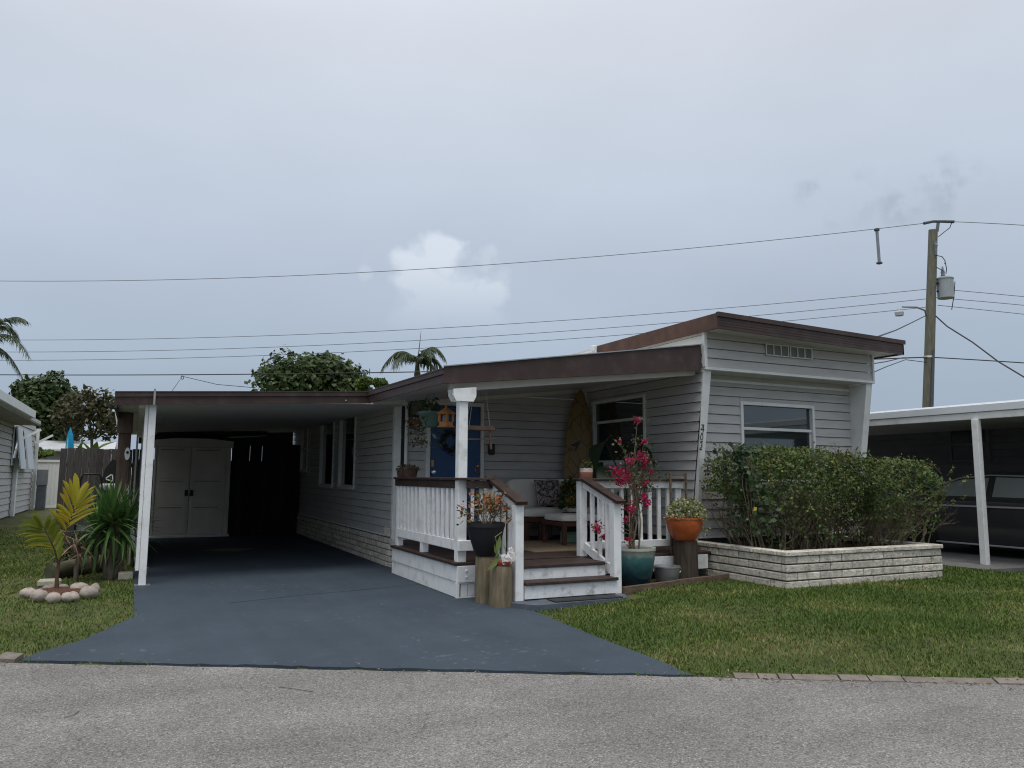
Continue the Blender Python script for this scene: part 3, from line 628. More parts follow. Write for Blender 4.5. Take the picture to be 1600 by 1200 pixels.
# ------------------------------------------------------------------ carport and porch roof (one continuous roof)
carport = thing('carport', 'brown edged flat carport and porch roof with white ceiling', 'carport', (1.5, 13, 0))
c0 = GY(180, 612, 10.75); c1 = GY(575, 612, 10.98); c2 = GY(697, 575, 8.36); c3 = np.array((7.045, 8.46, 3.245))
def zc(p, dz): return (p[0], p[1], p[2]+dz)
back_y = 20.3
b0 = np.array((c0[0]-.05, back_y, c0[2]+.02)); b1 = np.array((c1[0], back_y, c1[2]+.02))
ins = .03
# carport deck
mb = MB(); mb.hexa([zc(b0+[ins, 0, 0], -.12), zc(c0+[ins, ins, 0], -.12), zc(c1+[.62, ins+.10, -.03], -.12), zc(b1+[.62, 0, -.03], -.12), zc(b0+[ins, 0, 0], -.03), zc(c0+[ins, ins, 0], -.03), zc(c1+[.62, ins+.10, -.03], -.05), zc(b1+[.62, 0, -.03], -.05)][::1])
croof = mb.build('roof', m_ceiling, carport)
# ceiling pan seams
mb = MB()
for k in range(1, 10):
    x = c0[0]+(c1[0]-c0[0])*k/10; z = c0[2]+(c1[2]-c0[2])*k/10-.122
    mb.box(x-.008, x+.008, 10.95, back_y, z-.008, z+.003)
mb.build('pan_seam', m_ceiling, croof)
def two_step(mb, p, q, hgt, n_):
    p, q = np.array(p), np.array(q); n_ = np.array(n_, float)/np.linalg.norm(n_)
    fas(mb, p+n_*.018, q+n_*.018, n_, 0, hgt*.38, .046); fas(mb, p, q, n_, hgt*.38-.004, hgt, .026)
    fas(mb, p+n_*.024+[0, 0, .006], q+n_*.024+[0, 0, .006], n_, 0, .016, .05)
mb = MB(); two_step(mb, c0, c1, .165, (c1[1]-c0[1], -(c1[0]-c0[0]), 0)); mb.build('fascia', m_brown, croof)
mb = MB(); d = c2-c1; two_step(mb, c1, c2-d*.004, .172, (d[1], -d[0], 0)); mb.build('fascia', m_brown, croof)
mb = MB()
mb.hexa([c2+[-.03, 0, -.185], c3+[0, 0, -.345], c3+[0, .035, -.345], c2+[0, .035, -.185], c2+[-.03, 0, .012], c3+[0, 0, .012], c3+[0, .035, .012], c2+[0, .035, .012]]); mb.build('fascia', m_brown, croof)
mb = MB(); mb.hexa([c2+[-.04, -.02, .013], c3+[0, -.02, .013], c3+[0, .06, .013], c2+[0, .06, .013], c2+[-.04, -.02, .026], c3+[0, -.02, .026], c3+[0, .06, .026], c2+[0, .06, .026]]); mb.build('drip_edge', m_metal, croof)
mb = MB(); fas(mb, b0, c0, (-1, 0, 0), 0, .20, .03); mb.build('fascia', m_brown, croof)
# porch ceiling slab
pe = np.array((c1[0]+.06, YDW+.05, 2.60)); sl = (c3[2]-c2[2])/(c3[0]-c2[0])
def cz(x): return 2.49+(x-c2[0])*.118
mb = MB(); xa, xb = c2[0]+.01, XL-.021
mb.hexa([(xa+.05, c2[1]+.036, cz(xa)), (xb, c3[1]+.04, cz(xb)), (xb, YDW+.12, cz(xb)), (pe[0], YDW+.12, cz(pe[0])), (xa+.05, c2[1]+.036, c2[2]-.01), (xb, c3[1]+.04, c3[2]-.01), (xb, YDW+.12, c3[2]-.01), (pe[0], YDW+.12, c1[2]-.01)])
mb.build('porch_ceiling', m_ceiling, croof)
mb = MB(); mb.hexa([(3.32, 8.56, cz(3.32)-.10), (xb, 8.62, cz(xb)-.10), (xb, 8.70, cz(xb)-.10), (3.32, 8.64, cz(3.32)-.10), (3.32, 8.56, cz(3.32)+.01), (xb, 8.62, cz(xb)+.01), (xb, 8.70, cz(xb)+.01), (3.32, 8.64, cz(3.32)+.01)])
mb.build('beam', m_ceiling, croof)
mb = MB(); xk = 3.64; mb.hexa([(xk, YDW-.06, cz(xk)-.06), (xb, YDW-.06, cz(xb)-.06), (xb, YDW-.02, cz(xb)-.06), (xk, YDW-.02, cz(xk)-.06), (xk, YDW-.06, cz(xk)+.02), (xb, YDW-.06, cz(xb)+.02), (xb, YDW-.02, cz(xb)+.02), (xk, YDW-.02, cz(xk)+.02)]); mb.build('wall_moulding', m_ceiling, croof)
mb = MB(); mb.hexa([(XL-.06, 8.7, cz(XL)-.07), (XL-.02, 8.7, cz(XL)-.07), (XL-.02, YDW-.05, cz(XL)-.07), (XL-.06, YDW-.05, cz(XL)-.07), (XL-.06, 8.7, cz(XL)+.01), (XL-.02, 8.7, cz(XL)+.01), (XL-.02, YDW-.05, cz(XL)+.01), (XL-.06, YDW-.05, cz(XL)+.01)]); mb.build('wall_moulding', m_ceiling, croof)
# carport posts down the left side (two flanges each)
for k, y in enumerate((10.93, 12.9, 15.0, 17.2)):
    mb = MB(); x = .10; zt = c0[2]-.115+.03
    mb.box(x, x+.085, y-.045, y+.045, .018, zt, .004); mb.box(x-.045, x-.004, y-.02, y+.035, .2 if k == 0 else .018, zt, .004)
    po = mb.build('post', m_white, carport)
    mb = MB(); mb.box(x-.05, x+.14, y-.06, y+.06, .018, .027); mb.build('foot_plate', m_metal, po)
mb = MB(); mb.hexa([(-.02, 10.97, c0[2]-.17), (.06, 10.97, c0[2]-.17), (.06, 19.9, c0[2]-.17), (-.02, 19.9, c0[2]-.17), (-.02, 10.97, c0[2]-.115), (.06, 10.97, c0[2]-.1), (.06, 19.9, c0[2]-.1), (-.02, 19.9, c0[2]-.115)]); mb.build('beam', m_white, carport)
# tall side panels closing the left side behind the first post
for k in range(5):
    y0 = 13.2+k*.95; mb = MB(); mb.box(-.03, -.004, y0, y0+.93, .05, 2.05, .004); mb.build('side_panel', mat('painted_side_panel', (.46, .43, .39), .7, .12, 4, stretch=(6, 6, 1)), carport)
# dark sheets added to shut out the sky behind the carport fence
mb = MB(); mb.box(.0, XA-.06, 20.1, 20.14, 2.12, c1[2]-.13); mb.box(.0, XA-.06, 20.1, 20.14, .02, 1.75); mb.build('back_light_block', mat('dark_light_block', (.06, .06, .06), .9, .3, 4), carport)
# strap on the fascia
sp = GY(242, 612, 10.75); mb = MB(); mb.box(sp[0]-.012, sp[0]+.012, sp[1]-.035, sp[1]-.02, sp[2]-.17, sp[2]+.035); mb.build('strap', m_metal, carport)
# brown wooden post with motion lamp, leaning white prop
bp0 = GY(199, 620, 12.7)
wp = thing('wooden_post', 'thick brown wooden post under the carport corner', 'post', (bp0[0], 12.76, 0))
mb = MB(); mb.box(bp0[0]-.085, bp0[0]+.085, 12.69, 12.83, -.02, 2.30, .008); mb.build('shaft', mat('brown_post_paint', (.075, .05, .038), .75, .3, 6, stretch=(4, 4, .7), bump=.2, bscale=20), wp)
mb = MB(); mb.box(bp0[0]-.11, bp0[0]+.10, 12.66, 12.688, 2.0, 2.30, .004); mb.build('gusset', MATS['brown_post_paint'], wp)
kp = GY(199, 709, 12.68); dev = thing('doorbell_camera', 'white oval camera with black lens fixed to the brown post', 'camera', (kp[0], 12.67, kp[2]))
mb = MB(); mb.prism([(kp[0]+.036*math.cos(t), kp[2]+.092*math.sin(t)) for t in np.linspace(0, 2*math.pi, 25)[:-1]], 'y', 12.655, 12.689); mb.build('body', m_trim, dev)
mb = MB(); mb.prism([(kp[0]+.018*math.cos(t), kp[2]+.018+.022*math.sin(t)) for t in np.linspace(0, 2*math.pi, 17)[:-1]], 'y', 12.648, 12.6549); mb.build('lens', m_black, dev)
a, b = GY(182, 640, 13.0), GY(196, 765, 13.0); b = b+(b-a)*1.2; b[2] = max(b[2], 0)
mb = MB(); mb.bar(a, b, .05, .05); tag(mb.build('prop', m_white), 'thin white prop leaning outside the brown carport post', 'pole')

# ------------------------------------------------------------------ porch deck, rails, steps
porch = thing('porch', 'white railed wooden porch with brown deck boards and two front steps', 'porch', (3.44, 8.42, 0))
XD, YD, ZD = 3.36, 8.37, .416
YE = 10.86
DXR = 6.70
# deck boards
n = 23; bw = (YDW-.03-(YD-.02))/n
for k in range(n):
    y0 = YD-.02+k*bw; mb = MB(); mb.box(XD-.025 if y0+bw < YE+.03 else 3.64, 7.05, y0, y0+bw-.006, ZD-.035, ZD, .004); mb.build('deck_board', m_brownwood, porch)
for k in range(5):
    y0 = 7.815+k*.118; mb = MB(); mb.box(3.87, 5.02, y0, y0+.112, ZD-.035, ZD, .004); mb.build('deck_board', m_brownwood, porch)
# rim boards and skirt boards (left side and front)
mb = MB(); mb.box(XD, XD+.035, YD+.001, YE, .20, ZD-.036, .003); mb.build('rim_board', m_white, porch)
mb = MB(); mb.box(XD+.001, 3.74, YD-.034, YD, .195, ZD-.037, .003); fr_ = mb.build('rim_board', m_white, porch)
mb = MB(); mb.box(5.1, 6.98, YD-.034, YD, .195, ZD-.037, .003); mb.build('rim_board', m_white, porch)
for dx in (.05, .12):
    mb = MB()
for z in (.255, .325):
    mb = MB(); mb.lathe([(.014, 0), (.014, .008), (.004, .013)], n=10); o = mb.build('bolt', m_white, fr_, smooth=True); o.rotation_euler = (rad(90), 0, 0); o.location = (XD+.11, YD-.035, z)
y = YD+.03
while y < YE-.06:
    mb = MB(); mb.box(XD+.010, XD+.026, y, y+.088, .022, .196, .002); mb.build('skirt_board', m_white, porch); y += .092
for x in (XD+.05, XD+.14):
    mb = MB(); mb.box(x, x+.085, YD-.012, YD-.002, .04, .192, .002); mb.build('skirt_board', m_white, porch)
mb = MB(); mb.box(XD-.006, XD+.03, YD-.03, YD+.02, .019, .194, .003); mb.box(XD+.031, XD+.30, YD-.022, YD-.0005, .019, .036, .002); mb.box(XD+.031, XD+.30, YD-.022, YD-.0005, .178, .194, .002); mb.build('skirt_frame', m_white, porch)
# rails
ZT = 1.385
def post(x, y, z0, z1, w=.095): mb = MB(); mb.box(x-w/2, x+w/2, y-w/2, y+w/2, z0, z1, .005); return mb.build('post', m_white, porch)
XP = 3.435; YP = 8.45
pt = cz(XP)-.10
col_ = post(XP, YP, ZD, cz(3.40)-.10, .11)
mb = MB(); q = [(XP-.145, cz(3.40)-.095), (XP-.145, cz(3.40)-.17), (XP-.11, cz(3.40)-.235), (XP+.11, cz(3.40)-.235), (XP+.145, cz(3.40)-.17), (XP+.145, cz(3.40)-.06)]
mb.prism(q, 'y', YP-.085, YP-.0555); mb.prism([(a, b) for a, b in q], 'y', YP+.0555, YP+.085); mb.build('capital', m_white, col_)
for y in (9.70, 10.76): post(XP, y, ZD, ZT-.08 if y < 11 else ZT-.08, .09)
mb = MB(); mb.box(XP-.085, XP+.085, YP-.10, 10.85, ZT-.03, ZT, .006); mb.build('cap_rail', m_brownwood, porch)
mb = MB(); mb.box(XP-.06, XP-.02, YP+.056, 10.84, ZT-.125, ZT-.031, .004); mb.build('cap_apron', m_brownwood, porch)
mb = MB(); mb.box(XP-.085, 3.80, YP-.155, YP-.10, ZT-.03, ZT, .006); mb.build('cap_rail', m_brownwood, porch)
mb = MB(); mb.box(XP+.02, 3.80, YP-.135, YP-.11, ZT-.125, ZT-.031, .004); mb.build('cap_apron', m_brownwood, porch)
mb = MB(); mb.box(XP-.05, XP-.01, YP+.056, 10.72, .545, .665, .005); mb.build('bottom_rail', m_white, porch)
mb = MB(); mb.box(XP-.062, 3.80, YP-.09, YP-.056, .545, .665, .005); mb.build('bottom_rail', m_white, porch)
def baluster(x, y, z0, z1, wx=.036, wy=.036): mb = MB(); mb.box(x-wx/2, x+wx/2, y-wy/2, y+wy/2, z0, z1, .004); mb.build('baluster', m_white, porch)
for k in range(13): baluster(XP-.03, YP+.18+k*.165, .666, ZT-.032, .034, .075)
for x in (3.55, 3.66, 3.76): baluster(x, YP-.075, .666, ZT-.03)
# left stair rail
XS0, XS1, YS = 3.80, 5.07, 7.68
post(XS0, YS, .062, 1.09, .10); 
sp0 = [(YS-.09, 1.115), (8.42, 1.40)]
def stair_rail(x):
    mb = MB(); a, b = np.array((x, YS-.10, 1.085)), np.array((x, 8.44, ZT-.012))
    mb.bar(a+[0, 0, .026], b+[0, 0, .018], .135, .036); mb.build('cap_rail', m_brownwood, porch)
    mb = MB(); mb.bar((x, YS+.05, 1.085), (x, 8.40, ZT-.075), .036, .09); mb.build('top_rail', m_white, porch)
    mb = MB(); mb.bar((x, YS+.05, .30), (x, 8.40, .545), .036, .10); mb.build('bottom_rail', m_white, porch)
    for k in range(3):
        y = YS+.20+k*.17; f = (y-YS-.05)/(8.40-YS-.05); baluster(x, y, .30+.245*f+.03, 1.085+.22*f-.04, .05, .036)
stair_rail(XS0); stair_rail(XS1+.02)
post(XS1+.02, YS+.03, .062, 1.10, .10); post(5.09, 8.47, ZD, ZT-.03, .10); post(3.80, 8.47, ZD, ZT-.03, .09)
# right front rail
mb = MB(); mb.box(5.0, 6.66, 8.38, 8.56, ZT-.03, ZT, .006); mb.build('cap_rail', m_brownwood, porch)
mb = MB(); mb.box(5.141, 6.66, 8.43, 8.465, ZT-.125, ZT-.031, .005); mb.build('top_rail', m_white, porch)
mb = MB(); mb.box(5.141, 6.62, 8.43, 8.465, .50, .59, .005); mb.build('bottom_rail', m_white, porch)
for k in range(10): baluster(5.26+k*.148, 8.49, .52, ZT-.04, .052, .036)
post(6.62, 8.51, ZD, ZT-.032, .08)
# steps
m_riser = mat('peeling_white_paint', (.74, .75, .75), .55, .05, 8, dirt=((.16, .13, .10), .85, 7), bump=.15, bscale=40)
mb = MB(); mb.box(3.87, 5.03, 7.836, 7.86, .255, ZD-.037, .003); mb.build('riser', m_riser, porch)
mb = MB(); mb.box(3.87, 5.06, 7.645, 7.67, .075, .222, .004); mb.build('riser', m_riser, porch)
for k in range(2): mb = MB(); mb.box(3.865, 5.07, 7.615+k*.113, 7.615+k*.113+.107, .222, .256, .005); mb.build('tread', m_brownwood, porch)
for x in (3.862, 5.012):
    mb = MB(); mb.prism([(7.672, .065), (8.38, .065), (8.38, .378), (7.862, .378), (7.862, .22), (7.672, .22)], 'x', x, x+.03); mb.build('stringer', m_white, porch)
mb = MB(); mb.box(4.12, 4.98, 7.40, 7.60, .063, .075, .003); mb.build('door_mat', m_black)
tag(bpy.data.objects['door_mat'], 'black doormat lying on the pad at the foot of the steps', 'doormat')

# ------------------------------------------------------------------ stone planter with hedge
planter = thing('stone_planter', 'low planter of pale split stone bricks holding the long hedge', 'planter', (8.3, 7.9, 0))
PX0, PX1, PY0, PY1 = 7.06, 9.90, 7.02, 8.80
gz_ = .075
mb = MB(); mb.box(PX0+.06, PX0+.14, PY0+.06, PY1, 0, .46); mb.box(PX1-.14, PX1-.06, PY0+.06, PY1, 0, .46); mb.box(PX0+.141, PX1-.141, PY0+.06, PY0+.14, 0, .46); mb.build('core', m_mortar, planter)
ch = .098
for c_ in range(-1, 4):
    z0 = gz_+c_*ch+.009; z1 = gz_+(c_+1)*ch-.006
    x = PX0+(0 if c_ % 2 else .0); first = True; off = .19 if c_ % 2 else .37
    while x < PX1-.01:
        x1 = min(x+(off if first else .375), PX1); first = False
        if PX1-x1 < .06: x1 = PX1
        mb = MB(); mb.box(x, x1-.010, PY0+random.uniform(-.006, .006), PY0+.08, z0, z1, .007); mb.build('stone_brick', m_brick, planter); x = x1
    for xx, sgn in ((PX0, 0), (PX1, 1)):
        y = PY0+.088; first = True
        while y < PY1-.02:
            y1 = min(y+((.37 if c_ % 2 else .19) if first else .375), PY1); first = False
            j = random.uniform(-.005, .005); mb = MB()
            if sgn == 0: mb.box(xx+j, xx+.08, y, y1-.010, z0, z1, .007)
            else: mb.box(xx-.08, xx+j, y, y1-.010, z0, z1, .007)
            mb.build('stone_brick', m_brick, planter); y = y1
zc0, zc1 = gz_+4*ch+.002, gz_+4*ch+.056
x = PX0-.015
while x < PX1:
    x1 = min(x+.38, PX1+.015); mb = MB(); mb.box(x, x1-.008, PY0-.018, PY0+.15, zc0, zc1, .008); mb.build('cap_stone', m_brick, planter); x = x1
for xx in (PX0-.015, PX1-.15):
    y = PY0+.158
    while y < PY1-.05:
        y1 = min(y+.40, PY1-.002); mb = MB(); mb.box(xx, xx+.165, y, y1-.008, zc0, zc1, .008); mb.build('cap_stone', m_brick, planter); y = y1
mb = MB(); n = 14
V = []; 
xs = np.linspace(PX0+.1, PX1-.1, n); ys = np.linspace(PY0+.1, PY1, 9)
for yy in ys:
    for xx in xs: V.append((xx, yy, .425+random.uniform(-.02, .03)))
mb.add(V, [(j*n+i, j*n+i+1, (j+1)*n+i+1, (j+1)*n+i) for j in range(8) for i in range(n-1)]); mb.build('soil', m_soil, planter, smooth=True)

def branch(mb, p, d, ln, r, depth, spread, tips, n=5, grav=0.0):
    """recursive twig"""
    p = np.array(p, float); d = np.array(d, float)/np.linalg.norm(d); pts = [p]; rr = [r]; q = p
    seg = 4
    for i in range(seg):
        d = d+np.array([random.gauss(0, .13), random.gauss(0, .13), random.gauss(0, .08)-grav]); d /= np.linalg.norm(d)
        q = q+d*ln/seg; pts.append(q); rr.append(r*(1-.45*(i+1)/seg))
    mb.tube(pts, rr, n, cap=False)
    if depth == 0: tips.append((q, d)); return
    for k in range(random.choice((2, 3))):
        s_ = random.uniform(.35, 1.0); i = max(1, int(s_*seg)); a = np.array([random.gauss(0, spread), random.gauss(0, spread), random.gauss(.1, spread*.7)])
        branch(mb, pts[i], d+a, ln*random.uniform(.6, .85), rr[i]*.7, depth-1, spread, tips, n, grav)
    tips.append((q, d))

m_hedge = leafmat('hedge_leaf', [(0, (.032, .062, .015)), (.35, (.052, .098, .022)), (.62, (.085, .138, .03)), (.86, (.14, .18, .045)), (.95, (.14, .12, .05)), (1, (.09, .06, .035))], .5, .22)
def hedge(name, label, x0, x1, y0, y1, ztop, nl, stems, roundl=.4, roundr=.5, lean=0.0, dark_vine=False):
    hd = thing(name, label, 'hedge', ((x0+x1)/2, (y0+y1)/2, .43))
    mb = MB(); tips = []
    for k in range(stems):
        x = x0+(x1-x0)*(.15+.7*random.random()); y = y0+(y1-y0)*(.3+.45*random.random())
        d = np.array((random.gauss(0, .35)+((x-(x0+x1)/2)/(x1-x0))*.8+lean, random.gauss(0, .3), 1.0))
        branch(mb, (x, y, .42), d, random.uniform(.40, .62), random.uniform(.008, .016), 3, .42, tips, 5)
    # keep the wood inside the clipped outline
    zc = ztop-.01
    mb.v = [(min(max(a, x0-.02), x1+.02), min(max(b, y0-.05), y1), min(c, zc+random.uniform(0, .05))) for a, b, c in mb.v]
    mb.build('branches', m_twig, hd)
    # leaves follow a loosely clipped mass: rounded shoulders, lumps, holes and stray shoots
    C = []; Nn = []; C2 = []; N2 = []
    f1, f2, f3 = random.random()*6, random.random()*6, random.random()*6
    while len(C) < nl:
        x = random.uniform(x0-.12, x1+.12); y = random.uniform(y0-.12, y1); z = .44+(ztop-.38)*(random.random()**.8)
        u = (x-x0)/(x1-x0); v = (y-y0)/(y1-y0); w = (z-.45)/(ztop-.45)
        lum = .045*math.sin(4.3*x+f1)+.04*math.sin(8.1*x+4*z+f2)+.035*math.sin(13*z+7*x+f3)+.03*math.sin(21*x+9*y)
        half = 1-(roundl if u < .5 else roundr)*.5*max(0.0, 1-w)**1.3
        a = abs(2*u-1)/half; up = max(0.0, (w-.55)/.45); fr = max(0.0, 1-v/.55)*(1+.45*(1-min(1.0, w)))
        f = a**5+up**3.2+fr**3.2-lum*5.5
        if f > 1: continue
        if f < .45 and random.random() < .72: continue
        if w < .45 and random.random() < .85*(1-w/.45): continue
        g = math.sin(6*x+3*y+f1)*math.sin(5.5*z+f2)+.7*math.sin(11*x+9*z+f3)*math.sin(8*y)
        if g < -.38 and random.random() < .85: continue
        nv = np.array((random.gauss(0, .7)+(u-.5), random.gauss(-.5, .6), random.gauss(.7, .6)))
        if (up > .55 or f > .85) and w > .45 and random.random() < .42: C2.append((x, y, z)); N2.append(nv)
        C.append((x, y, z)); Nn.append(nv)
    V, Fc = leaves_np(np.array(C), np.array(Nn), .050, .5)
    from_np('foliage', V, Fc, m_hedge, hd, kind='stuff')
    mb = MB()
    for k in range(int((x1-x0)*46)):       # new shoots standing out of the clipped top and front
        x = random.uniform(x0+.06, x1-.06); y = random.uniform(y0+.1, y1-.1); z = ztop-.16-.10*abs(2*(x-x0)/(x1-x0)-1)**4; d = np.array((random.gauss(0, .35), random.gauss(-.15, .35), 1.0)); d /= np.linalg.norm(d); ln = random.uniform(.12, .26)
        if random.random() < .3: y = y0+.04; z = random.uniform(.9, ztop-.2); d = np.array((random.gauss(0, .5), -.6, .7)); ln = random.uniform(.10, .2)
        a = np.array((x, y, z)); mb.tube([a, a+d*ln], .0035, 4, cap=False)
        for j in range(7): C2.append(a+d*ln*random.uniform(.45, 1.1)+RNG.normal(0, .014, 3)); N2.append(RNG.normal(0, .6, 3)+[0, -.4, .5])
    mb.build('shoots', m_twig, hd, kind='stuff')
    V, Fc = leaves_np(np.array(C2), np.array(N2), .046, .5)
    from_np('new_growth', V, Fc, leafmat('new_hedge_leaf', [(0, (.055, .085, .018)), (.5, (.10, .14, .03)), (.85, (.16, .19, .045)), (1, (.20, .16, .06))], .45, .3), hd, kind='stuff')
    return hd
h1 = hedge('hedge', 'long clipped green hedge filling the stone planter under the front window', 6.90, 9.45, 7.25, 8.60, 1.79, 16000, 60, 1.05, .35)
h2 = hedge('hedge', 'looser twiggy bush leaning out at the right end of the stone planter', 9.0, 10.5, 7.0, 8.35, 1.66, 6800, 44, .5, 1.25, .45)
# vine with rounder dark leaves spilling at the left end, and a few yellow leaves
vine = thing('vine', 'dark green round leaved vine climbing the left end of the hedge', 'vine', (7.05, 7.9, .43))
C = []; Nn = []
for k in range(420):
    t = random.random(); z = .75+1.05*t; x = 7.05+random.gauss(0, .12)+.10*(1-t)+.16*math.sin(5*t); y = 7.72+random.gauss(0, .16)
    C.append((max(x, 7.0 if z > 1.45 else 6.80), y, min(z+random.gauss(0, .04), 1.86))); Nn.append((random.gauss(-.3, .5), random.gauss(-.8, .4), random.gauss(.5, .4)))
V, Fc = leaves_np(np.array(C), np.array(Nn), .075, .8); from_np('foliage', V, Fc, leafmat('vine_leaf', [(0, (.010, .026, .008)), (.6, (.018, .042, .012)), (1, (.045, .075, .02))], .4, .2), vine, kind='stuff')
mb = MB(); 
for k in range(4): mb.tube([(7.2+.08*k, 7.72, .42), (7.12+.03*k, 7.68, .85), (7.0+.06*k, 7.66, 1.3), (7.03+.05*k, 7.70, 1.75)], .006, 5)
mb.build('stem', m_twig, vine)
for k, (px, py) in enumerate(((1222, 736), (1300, 721), (1180, 795))):
    o3 = GY(px, py, 7.40 if px < 1400 else 7.22); V, Fc = leaves_np(np.array([o3]), np.array([(-.3, -1, .2)]), .06, .7)
    from_np('yellow_leaf', V, Fc, leafmat('yellow_leaf', [(0, (.45, .30, .02)), (1, (.40, .36, .05))], .5, .2), h1 if px < 1400 else h2)


# ------------------------------------------------------------------ pots and logs beside the steps
def log_stump(label, x, y, z0, r, h, bark=m_log, wob=.02):
    t = thing('log_stump', label, 'log', (x, y, z0)); mb = MB(); mb.lathe([(r*1.03, 0), (r*1.01, h*.3), (r, h*.7), (r*.985, h-.012), (r*.94, h)], (x, y, z0), 28, wob); mb.build('trunk', bark, t, smooth=True)
    mb = MB(); mb.lathe([(r*.93, 0), (r*.93, .004)], (x, y, z0+h+.001), 24, wob); mb.build('end_grain', mat('log_end_grain', (.20, .15, .09), .9, .35, 25), t); return t
def pot(name, label, c, prof, m, inner=.03, soil=True, cat='pot', n=32, group=None):
    t = thing(name, label, cat, c); r_top, z_top = prof[-1]
    full = list(prof)+[(r_top-inner*.5, z_top), (r_top-inner, z_top-.01), (r_top-inner*1.2, z_top-.05), (0.01, z_top-.055)]
    mb = MB(); mb.lathe(full, c, n); mb.build('pot', m, t, smooth=True)
    if soil: mb = MB(); mb.lathe([(r_top-inner*1.25, 0), (r_top*.5, .012), (.01, .016)], (c[0], c[1], c[2]+z_top-.054), 20); mb.build('soil', m_soil, t, smooth=True)
    return t
log_stump('taller weathered log stump under the black pot', 3.555, 7.985, .019, .115, .50)
log_stump('shorter pale log stump in front carrying the orchid saucer', 3.605, 7.685, .019, .122, .425)
bpz = .525
bp_ = pot('planter_pot', 'large black plastic pot of reddish croton on the tall log', (3.55, 7.98, bpz), [(.11, 0), (.12, .01), (.18, .19), (.208, .315), (.216, .32), (.216, .365)], m_black, .02)
def shrub(parent, base, n_stem, ln, depth, spread, leafm, lsize, per_tip, aspect=.5, twig_r=.006, up=1.0, twig=m_twig, scat=.035, grav=0):
    mb = MB(); tips = []
    for k in range(n_stem):
        a = random.uniform(0, 6.28); branch(mb, np.array(base)+[.03*math.cos(a), .03*math.sin(a), 0], (math.cos(a)*spread, math.sin(a)*spread, up), ln, twig_r, depth, spread, tips, 5, grav)
    mb.build('branches', twig, parent)
    C = []; Nn = []; D = []
    for q, d in tips:
        for j in range(per_tip): C.append(q+RNG.normal(0, scat, 3)); Nn.append(RNG.normal(0, .6, 3)+[0, -.4, .6]); D.append(d+RNG.normal(0, .6, 3))
    V, Fc = leaves_np(np.array(C), np.array(Nn), lsize, aspect, dirs=np.array(D)); return from_np('foliage', V, Fc, leafm, parent, kind='stuff')
m_croton = leafmat('croton_leaf', [(0, (.05, .075, .02)), (.4, (.11, .11, .03)), (.6, (.25, .07, .03)), (.8, (.22, .045, .02)), (1, (.32, .17, .04))], .45, .2)
shrub(bp_, (3.55, 7.98, bpz+.31), 9, .24, 2, .55, m_croton, .065, 4, .45)
# orchid in a saucer
oz = .449
orch = pot('orchid_saucer', 'white orchid in a terracotta saucer on the short log', (3.610, 7.670, oz), [(.095, 0), (.105, .012), (.118, .035), (.118, .05)], mat('glazed_red_clay', (.27, .06, .04), .5, .15, 9), .015, True, 'orchid')
mb = MB(); mb.tube([(3.565, 7.670, oz+.03), (3.535, 7.630, oz+.2), (3.495, 7.610, oz+.31), (3.565, 7.590, oz+.36)], .005, 5); mb.tube([(3.585, 7.660, oz+.03), (3.625, 7.590, oz+.13), (3.565, 7.550, oz+.23)], .004, 5); mb.build('stem', mat('orchid_stem', (.22, .24, .10), .6), orch)
C = []; Nn = []
for (fx, fz) in ((3.615, .10), (3.66, .09), (3.70, .13), (3.69, .07), (3.63, .055), (3.72, .09), (3.70, .17)):
    for a in np.linspace(0, 6.28, 6)[:-1]: C.append((fx-.035+.022*math.cos(a), 7.57+random.uniform(-.01, .01), oz+fz+.022*math.sin(a))); Nn.append((.2*math.cos(a), -1, .2*math.sin(a)+.1))
V, Fc = leaves_np(np.array(C), np.array(Nn), .05, .8); from_np('petals', V, Fc, leafmat('orchid_petal', [(0, (.75, .72, .70)), (1, (.85, .82, .80))], .5, .2), orch)
C = np.array([(3.525, 7.630, oz+.08), (3.510, 7.620, oz+.16), (3.535, 7.610, oz+.22), (3.485, 7.610, oz+.03)]); V, Fc = leaves_np(C, np.array([(-.3, -1, .3)]*4), .16, .3, dirs=np.array([(-.5, 0, -.8), (-.25, 0, 1), (.2, 0, 1), (-.7, 0, -.6)])); from_np('leaf', V, Fc, leafmat('orchid_leaf', [(0, (.09, .14, .03)), (1, (.16, .20, .05))]), orch)

# raised bed with timber edge right of the steps
mb = MB(); mb.prism([(5.16, 7.70), (7.04, 8.02), (7.04, 8.40), (5.16, 8.40)], 'z', -.02, .085); bed = struct(mb.build('planting_bed', m_soil))
edge_ = thing('timber_edging', 'low brown timber edging along the pot bed right of the steps', 'edging', (6, 7.8, .02))
mb = MB(); mb.bar((5.16, 7.67, .075), (6.06, 7.83, .085), .06, .12); mb.build('timber', m_timber, edge_); mb = MB(); mb.bar((6.07, 7.832, .09), (7.0, 7.99, .10), .06, .12); mb.build('timber', m_timber, edge_)
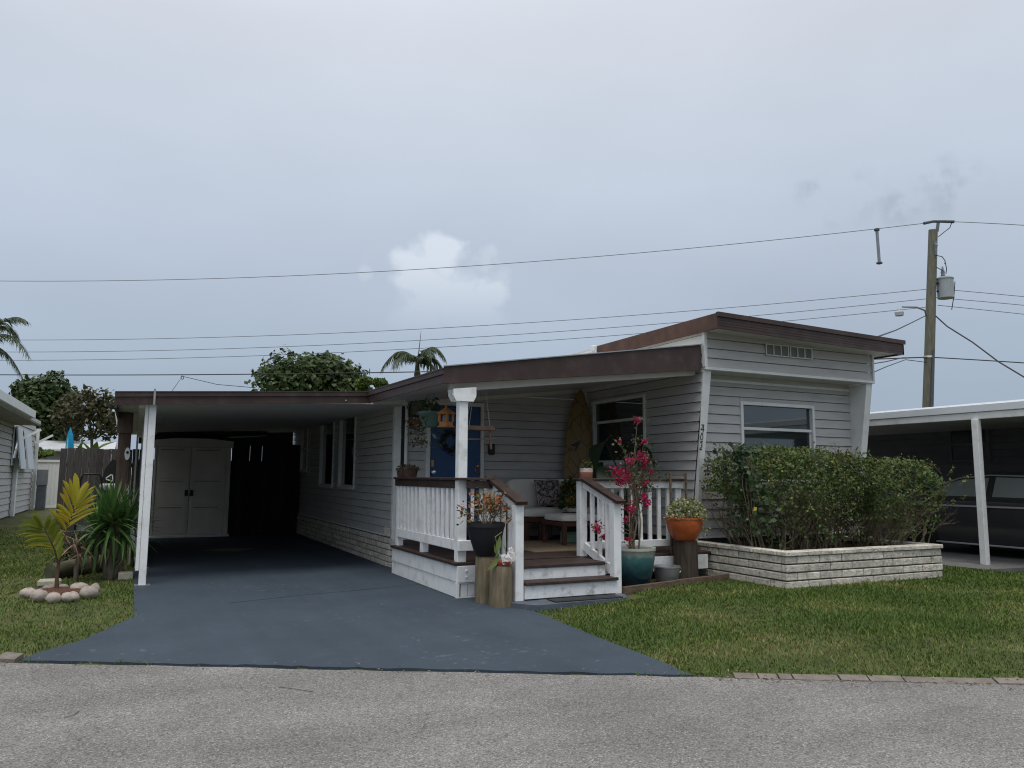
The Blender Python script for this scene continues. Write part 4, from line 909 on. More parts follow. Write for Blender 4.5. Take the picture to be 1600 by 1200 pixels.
# teal glazed pot with bougainvillea
def glaze():
    m = mat('teal_drip_glaze', (.02, .09, .12), .25, .1, 5, spec=.5, coat=.4); n = m.node_tree; lk = n.links.new
    g = n.nodes.new('ShaderNodeNewGeometry'); sp = n.nodes.new('ShaderNodeSeparateXYZ'); lk(g.outputs['Position'], sp.inputs[0]); nz = n.nodes.new('ShaderNodeTexNoise'); nz.inputs['Scale'].default_value = 14; lk(g.outputs['Position'], nz.inputs['Vector'])
    a = n.nodes.new('ShaderNodeMath'); a.operation = 'MULTIPLY_ADD'; lk(nz.outputs['Fac'], a.inputs[0]); a.inputs[1].default_value = .10; lk(sp.outputs['Z'], a.inputs[2])
    cr = n.nodes.new('ShaderNodeValToRGB'); r = n.nodes.new('ShaderNodeMapRange'); r.inputs['From Min'].default_value = .13; r.inputs['From Max'].default_value = .62; lk(a.outputs[0], r.inputs['Value']); lk(r.outputs[0], cr.inputs[0])
    e = cr.color_ramp; e.elements[0].color = (.007, .022, .030, 1); e.elements[1].color = (.42, .42, .36, 1); e.elements[1].position = .93
    q = e.elements.new(.40); q.color = (.009, .048, .060, 1); q = e.elements.new(.70); q.color = (.055, .15, .15, 1)
    lk(cr.outputs[0], n.nodes['Principled BSDF'].inputs['Base Color']); return m
bz = .088
teal = pot('glazed_pot', 'cream and teal glazed pot holding the pink bougainvillea', (5.56, 8.02, bz), [(.175, 0), (.19, .01), (.235, .18), (.258, .36), (.262, .42), (.272, .43), (.272, .46)], glaze(), .03)
m_boug = leafmat('bougainvillea_bract', [(0, (.33, .015, .07)), (.6, (.48, .028, .11)), (1, (.55, .06, .15))], .5, .35)
m_bleaf = leafmat('bougainvillea_leaf', [(0, (.04, .07, .02)), (.6, (.07, .10, .03)), (1, (.15, .13, .05))], .5, .25)
boug = thing('bougainvillea', 'pink flowering bougainvillea on thin stems in the teal pot', 'shrub', (5.56, 8.02, bz+.41))
mb = MB(); tips = []
clusters = [(996, 656, .035), (968, 690, .02), (1006, 690, .03), (1000, 712, .05), (1010, 720, .045), (985, 722, .05), (962, 737, .06), (978, 742, .065), (970, 752, .05), (1005, 728, .03), (1018, 737, .025), (1007, 755, .04), (968, 785, .055), (962, 795, .04), (1007, 778, .055), (1010, 788, .04), (985, 795, .05), (978, 812, .03), (933, 826, .045), (944, 838, .035), (982, 843, .03)]
pc = [GY(a, b, 7.95) for a, b, _ in clusters]
for k in range(7):
    a = random.uniform(0, 6.28); mb.tube([(5.56+.06*math.cos(a), 8.02+.06*math.sin(a), bz+.39), (5.58+.05*math.cos(a+1), 8.0+.05*math.sin(a), .85), (5.56+.09*math.cos(a), 8.0, 1.1), (5.6+.10*math.cos(a+.7), 8.0, 1.32)], [.014, .011, .009, .007], 6)
for q in pc:
    hub = np.array((5.57+random.uniform(-.08, .08), 8.0, min(1.25, max(.7, q[2]-.15)))); mid = (hub+q)/2+[random.uniform(-.04, .04), random.uniform(-.03, .03), .06]
    mb.tube([hub, mid, q], [.006, .005, .003], 5)
for k in range(14):
    a = np.array((5.57+random.uniform(-.1, .12), 8.0, random.uniform(.9, 1.3))); b = a+np.array((random.uniform(-.2, .3), random.uniform(-.1, .1), random.uniform(.15, .65))); mb.tube([a, (a+b)/2+[.03, 0, .02], b], .004, 5); tips.append(b); tips.append((a+b)/2)
mb.build('branches', m_twig, boug)
C = []
for q, (_, _, r) in zip(pc, clusters):
    for j in range(int(1250*r)): C.append(np.array(q)+RNG.normal(0, r*.62, 3))
C = np.array(C); V, Fc = leaves_np(C, RNG.normal(0, 1, (len(C), 3))+[0, -.5, .2], .034, .8, .4); from_np('flowers', V, Fc, m_boug, boug, kind='stuff')
C = np.array([np.array(t)+RNG.normal(0, .05, 3) for t in tips+[q for q in pc] for j in range(13)]); V, Fc = leaves_np(C, RNG.normal(0, 1, (len(C), 3))+[0, -.3, .5], .042, .6); from_np('foliage', V, Fc, m_bleaf, boug, kind='stuff')
# steel bucket
bk = thing('steel_bucket', 'galvanised steel bucket standing between the teal pot and the log', 'bucket', (6.10, 8.08, .088))
mb = MB(); mb.lathe([(.13, 0), (.135, .008), (.165, .185), (.172, .19), (.172, .205), (.16, .205), (.13, .03), (.01, .028)], (6.10, 8.08, .088), 28); mb.build('body', m_metal, bk, smooth=True)
mb = MB(); mb.tube([(6.27+.03*math.cos(t), 8.05, .24+.035*math.sin(t)) for t in np.linspace(-1.5, 1.5, 8)], .006, 6); mb.build('handle', m_metal, bk, smooth=True)
# orange pot on dark log
log_stump('dark wet log stump under the orange pot', 6.50, 8.20, .086, .155, .50, mat('dark_wet_log', (.055, .042, .030), .85, .35, 5, stretch=(5, 5, .7), bump=.6, bscale=14))
m_orange = mat('orange_swirl_glaze', (.42, .095, .025), .45, .25, 5, stretch=(1.4, 1.4, 2.5), coat=.2)
opot = pot('orange_pot', 'round orange ridged pot with variegated foliage on the dark log', (6.47, 8.18, .593), [(.12, 0), (.15, .015), (.21, .12), (.235, .22), (.235, .27), (.245, .275), (.245, .295)], m_orange, .02)
m_varieg = leafmat('variegated_leaf', [(0, (.05, .085, .025)), (.35, (.16, .19, .06)), (.7, (.36, .36, .16)), (1, (.50, .48, .26))], .5, .25)
def mound(parent, c, rx, ry, rz_, n_, m, ls, asp=.55, droop=None):
    C = RNG.normal(0, 1, (n_, 3)); C /= np.linalg.norm(C, axis=1, keepdims=True); C *= RNG.uniform(.35, 1, (n_, 1))**.5*[[rx, ry, rz_]]; C[:, 2] = np.abs(C[:, 2])-.02
    C += np.array(c); 
    if droop is not None: C = np.concatenate([C, droop])
    V, Fc = leaves_np(C, RNG.normal(0, .8, (len(C), 3))+[0, -.5, .6], ls, asp); return from_np('foliage', V, Fc, m, parent, kind='stuff')
dp = np.array([np.array((6.47+.24*math.cos(a)*s_, 8.18+.24*math.sin(a)*s_-.02, .87-dz)) for a, s_, dz in [(random.uniform(5.3, 7.0), random.uniform(1.0, 1.35), random.random()*.28) for _ in range(60)]])
mound(opot, (6.48, 8.16, .88), .29, .26, .30, 1000, m_varieg, .04, droop=dp)
# wooden trellis against the wall
tr = thing('wooden_trellis', 'small brown wooden ladder trellis leaning behind the orange pot', 'trellis', (6.65, 8.36, .086))
mb = MB(); ta, tb = GY(1047, 738, 8.36), GY(1071, 738, 8.36)
for xx in (ta[0], tb[0]): mb = MB(); mb.box(xx-.013, xx+.013, 8.345, 8.37, .086, ta[2], .003); mb.build('upright', m_timber, tr)
for zz in (ta[2]-.03, .95, .6): mb = MB(); mb.box(ta[0]+.014, tb[0]-.014, 8.35, 8.366, zz-.013, zz+.013, .002); mb.build('rung', m_timber, tr)

# ------------------------------------------------------------------ things on and around the porch
def cushion(mb, x0, x1, y0, y1, z0, z1, b=.05, n=8):
    """pillow-soft box: superellipsoid"""
    cx_, cy_, cz_ = (x0+x1)/2, (y0+y1)/2, (z0+z1)/2; a, b_, c = (x1-x0)/2, (y1-y0)/2, (z1-z0)/2
    V = []; Fs = []; nu, nv = 28, 12; e1, e2 = .35, .25
    f = lambda w, e: math.copysign(abs(w)**e, w)
    for j in range(nv+1):
        t = -math.pi/2+math.pi*j/nv
        for i in range(nu):
            u = 2*math.pi*i/nu; V.append((cx_+a*f(math.cos(t), e1)*f(math.cos(u), e2), cy_+b_*f(math.cos(t), e1)*f(math.sin(u), e2), cz_+c*f(math.sin(t), e1)))
    for j in range(nv):
        for i in range(nu): Fs.append((j*nu+i, j*nu+(i+1) % nu, (j+1)*nu+(i+1) % nu, (j+1)*nu+i))
    mb.add(V, Fs)
sofa = thing('outdoor_sofa', 'low wooden porch sofa with off white cushions along the back wall', 'sofa', (6.1, 11.2, ZD))
sy0, sy1 = 10.72, 11.52; sx0, sx1 = 5.42, 6.98
mb = MB(); mb.box(sx0, sx1, sy0, sy1, .70, .765, .006); mb.build('seat_frame', m_sofawood, sofa)
for x in (sx0+.01, sx0+.28, sx1-.09):
    for y in (sy0+.01, sy1-.09): mb = MB(); mb.box(x, x+.08, y, y+.08, ZD, .70, .004); mb.build('leg', m_sofawood, sofa)
for k in range(2): mb = MB(); w = (sx1-sx0)/2; cushion(mb, sx0+k*w+.005, sx0+(k+1)*w-.005, sy0, sy1-.12, .765, .915); mb.build('seat_cushion', m_cushion, sofa, smooth=True)
mb = MB(); mb.box(sx0, sx1, sy1-.05, sy1, .765, 1.28, .006); mb.build('back_frame', m_sofawood, sofa)
for k in range(2): mb = MB(); w = (sx1-sx0)/2; cushion(mb, sx0+k*w+.005, sx0+(k+1)*w-.005, sy1-.22, sy1-.05, .90, 1.37); mb.build('back_cushion', m_cushion, sofa, smooth=True)
ott = thing('footstool', 'square wooden footstool with a thin off white cushion before the sofa', 'footstool', (5.85, 9.95, ZD))
ox0, ox1, oy0, oy1 = 5.55, 6.25, 9.75, 10.4
mb = MB(); mb.box(ox0, ox1, oy0, oy1, .69, .75, .006); mb.build('frame', m_sofawood, ott)
for x in (ox0+.005, ox1-.065):
    for y in (oy0+.005, oy1-.065): mb = MB(); mb.box(x, x+.06, y, y+.06, ZD, .69, .004); mb.build('leg', m_sofawood, ott)
mb = MB(); cushion(mb, ox0, ox1, oy0, oy1, .75, .86); mb.build('cushion', m_cushion, ott, smooth=True)
def throw_pillow(label, c, w, h, m, tiltx=-18, rz_=0):
    V = []; Fs = []; n = 14
    for s_ in (1, -1):
        for j in range(n+1):
            for i in range(n+1):
                u, v = i/n*2-1, j/n*2-1; b = (1-u**4)*(1-v**4); k = 1-.10*(u*u*v*v) if False else 1; pinch = 1-.06*(1-abs(u*v))*(abs(u)**6+abs(v)**6)
                V.append((u*w/2*pinch, s_*-.085*b**.6, v*h/2*pinch))
        o = 0 if s_ == 1 else (n+1)**2
        for j in range(n):
            for i in range(n):
                q = (o+j*(n+1)+i, o+j*(n+1)+i+1, o+(j+1)*(n+1)+i+1, o+(j+1)*(n+1)+i); Fs.append(q if s_ == 1 else q[::-1])
    o = MB().add(V, Fs).build('throw_pillow', m, smooth=True); o.location = c; o.rotation_euler = (rad(tiltx), 0, rad(rz_)); tag(o, label, 'pillow'); return o
def pillow_mat():
    m = mat('coral_print_fabric', (.30, .24, .22), .95, .1, 5); n = m.node_tree; lk = n.links.new
    tc = n.nodes.new('ShaderNodeTexCoord'); nz = n.nodes.new('ShaderNodeTexNoise'); nz.inputs['Scale'].default_value = 11; nz.inputs['Detail'].default_value = 3; nz.inputs['Distortion'].default_value = 2.2; lk(tc.outputs['Object'], nz.inputs['Vector'])
    cr = n.nodes.new('ShaderNodeValToRGB'); e = cr.color_ramp; e.elements[0].position = .44; e.elements[0].color = (.055, .045, .045, 1); e.elements[1].position = .52; e.elements[1].color = (.30, .25, .23, 1); lk(nz.outputs['Fac'], cr.inputs[0])
    lk(cr.outputs[0], n.nodes['Principled BSDF'].inputs['Base Color']); return m
pp = GY(862, 770, 11.0); throw_pillow('dark coral print throw pillow on the porch sofa', (pp[0], 11.12, 1.14), .46, .44, pillow_mat(), -16)
pp = GY(897, 775, 11.0); throw_pillow('mustard yellow throw pillow at the right end of the sofa', (pp[0]+.05, 11.10, 1.13), .40, .42, mat('mustard_fabric', (.36, .20, .045), .95, .1, 9), -14, -20)
rug = MB(); rug.box(4.75, 6.3, 9.1, 10.7, ZD+.001, ZD+.009); rug.box(4.79, 6.26, 9.14, 10.66, ZD+.0095, ZD+.011); tag(rug.build('rug', mat('tan_woven_rug', (.24, .18, .12), .95, .2, 30, stretch=(1, 4, 1), bump=.4, bscale=60)), 'tan woven rug on the porch deck before the sofa', 'rug')
ga = GY(856, 828, 11.1); jar = MB(); jar.lathe([(.07, 0), (.09, .02), (.095, .12), (.085, .2), (.06, .22)], (ga[0], 11.15, ZD), 20); tag(jar.build('glass_jar', mat('grey_glass_jar', (.20, .22, .20), .25, .2, 5), smooth=True), 'grey round jar standing beneath the porch sofa', 'jar')
mi = thing('storage_tin', 'mint green lidded box under the footstool', 'box', (5.93, 10.2, ZD+.012))
mb = MB(); mb.box(5.80, 6.02, 10.1, 10.28, ZD+.0115, ZD+.15, .01); mb.build('box', mat('mint_enamel', (.22, .38, .28), .5, .1, 6), mi); mb = MB(); mb.box(5.79, 6.03, 10.09, 10.29, ZD+.1505, ZD+.17, .006); mb.build('lid', MATS['mint_enamel'], mi)
# surfboard leaning in the corner
def surf_mat():
    m = mat('ochre_surfboard_print', (.30, .19, .06), .5, .2, 4); n = m.node_tree; lk = n.links.new
    tc = n.nodes.new('ShaderNodeTexCoord'); vo = n.nodes.new('ShaderNodeTexVoronoi'); vo.feature = 'DISTANCE_TO_EDGE'; vo.inputs['Scale'].default_value = 5.5
    mpn = n.nodes.new('ShaderNodeMapping'); mpn.inputs['Scale'].default_value = (1.3, 1, .75); lk(tc.outputs['Object'], mpn.inputs[0]); lk(mpn.outputs[0], vo.inputs['Vector'])
    cr = n.nodes.new('ShaderNodeValToRGB'); e = cr.color_ramp; e.elements[0].position = .01; e.elements[0].color = (.10, .062, .03, 1); e.elements[1].position = .06; e.elements[1].color = (.21, .135, .05, 1); lk(vo.outputs[0], cr.inputs[0]); lk(cr.outputs[0], n.nodes['Principled BSDF'].inputs['Base Color']); return m
n = 28; Lb = 2.50; V = []; Fs = []; ring = 12
for i in range(n+1):
    t = i/n; z = Lb*t; w = .27*(math.sin(math.pi*min(1, .10+.90*t))**.62 if t < 1 else 0.0)*(1-.12*(1-t)); w = max(w, .006); th = .035*(1-abs(2*t-1)**4)+.004
    for k in range(ring): a = 2*math.pi*k/ring; V.append((w*math.cos(a), th*math.sin(a), z))
for i in range(n):
    for k in range(ring): Fs.append((i*ring+k, i*ring+(k+1) % ring, (i+1)*ring+(k+1) % ring, (i+1)*ring+k))
Fs += [tuple(range(ring))[::-1], tuple(range(n*ring, (n+1)*ring))]
surf = thing('surfboard', 'ochre surfboard with dark vein pattern standing in the porch corner', 'surfboard', (6.66, 11.24, ZD)); 
sb_ = MB().add(V, Fs).build('board', surf_mat(), None, smooth=True); sb_.parent = surf; sb_.location = (0, 0, 0); surf.rotation_euler = (rad(-4), rad(2.2), rad(-22))
st_ = MB(); st_.prism([(-.16, 1.52), (.02, 1.60), (-.02, 1.50), (-.10, 1.36), (-.06, 1.48)], 'y', -.042, -.035); so = st_.build('emblem', m_black, None); so.parent = surf
# elephant-ear plants
def big_leaf(name, L_, W_, m, parent, base, direction_, droop, roll=0, notch=True):
    """heart-shaped blade with a cupped midrib, its stalk attached"""
    n = 12; V = []; Fs = []
    for i in range(n+1):
        t = i/n; w = W_*.5*(math.sin(math.pi*(t**.62))**.85 if 0 < t < 1 else 0); y = L_*t; z = -droop*t*t*L_
        for s_ in (-1, -.5, 0, .5, 1): V.append((s_*w, y-(abs(s_)*L_*.10 if notch else 0)*(1-t), z+abs(s_)*w*.28))
    for i in range(n):
        for k in range(4): a = i*5+k; Fs.append((a, a+1, a+6, a+5))
    V = np.array(V); d = np.array(direction_, float); d /= np.linalg.norm(d); sdv = np.cross(d, (0, 0, 1.0)); sdv /= np.linalg.norm(sdv)+1e-9; up = np.cross(sdv, d)
    c, s_ = math.cos(roll), math.sin(roll); sd2 = sdv*c+up*s_; up2 = up*c-sdv*s_
    W = np.array(base)+V[:, :1]*sd2+V[:, 1:2]*d+V[:, 2:]*up2
    return MB().add(W, Fs).build(name, m, parent, smooth=True)
m_eleph = leafmat('elephant_ear_leaf', [(0, (.012, .030, .014)), (1, (.022, .050, .022))], .35, .15, .5)
ele = thing('elephant_ear_plant', 'dark elephant ear plant with broad drooping leaves by the porch window', 'plant', (6.55, 9.6, ZD))
mb = MB(); mb.lathe([(.15, 0), (.18, .15), (.2, .3), (.19, .3), (.01, .28)], (6.55, 9.6, ZD), 24); mb.build('pot', m_black, ele, smooth=True)
for px, py, yy, dx, L_, W_, dr in ((945, 690, 9.5, -1, .62, .36, .55), (1000, 708, 9.3, 1, .30, .24, .5), (955, 735, 9.2, -.4, .5, .4, .9), (975, 700, 9.7, .3, .5, .36, .7), (1000, 700, 9.6, .5, .3, .22, .8), (930, 725, 9.6, -.6, .42, .3, .8)):
    q = GY(px, py, yy); mb = MB(); mb.tube([(6.55, 9.6, ZD+.28), (6.55+(q[0]-6.55)*.4, 9.6+(q[1]-9.6)*.4, (q[2]+.7)/2+.2), tuple(q)], [.014, .011, .008], 6); mb.build('stalk', m_eleph, ele, smooth=True)
    big_leaf('leaf', L_, W_, m_eleph, ele, q, (dx, -.55, -.25), dr, roll=random.uniform(-.5, .5))
# fern by the sofa
fern = thing('potted_fern', 'bushy green fern beside the surfboard at the sofa end', 'fern', (6.35, 10.3, .76))
q = GY(893, 748, 10.3); fern.location = (q[0], 10.3, ZD)
mb = MB(); mb.lathe([(.12, 0), (.15, .45), (.13, .45), (.01, .43)], (q[0], 10.3, ZD), 20); mb.build('pot', m_black, fern, smooth=True)
mound(fern, (q[0], 10.3, .95), .22, .22, .50, 700, leafmat('fern_leaf', [(0, (.02, .045, .012)), (1, (.045, .085, .02))]), .09, .22)
# two-tone pot on the right rail
q = GY(916, 742, 8.47); tp = pot('two_tone_pot', 'cream topped terracotta pot with small plant on the right rail', (q[0], 8.47, ZT+.001), [(.075, 0), (.08, .01), (.082, .075)], m_terra, .012, False)
mb = MB(); mb.lathe([(.083, 0), (.0845, .05), (.076, .05), (.072, .01)], (q[0], 8.47, ZT+.077), 24); mb.build('rim_band', mat('cream_glaze', (.55, .46, .42), .6, .1, 8), tp, smooth=True)
mound(tp, (q[0], 8.47, ZT+.10), .10, .08, .17, 130, leafmat('small_sprig', [(0, (.05, .06, .02)), (1, (.12, .12, .04))]), .045, .35)
# terracotta bowls on the left rail
for k, (px, yy, r, lab, lm) in enumerate(((628, 10.66, .10, 'brown clay pot of trailing succulents at the wall end of the left rail', 'a'), (639, 10.33, .11, 'ribbed brown clay bowl beside the trailing succulents on the left rail', 'b'))):
    q = GY(px, 742, yy); tb_ = pot('clay_pot', lab, (XP, yy, ZT+.001), [(r*.75, 0), (r*.8, .01), (r*.97, .10), (r, .105), (r, .13)], mat('dark_clay', (.10, .055, .04), .85, .25, 9, stretch=(1, 1, 8)), .015)
    mound(tb_, (XP, yy-.02, ZT+.11), r*1.15, r*1.1, .09, 160, leafmat('succulent_leaf', [(0, (.05, .06, .035)), (.7, (.10, .09, .05)), (1, (.18, .13, .09))]), .04, .6)
# hanging things under the porch roof
def hang_wire(mb, a, b, r=.003): mb.tube([a, b], r, 5)
q = GY(672, 655, 10.0); hp = thing('hanging_pot', 'green hanging bowl pot with trailing leaves before the door', 'hanging plant', tuple(q))
mb = MB(); mb.lathe([(.085, -.11), (.10, -.105), (.155, .06), (.172, .065), (.172, .10), (.16, .10), (.14, .03), (.01, .02)], tuple(q), 28); mb.build('pot', mat('sage_green_plastic', (.10, .17, .14), .5, .1, 5), hp, smooth=True)
mb = MB(); topz = cz(q[0])-.005
for a in (0, 2.1, 4.2): hang_wire(mb, q+[.155*math.cos(a), .155*math.sin(a), .09], (q[0], q[1], q[2]+.45), .0025)
hang_wire(mb, (q[0], q[1], q[2]+.45), (q[0], q[1], topz)); mb.build('hanger', m_black, hp)
tr_ = np.array([q+np.array((random.uniform(-.2, .22), random.uniform(-.16, .1), 0))+[0, 0, .06-random.random()**1.3*.42] for _ in range(110)]); C = np.concatenate([np.array([q+np.array((random.gauss(0, .09), random.gauss(0, .09), .12+abs(random.gauss(0, .09)))) for _ in range(60)]), tr_[np.abs(tr_[:, 0]-q[0]) > .08]])
V, Fc = leaves_np(C, RNG.normal(0, .6, (len(C), 3))+[0, -.7, .3], .075, .45); from_np('foliage', V, Fc, leafmat('trailing_leaf', [(0, (.03, .06, .02)), (.8, (.07, .11, .045)), (1, (.30, .33, .26))]), hp, kind='stuff')
q = GY(649, 660, 11.05); ha = thing('hanging_basket', 'small hanging basket of dry orange tinted air plants near the wall lantern', 'hanging plant', tuple(q))
mb = MB(); mb.lathe([(.02, -.09), (.07, -.07), (.10, 0), (.11, .03), (.10, .03), (.01, .0)], tuple(q), 18); mb.build('basket', mat('coir_fibre', (.16, .085, .04), .95, .4, 30, bump=.6), ha, smooth=True)
mb = MB(); hang_wire(mb, q+[.1, 0, .03], (q[0], q[1], q[2]+.35)); hang_wire(mb, q+[-.1, 0, .03], (q[0], q[1], q[2]+.35)); hang_wire(mb, (q[0], q[1], q[2]+.35), (q[0], q[1], cz(q[0])-.003)); mb.build('hanger', m_black, ha)
C = np.concatenate([np.array([q+np.array((random.gauss(0, .07), random.gauss(0, .06), random.gauss(.03, .1))) for _ in range(120)]), np.array([q+np.array((random.gauss(.03, .11), random.gauss(0, .08), -random.random()*.38)) for _ in range(90)])])
V, Fc = leaves_np(C, RNG.normal(0, .6, (len(C), 3))+[0, -.6, .3], .07, .3); from_np('foliage', V, Fc, leafmat('dry_air_plant', [(0, (.05, .06, .025)), (.6, (.12, .11, .05)), (.85, (.24, .12, .05)), (1, (.35, .30, .2))]), ha, kind='stuff')
# bird feeder lantern
q = GY(696.5, 666, 9.3); bf = thing('bird_feeder', 'orange wooden hexagonal bird feeder house hanging left of the porch post', 'bird feeder', tuple(q))
m_pine = mat('orange_pine', (.42, .17, .045), .55, .2, 6, stretch=(1, 1, .3))
def ngon(n, r, ph=.26): return [(q[0]+r*math.cos(ph+2*math.pi*k/n), q[1]+r*math.sin(ph+2*math.pi*k/n)) for k in range(n)]
mb = MB(); mb.prism(ngon(6, .125), 'z', q[2]-.012, q[2]); mb.build('base', m_pine, bf)
mb = MB(); mb.prism(ngon(6, .098), 'z', q[2]+.001, q[2]+.055); mb.build('tray', m_pine, bf)
for (x, y) in ngon(6, .098): mb = MB(); mb.box(x-.010, x+.010, y-.010, y+.010, q[2]+.055, q[2]+.155, .002); mb.build('pillar', m_pine, bf)
mb = MB(); mb.lathe([(.045, .05), (.045, .15)], tuple(q), 12); mb.build('seed_tube', mat('seed_tube', (.22, .21, .20), .4, .3, 20), bf)
mb = MB(); p6 = ngon(6, .135); mb.add([(x, y, q[2]+.155) for x, y in p6]+[(x, y, q[2]+.165) for x, y in p6]+[(q[0], q[1], q[2]+.255)], [tuple(range(6))[::-1]]+[(i, (i+1) % 6, 6+(i+1) % 6, 6+i) for i in range(6)]+[(6+i, 6+(i+1) % 6, 12) for i in range(6)]); mb.build('roof', m_pine, bf)
mb = MB(); mb.lathe([(.012, .245), (.014, .262), (.005, .275)], tuple(q), 8); hang_wire(mb, q+[0, 0, .27], (q[0], q[1], cz(q[0])-.003)); mb.build('hanger', m_pine, bf)
# hanging perch
q0, q1 = GY(720, 669, 8.80), GY(771, 670, 8.80); pc_ = thing('hanging_perch', 'brown wooden hanging swing perch right of the porch post', 'perch', tuple((q0+q1)/2))
m_perch = mat('grey_brown_wood', (.16, .10, .07), .8, .25, 8)
mb = MB(); mb.box(q0[0], q1[0], 8.75, 8.85, q0[2]-.02, q0[2]+.035, .006); mb.build('shelf', m_perch, pc_)
for x in (q0[0]+.06, q1[0]-.05): mb = MB(); mb.bar((x, 8.80, q0[2]-.02), (x+(.015 if x > 3.8 else -.01), 8.79, q0[2]-.25), .022, .022); mb.build('leg', m_perch, pc_)
mb = MB(); mb.bar((q0[0]-.02, 8.78, q0[2]-.135), (q1[0]+.02, 8.78, q0[2]-.125), .014, .014); mb.build('perch_bar', m_perch, pc_)
mb = MB(); tpx = cz((q0[0]+q1[0])/2)-.003
for a, b in ((q0[0]+.06, .22), (q0[0]+.11, .22), (q1[0]-.05, .36)): hang_wire(mb, (a, 8.8, q0[2]+.03), (q0[0]+b-.04, 8.8, tpx), .0035)
mb.build('cord', mat('pale_cord', (.35, .34, .32), .8), pc_)
# wreath on the door
q = GY(703, 690, YDW); wr = thing('door_wreath', 'faint dark twig wreath hanging on the blue door', 'wreath', (q[0], YDW-.03, q[2]))
C = np.array([(q[0]+(.13+random.gauss(0, .025))*math.cos(a), YDW-.03-random.random()*.03, q[2]+(.15+random.gauss(0, .03))*math.sin(a)) for a in np.linspace(0, 6.28, 180)])
V, Fc = leaves_np(C, RNG.normal(0, .5, (180, 3))+[0, -1, 0], .07, .3); from_np('twigs', V, Fc, leafmat('wreath_twig', [(0, (.02, .02, .018)), (1, (.06, .05, .045))]), wr, kind='stuff')

# ------------------------------------------------------------------ shed, fences and things at the back of the carport
shed = thing('storage_shed', 'taupe plastic storage shed with double doors at the end of the carport', 'shed', (1.1, 19.2, 0))
SX0, SX1, SY = .34, 1.93, 18.75; m_shed = mat('taupe_resin', (.66, .61, .545), .6, .08, 3, dirt=((.34, .32, .29), .4, 3)); m_shed2 = mat('taupe_resin_panel', (.70, .65, .58), .6, .08, 3, bump=.1, bscale=60)
mb = MB(); mb.box(SX0+.02, SX1-.02, SY+.03, SY+1.3, .02, 2.05); mb.build('body', m_shed, shed)
mb = MB(); mb.prism([(SX0-.04, 2.02), (SX1+.04, 2.02), (SX1+.04, 2.16), ((SX0+SX1)/2+.35, 2.21), ((SX0+SX1)/2-.35, 2.21), (SX0-.04, 2.16)], 'y', SY-.06, SY+1.34); mb.build('roof', m_shed, shed)
mb = MB(); mb.box(SX0-.03, SX1+.03, SY-.05, SY+.029, .019, .07, .006); mb.build('threshold', m_trim, shed)
for x0, x1 in ((SX0, SX0+.04), (SX1-.10, SX1)): mb = MB(); mb.box(x0, x1, SY-.03, SY+.029, .071, 2.015, .006); mb.build('jamb', m_shed2, shed)
xm = 1.08
for x0, x1, hx in ((SX0+.045, xm-.011, xm-.055), (xm+.011, SX1-.105, xm+.055)):
    mb = MB(); mb.box(x0, x1, SY-.012, SY+.02, .075, 2.01, .005); dr = mb.build('door', m_shed2, shed)
    for za, zb in ((.11, .70), (.73, 1.28), (1.31, 1.97)):
        mb = MB(); mb.box(x0+.05, x1-.05, SY-.020, SY-.0125, za, zb, .006); mb.build('panel', m_shed2, dr)
        mb = MB(); mb.box(x0+.08, x1-.12, SY-.03, SY-.0205, zb-.03, zb-.015, .003); mb.build('groove_shadow_strip', mat('taupe_groove_shadow', (.22, .20, .18), .7), dr)  # raised strip coloured dark to draw the shadow of a door groove
    mb = MB(); mb.box(hx-.035, hx+.035, SY-.045, SY-.0205, .93, 1.06, .008); mb.build('handle', m_black, dr)
# things stored on the shed roof
mb = MB(); n = 16; V = []; Fs = []
for i in range(n+1):
    t = i/n; w = .26*math.sin(math.pi*(.04+.92*t))**.7; hh = .13*math.sin(math.pi*(.06+.88*t))**.6
    for k in range(12): a = 2*math.pi*k/12; V.append((.2+2.6*t, 19.4+w*math.cos(a), 2.40+hh*math.sin(a)))
for i in range(n):
    for k in range(12): Fs.append((i*12+k, i*12+(k+1) % 12, (i+1)*12+(k+1) % 12, (i+1)*12+k))
kay = MB().add(V, Fs+[tuple(range(12))[::-1], tuple(range(n*12, n*12+12))]).build('kayak', mat('dark_teal_hull', (.015, .04, .045), .4, .2, 3), smooth=True); tag(kay, 'dark kayak lying across the shed roof below the carport ceiling', 'kayak')
# dark plank fence beside the shed
df = thing('plank_fence', 'very dark plank fence between the shed and the house wall', 'fence', (2.7, 19.2, 0))
x = SX1+.06; k = 0
while x < XA-.1:
    w = .135; mb = MB(); mb.box(x, x+w, 19.2, 19.22, .02, 2.15+random.uniform(-.03, .03), .003); mb.build('plank', m_darkfence, df); x += w+(.005 if k in (2, 4) else .0005); k += 1
mb = MB(); mb.box(SX1+.05, XA-.08, 19.221, 19.26, .5, .59); mb.build('rail', m_darkfence, df); mb = MB(); mb.box(SX1+.05, XA-.08, 19.221, 19.26, 1.6, 1.69); mb.build('rail', m_darkfence, df)
# grey plank fence left of the carport
gf = thing('plank_fence', 'weathered grey plank fence left of the carport below the trees', 'fence', (-.7, 18.8, 0))
x = GY(95, 700, 18.8)[0]
while x < .25:
    w = random.uniform(.125, .15); mb = MB(); mb.box(x, x+w-.006, 18.8, 18.82, .02, 1.95+random.uniform(-.02, .02), .003); mb.build('plank', m_fence, gf); x += w
for z in (.45, 1.55): mb = MB(); mb.box(GY(95, 700, 18.8)[0], .25, 18.821, 18.86, z, z+.09); mb.build('rail', m_fence, gf)
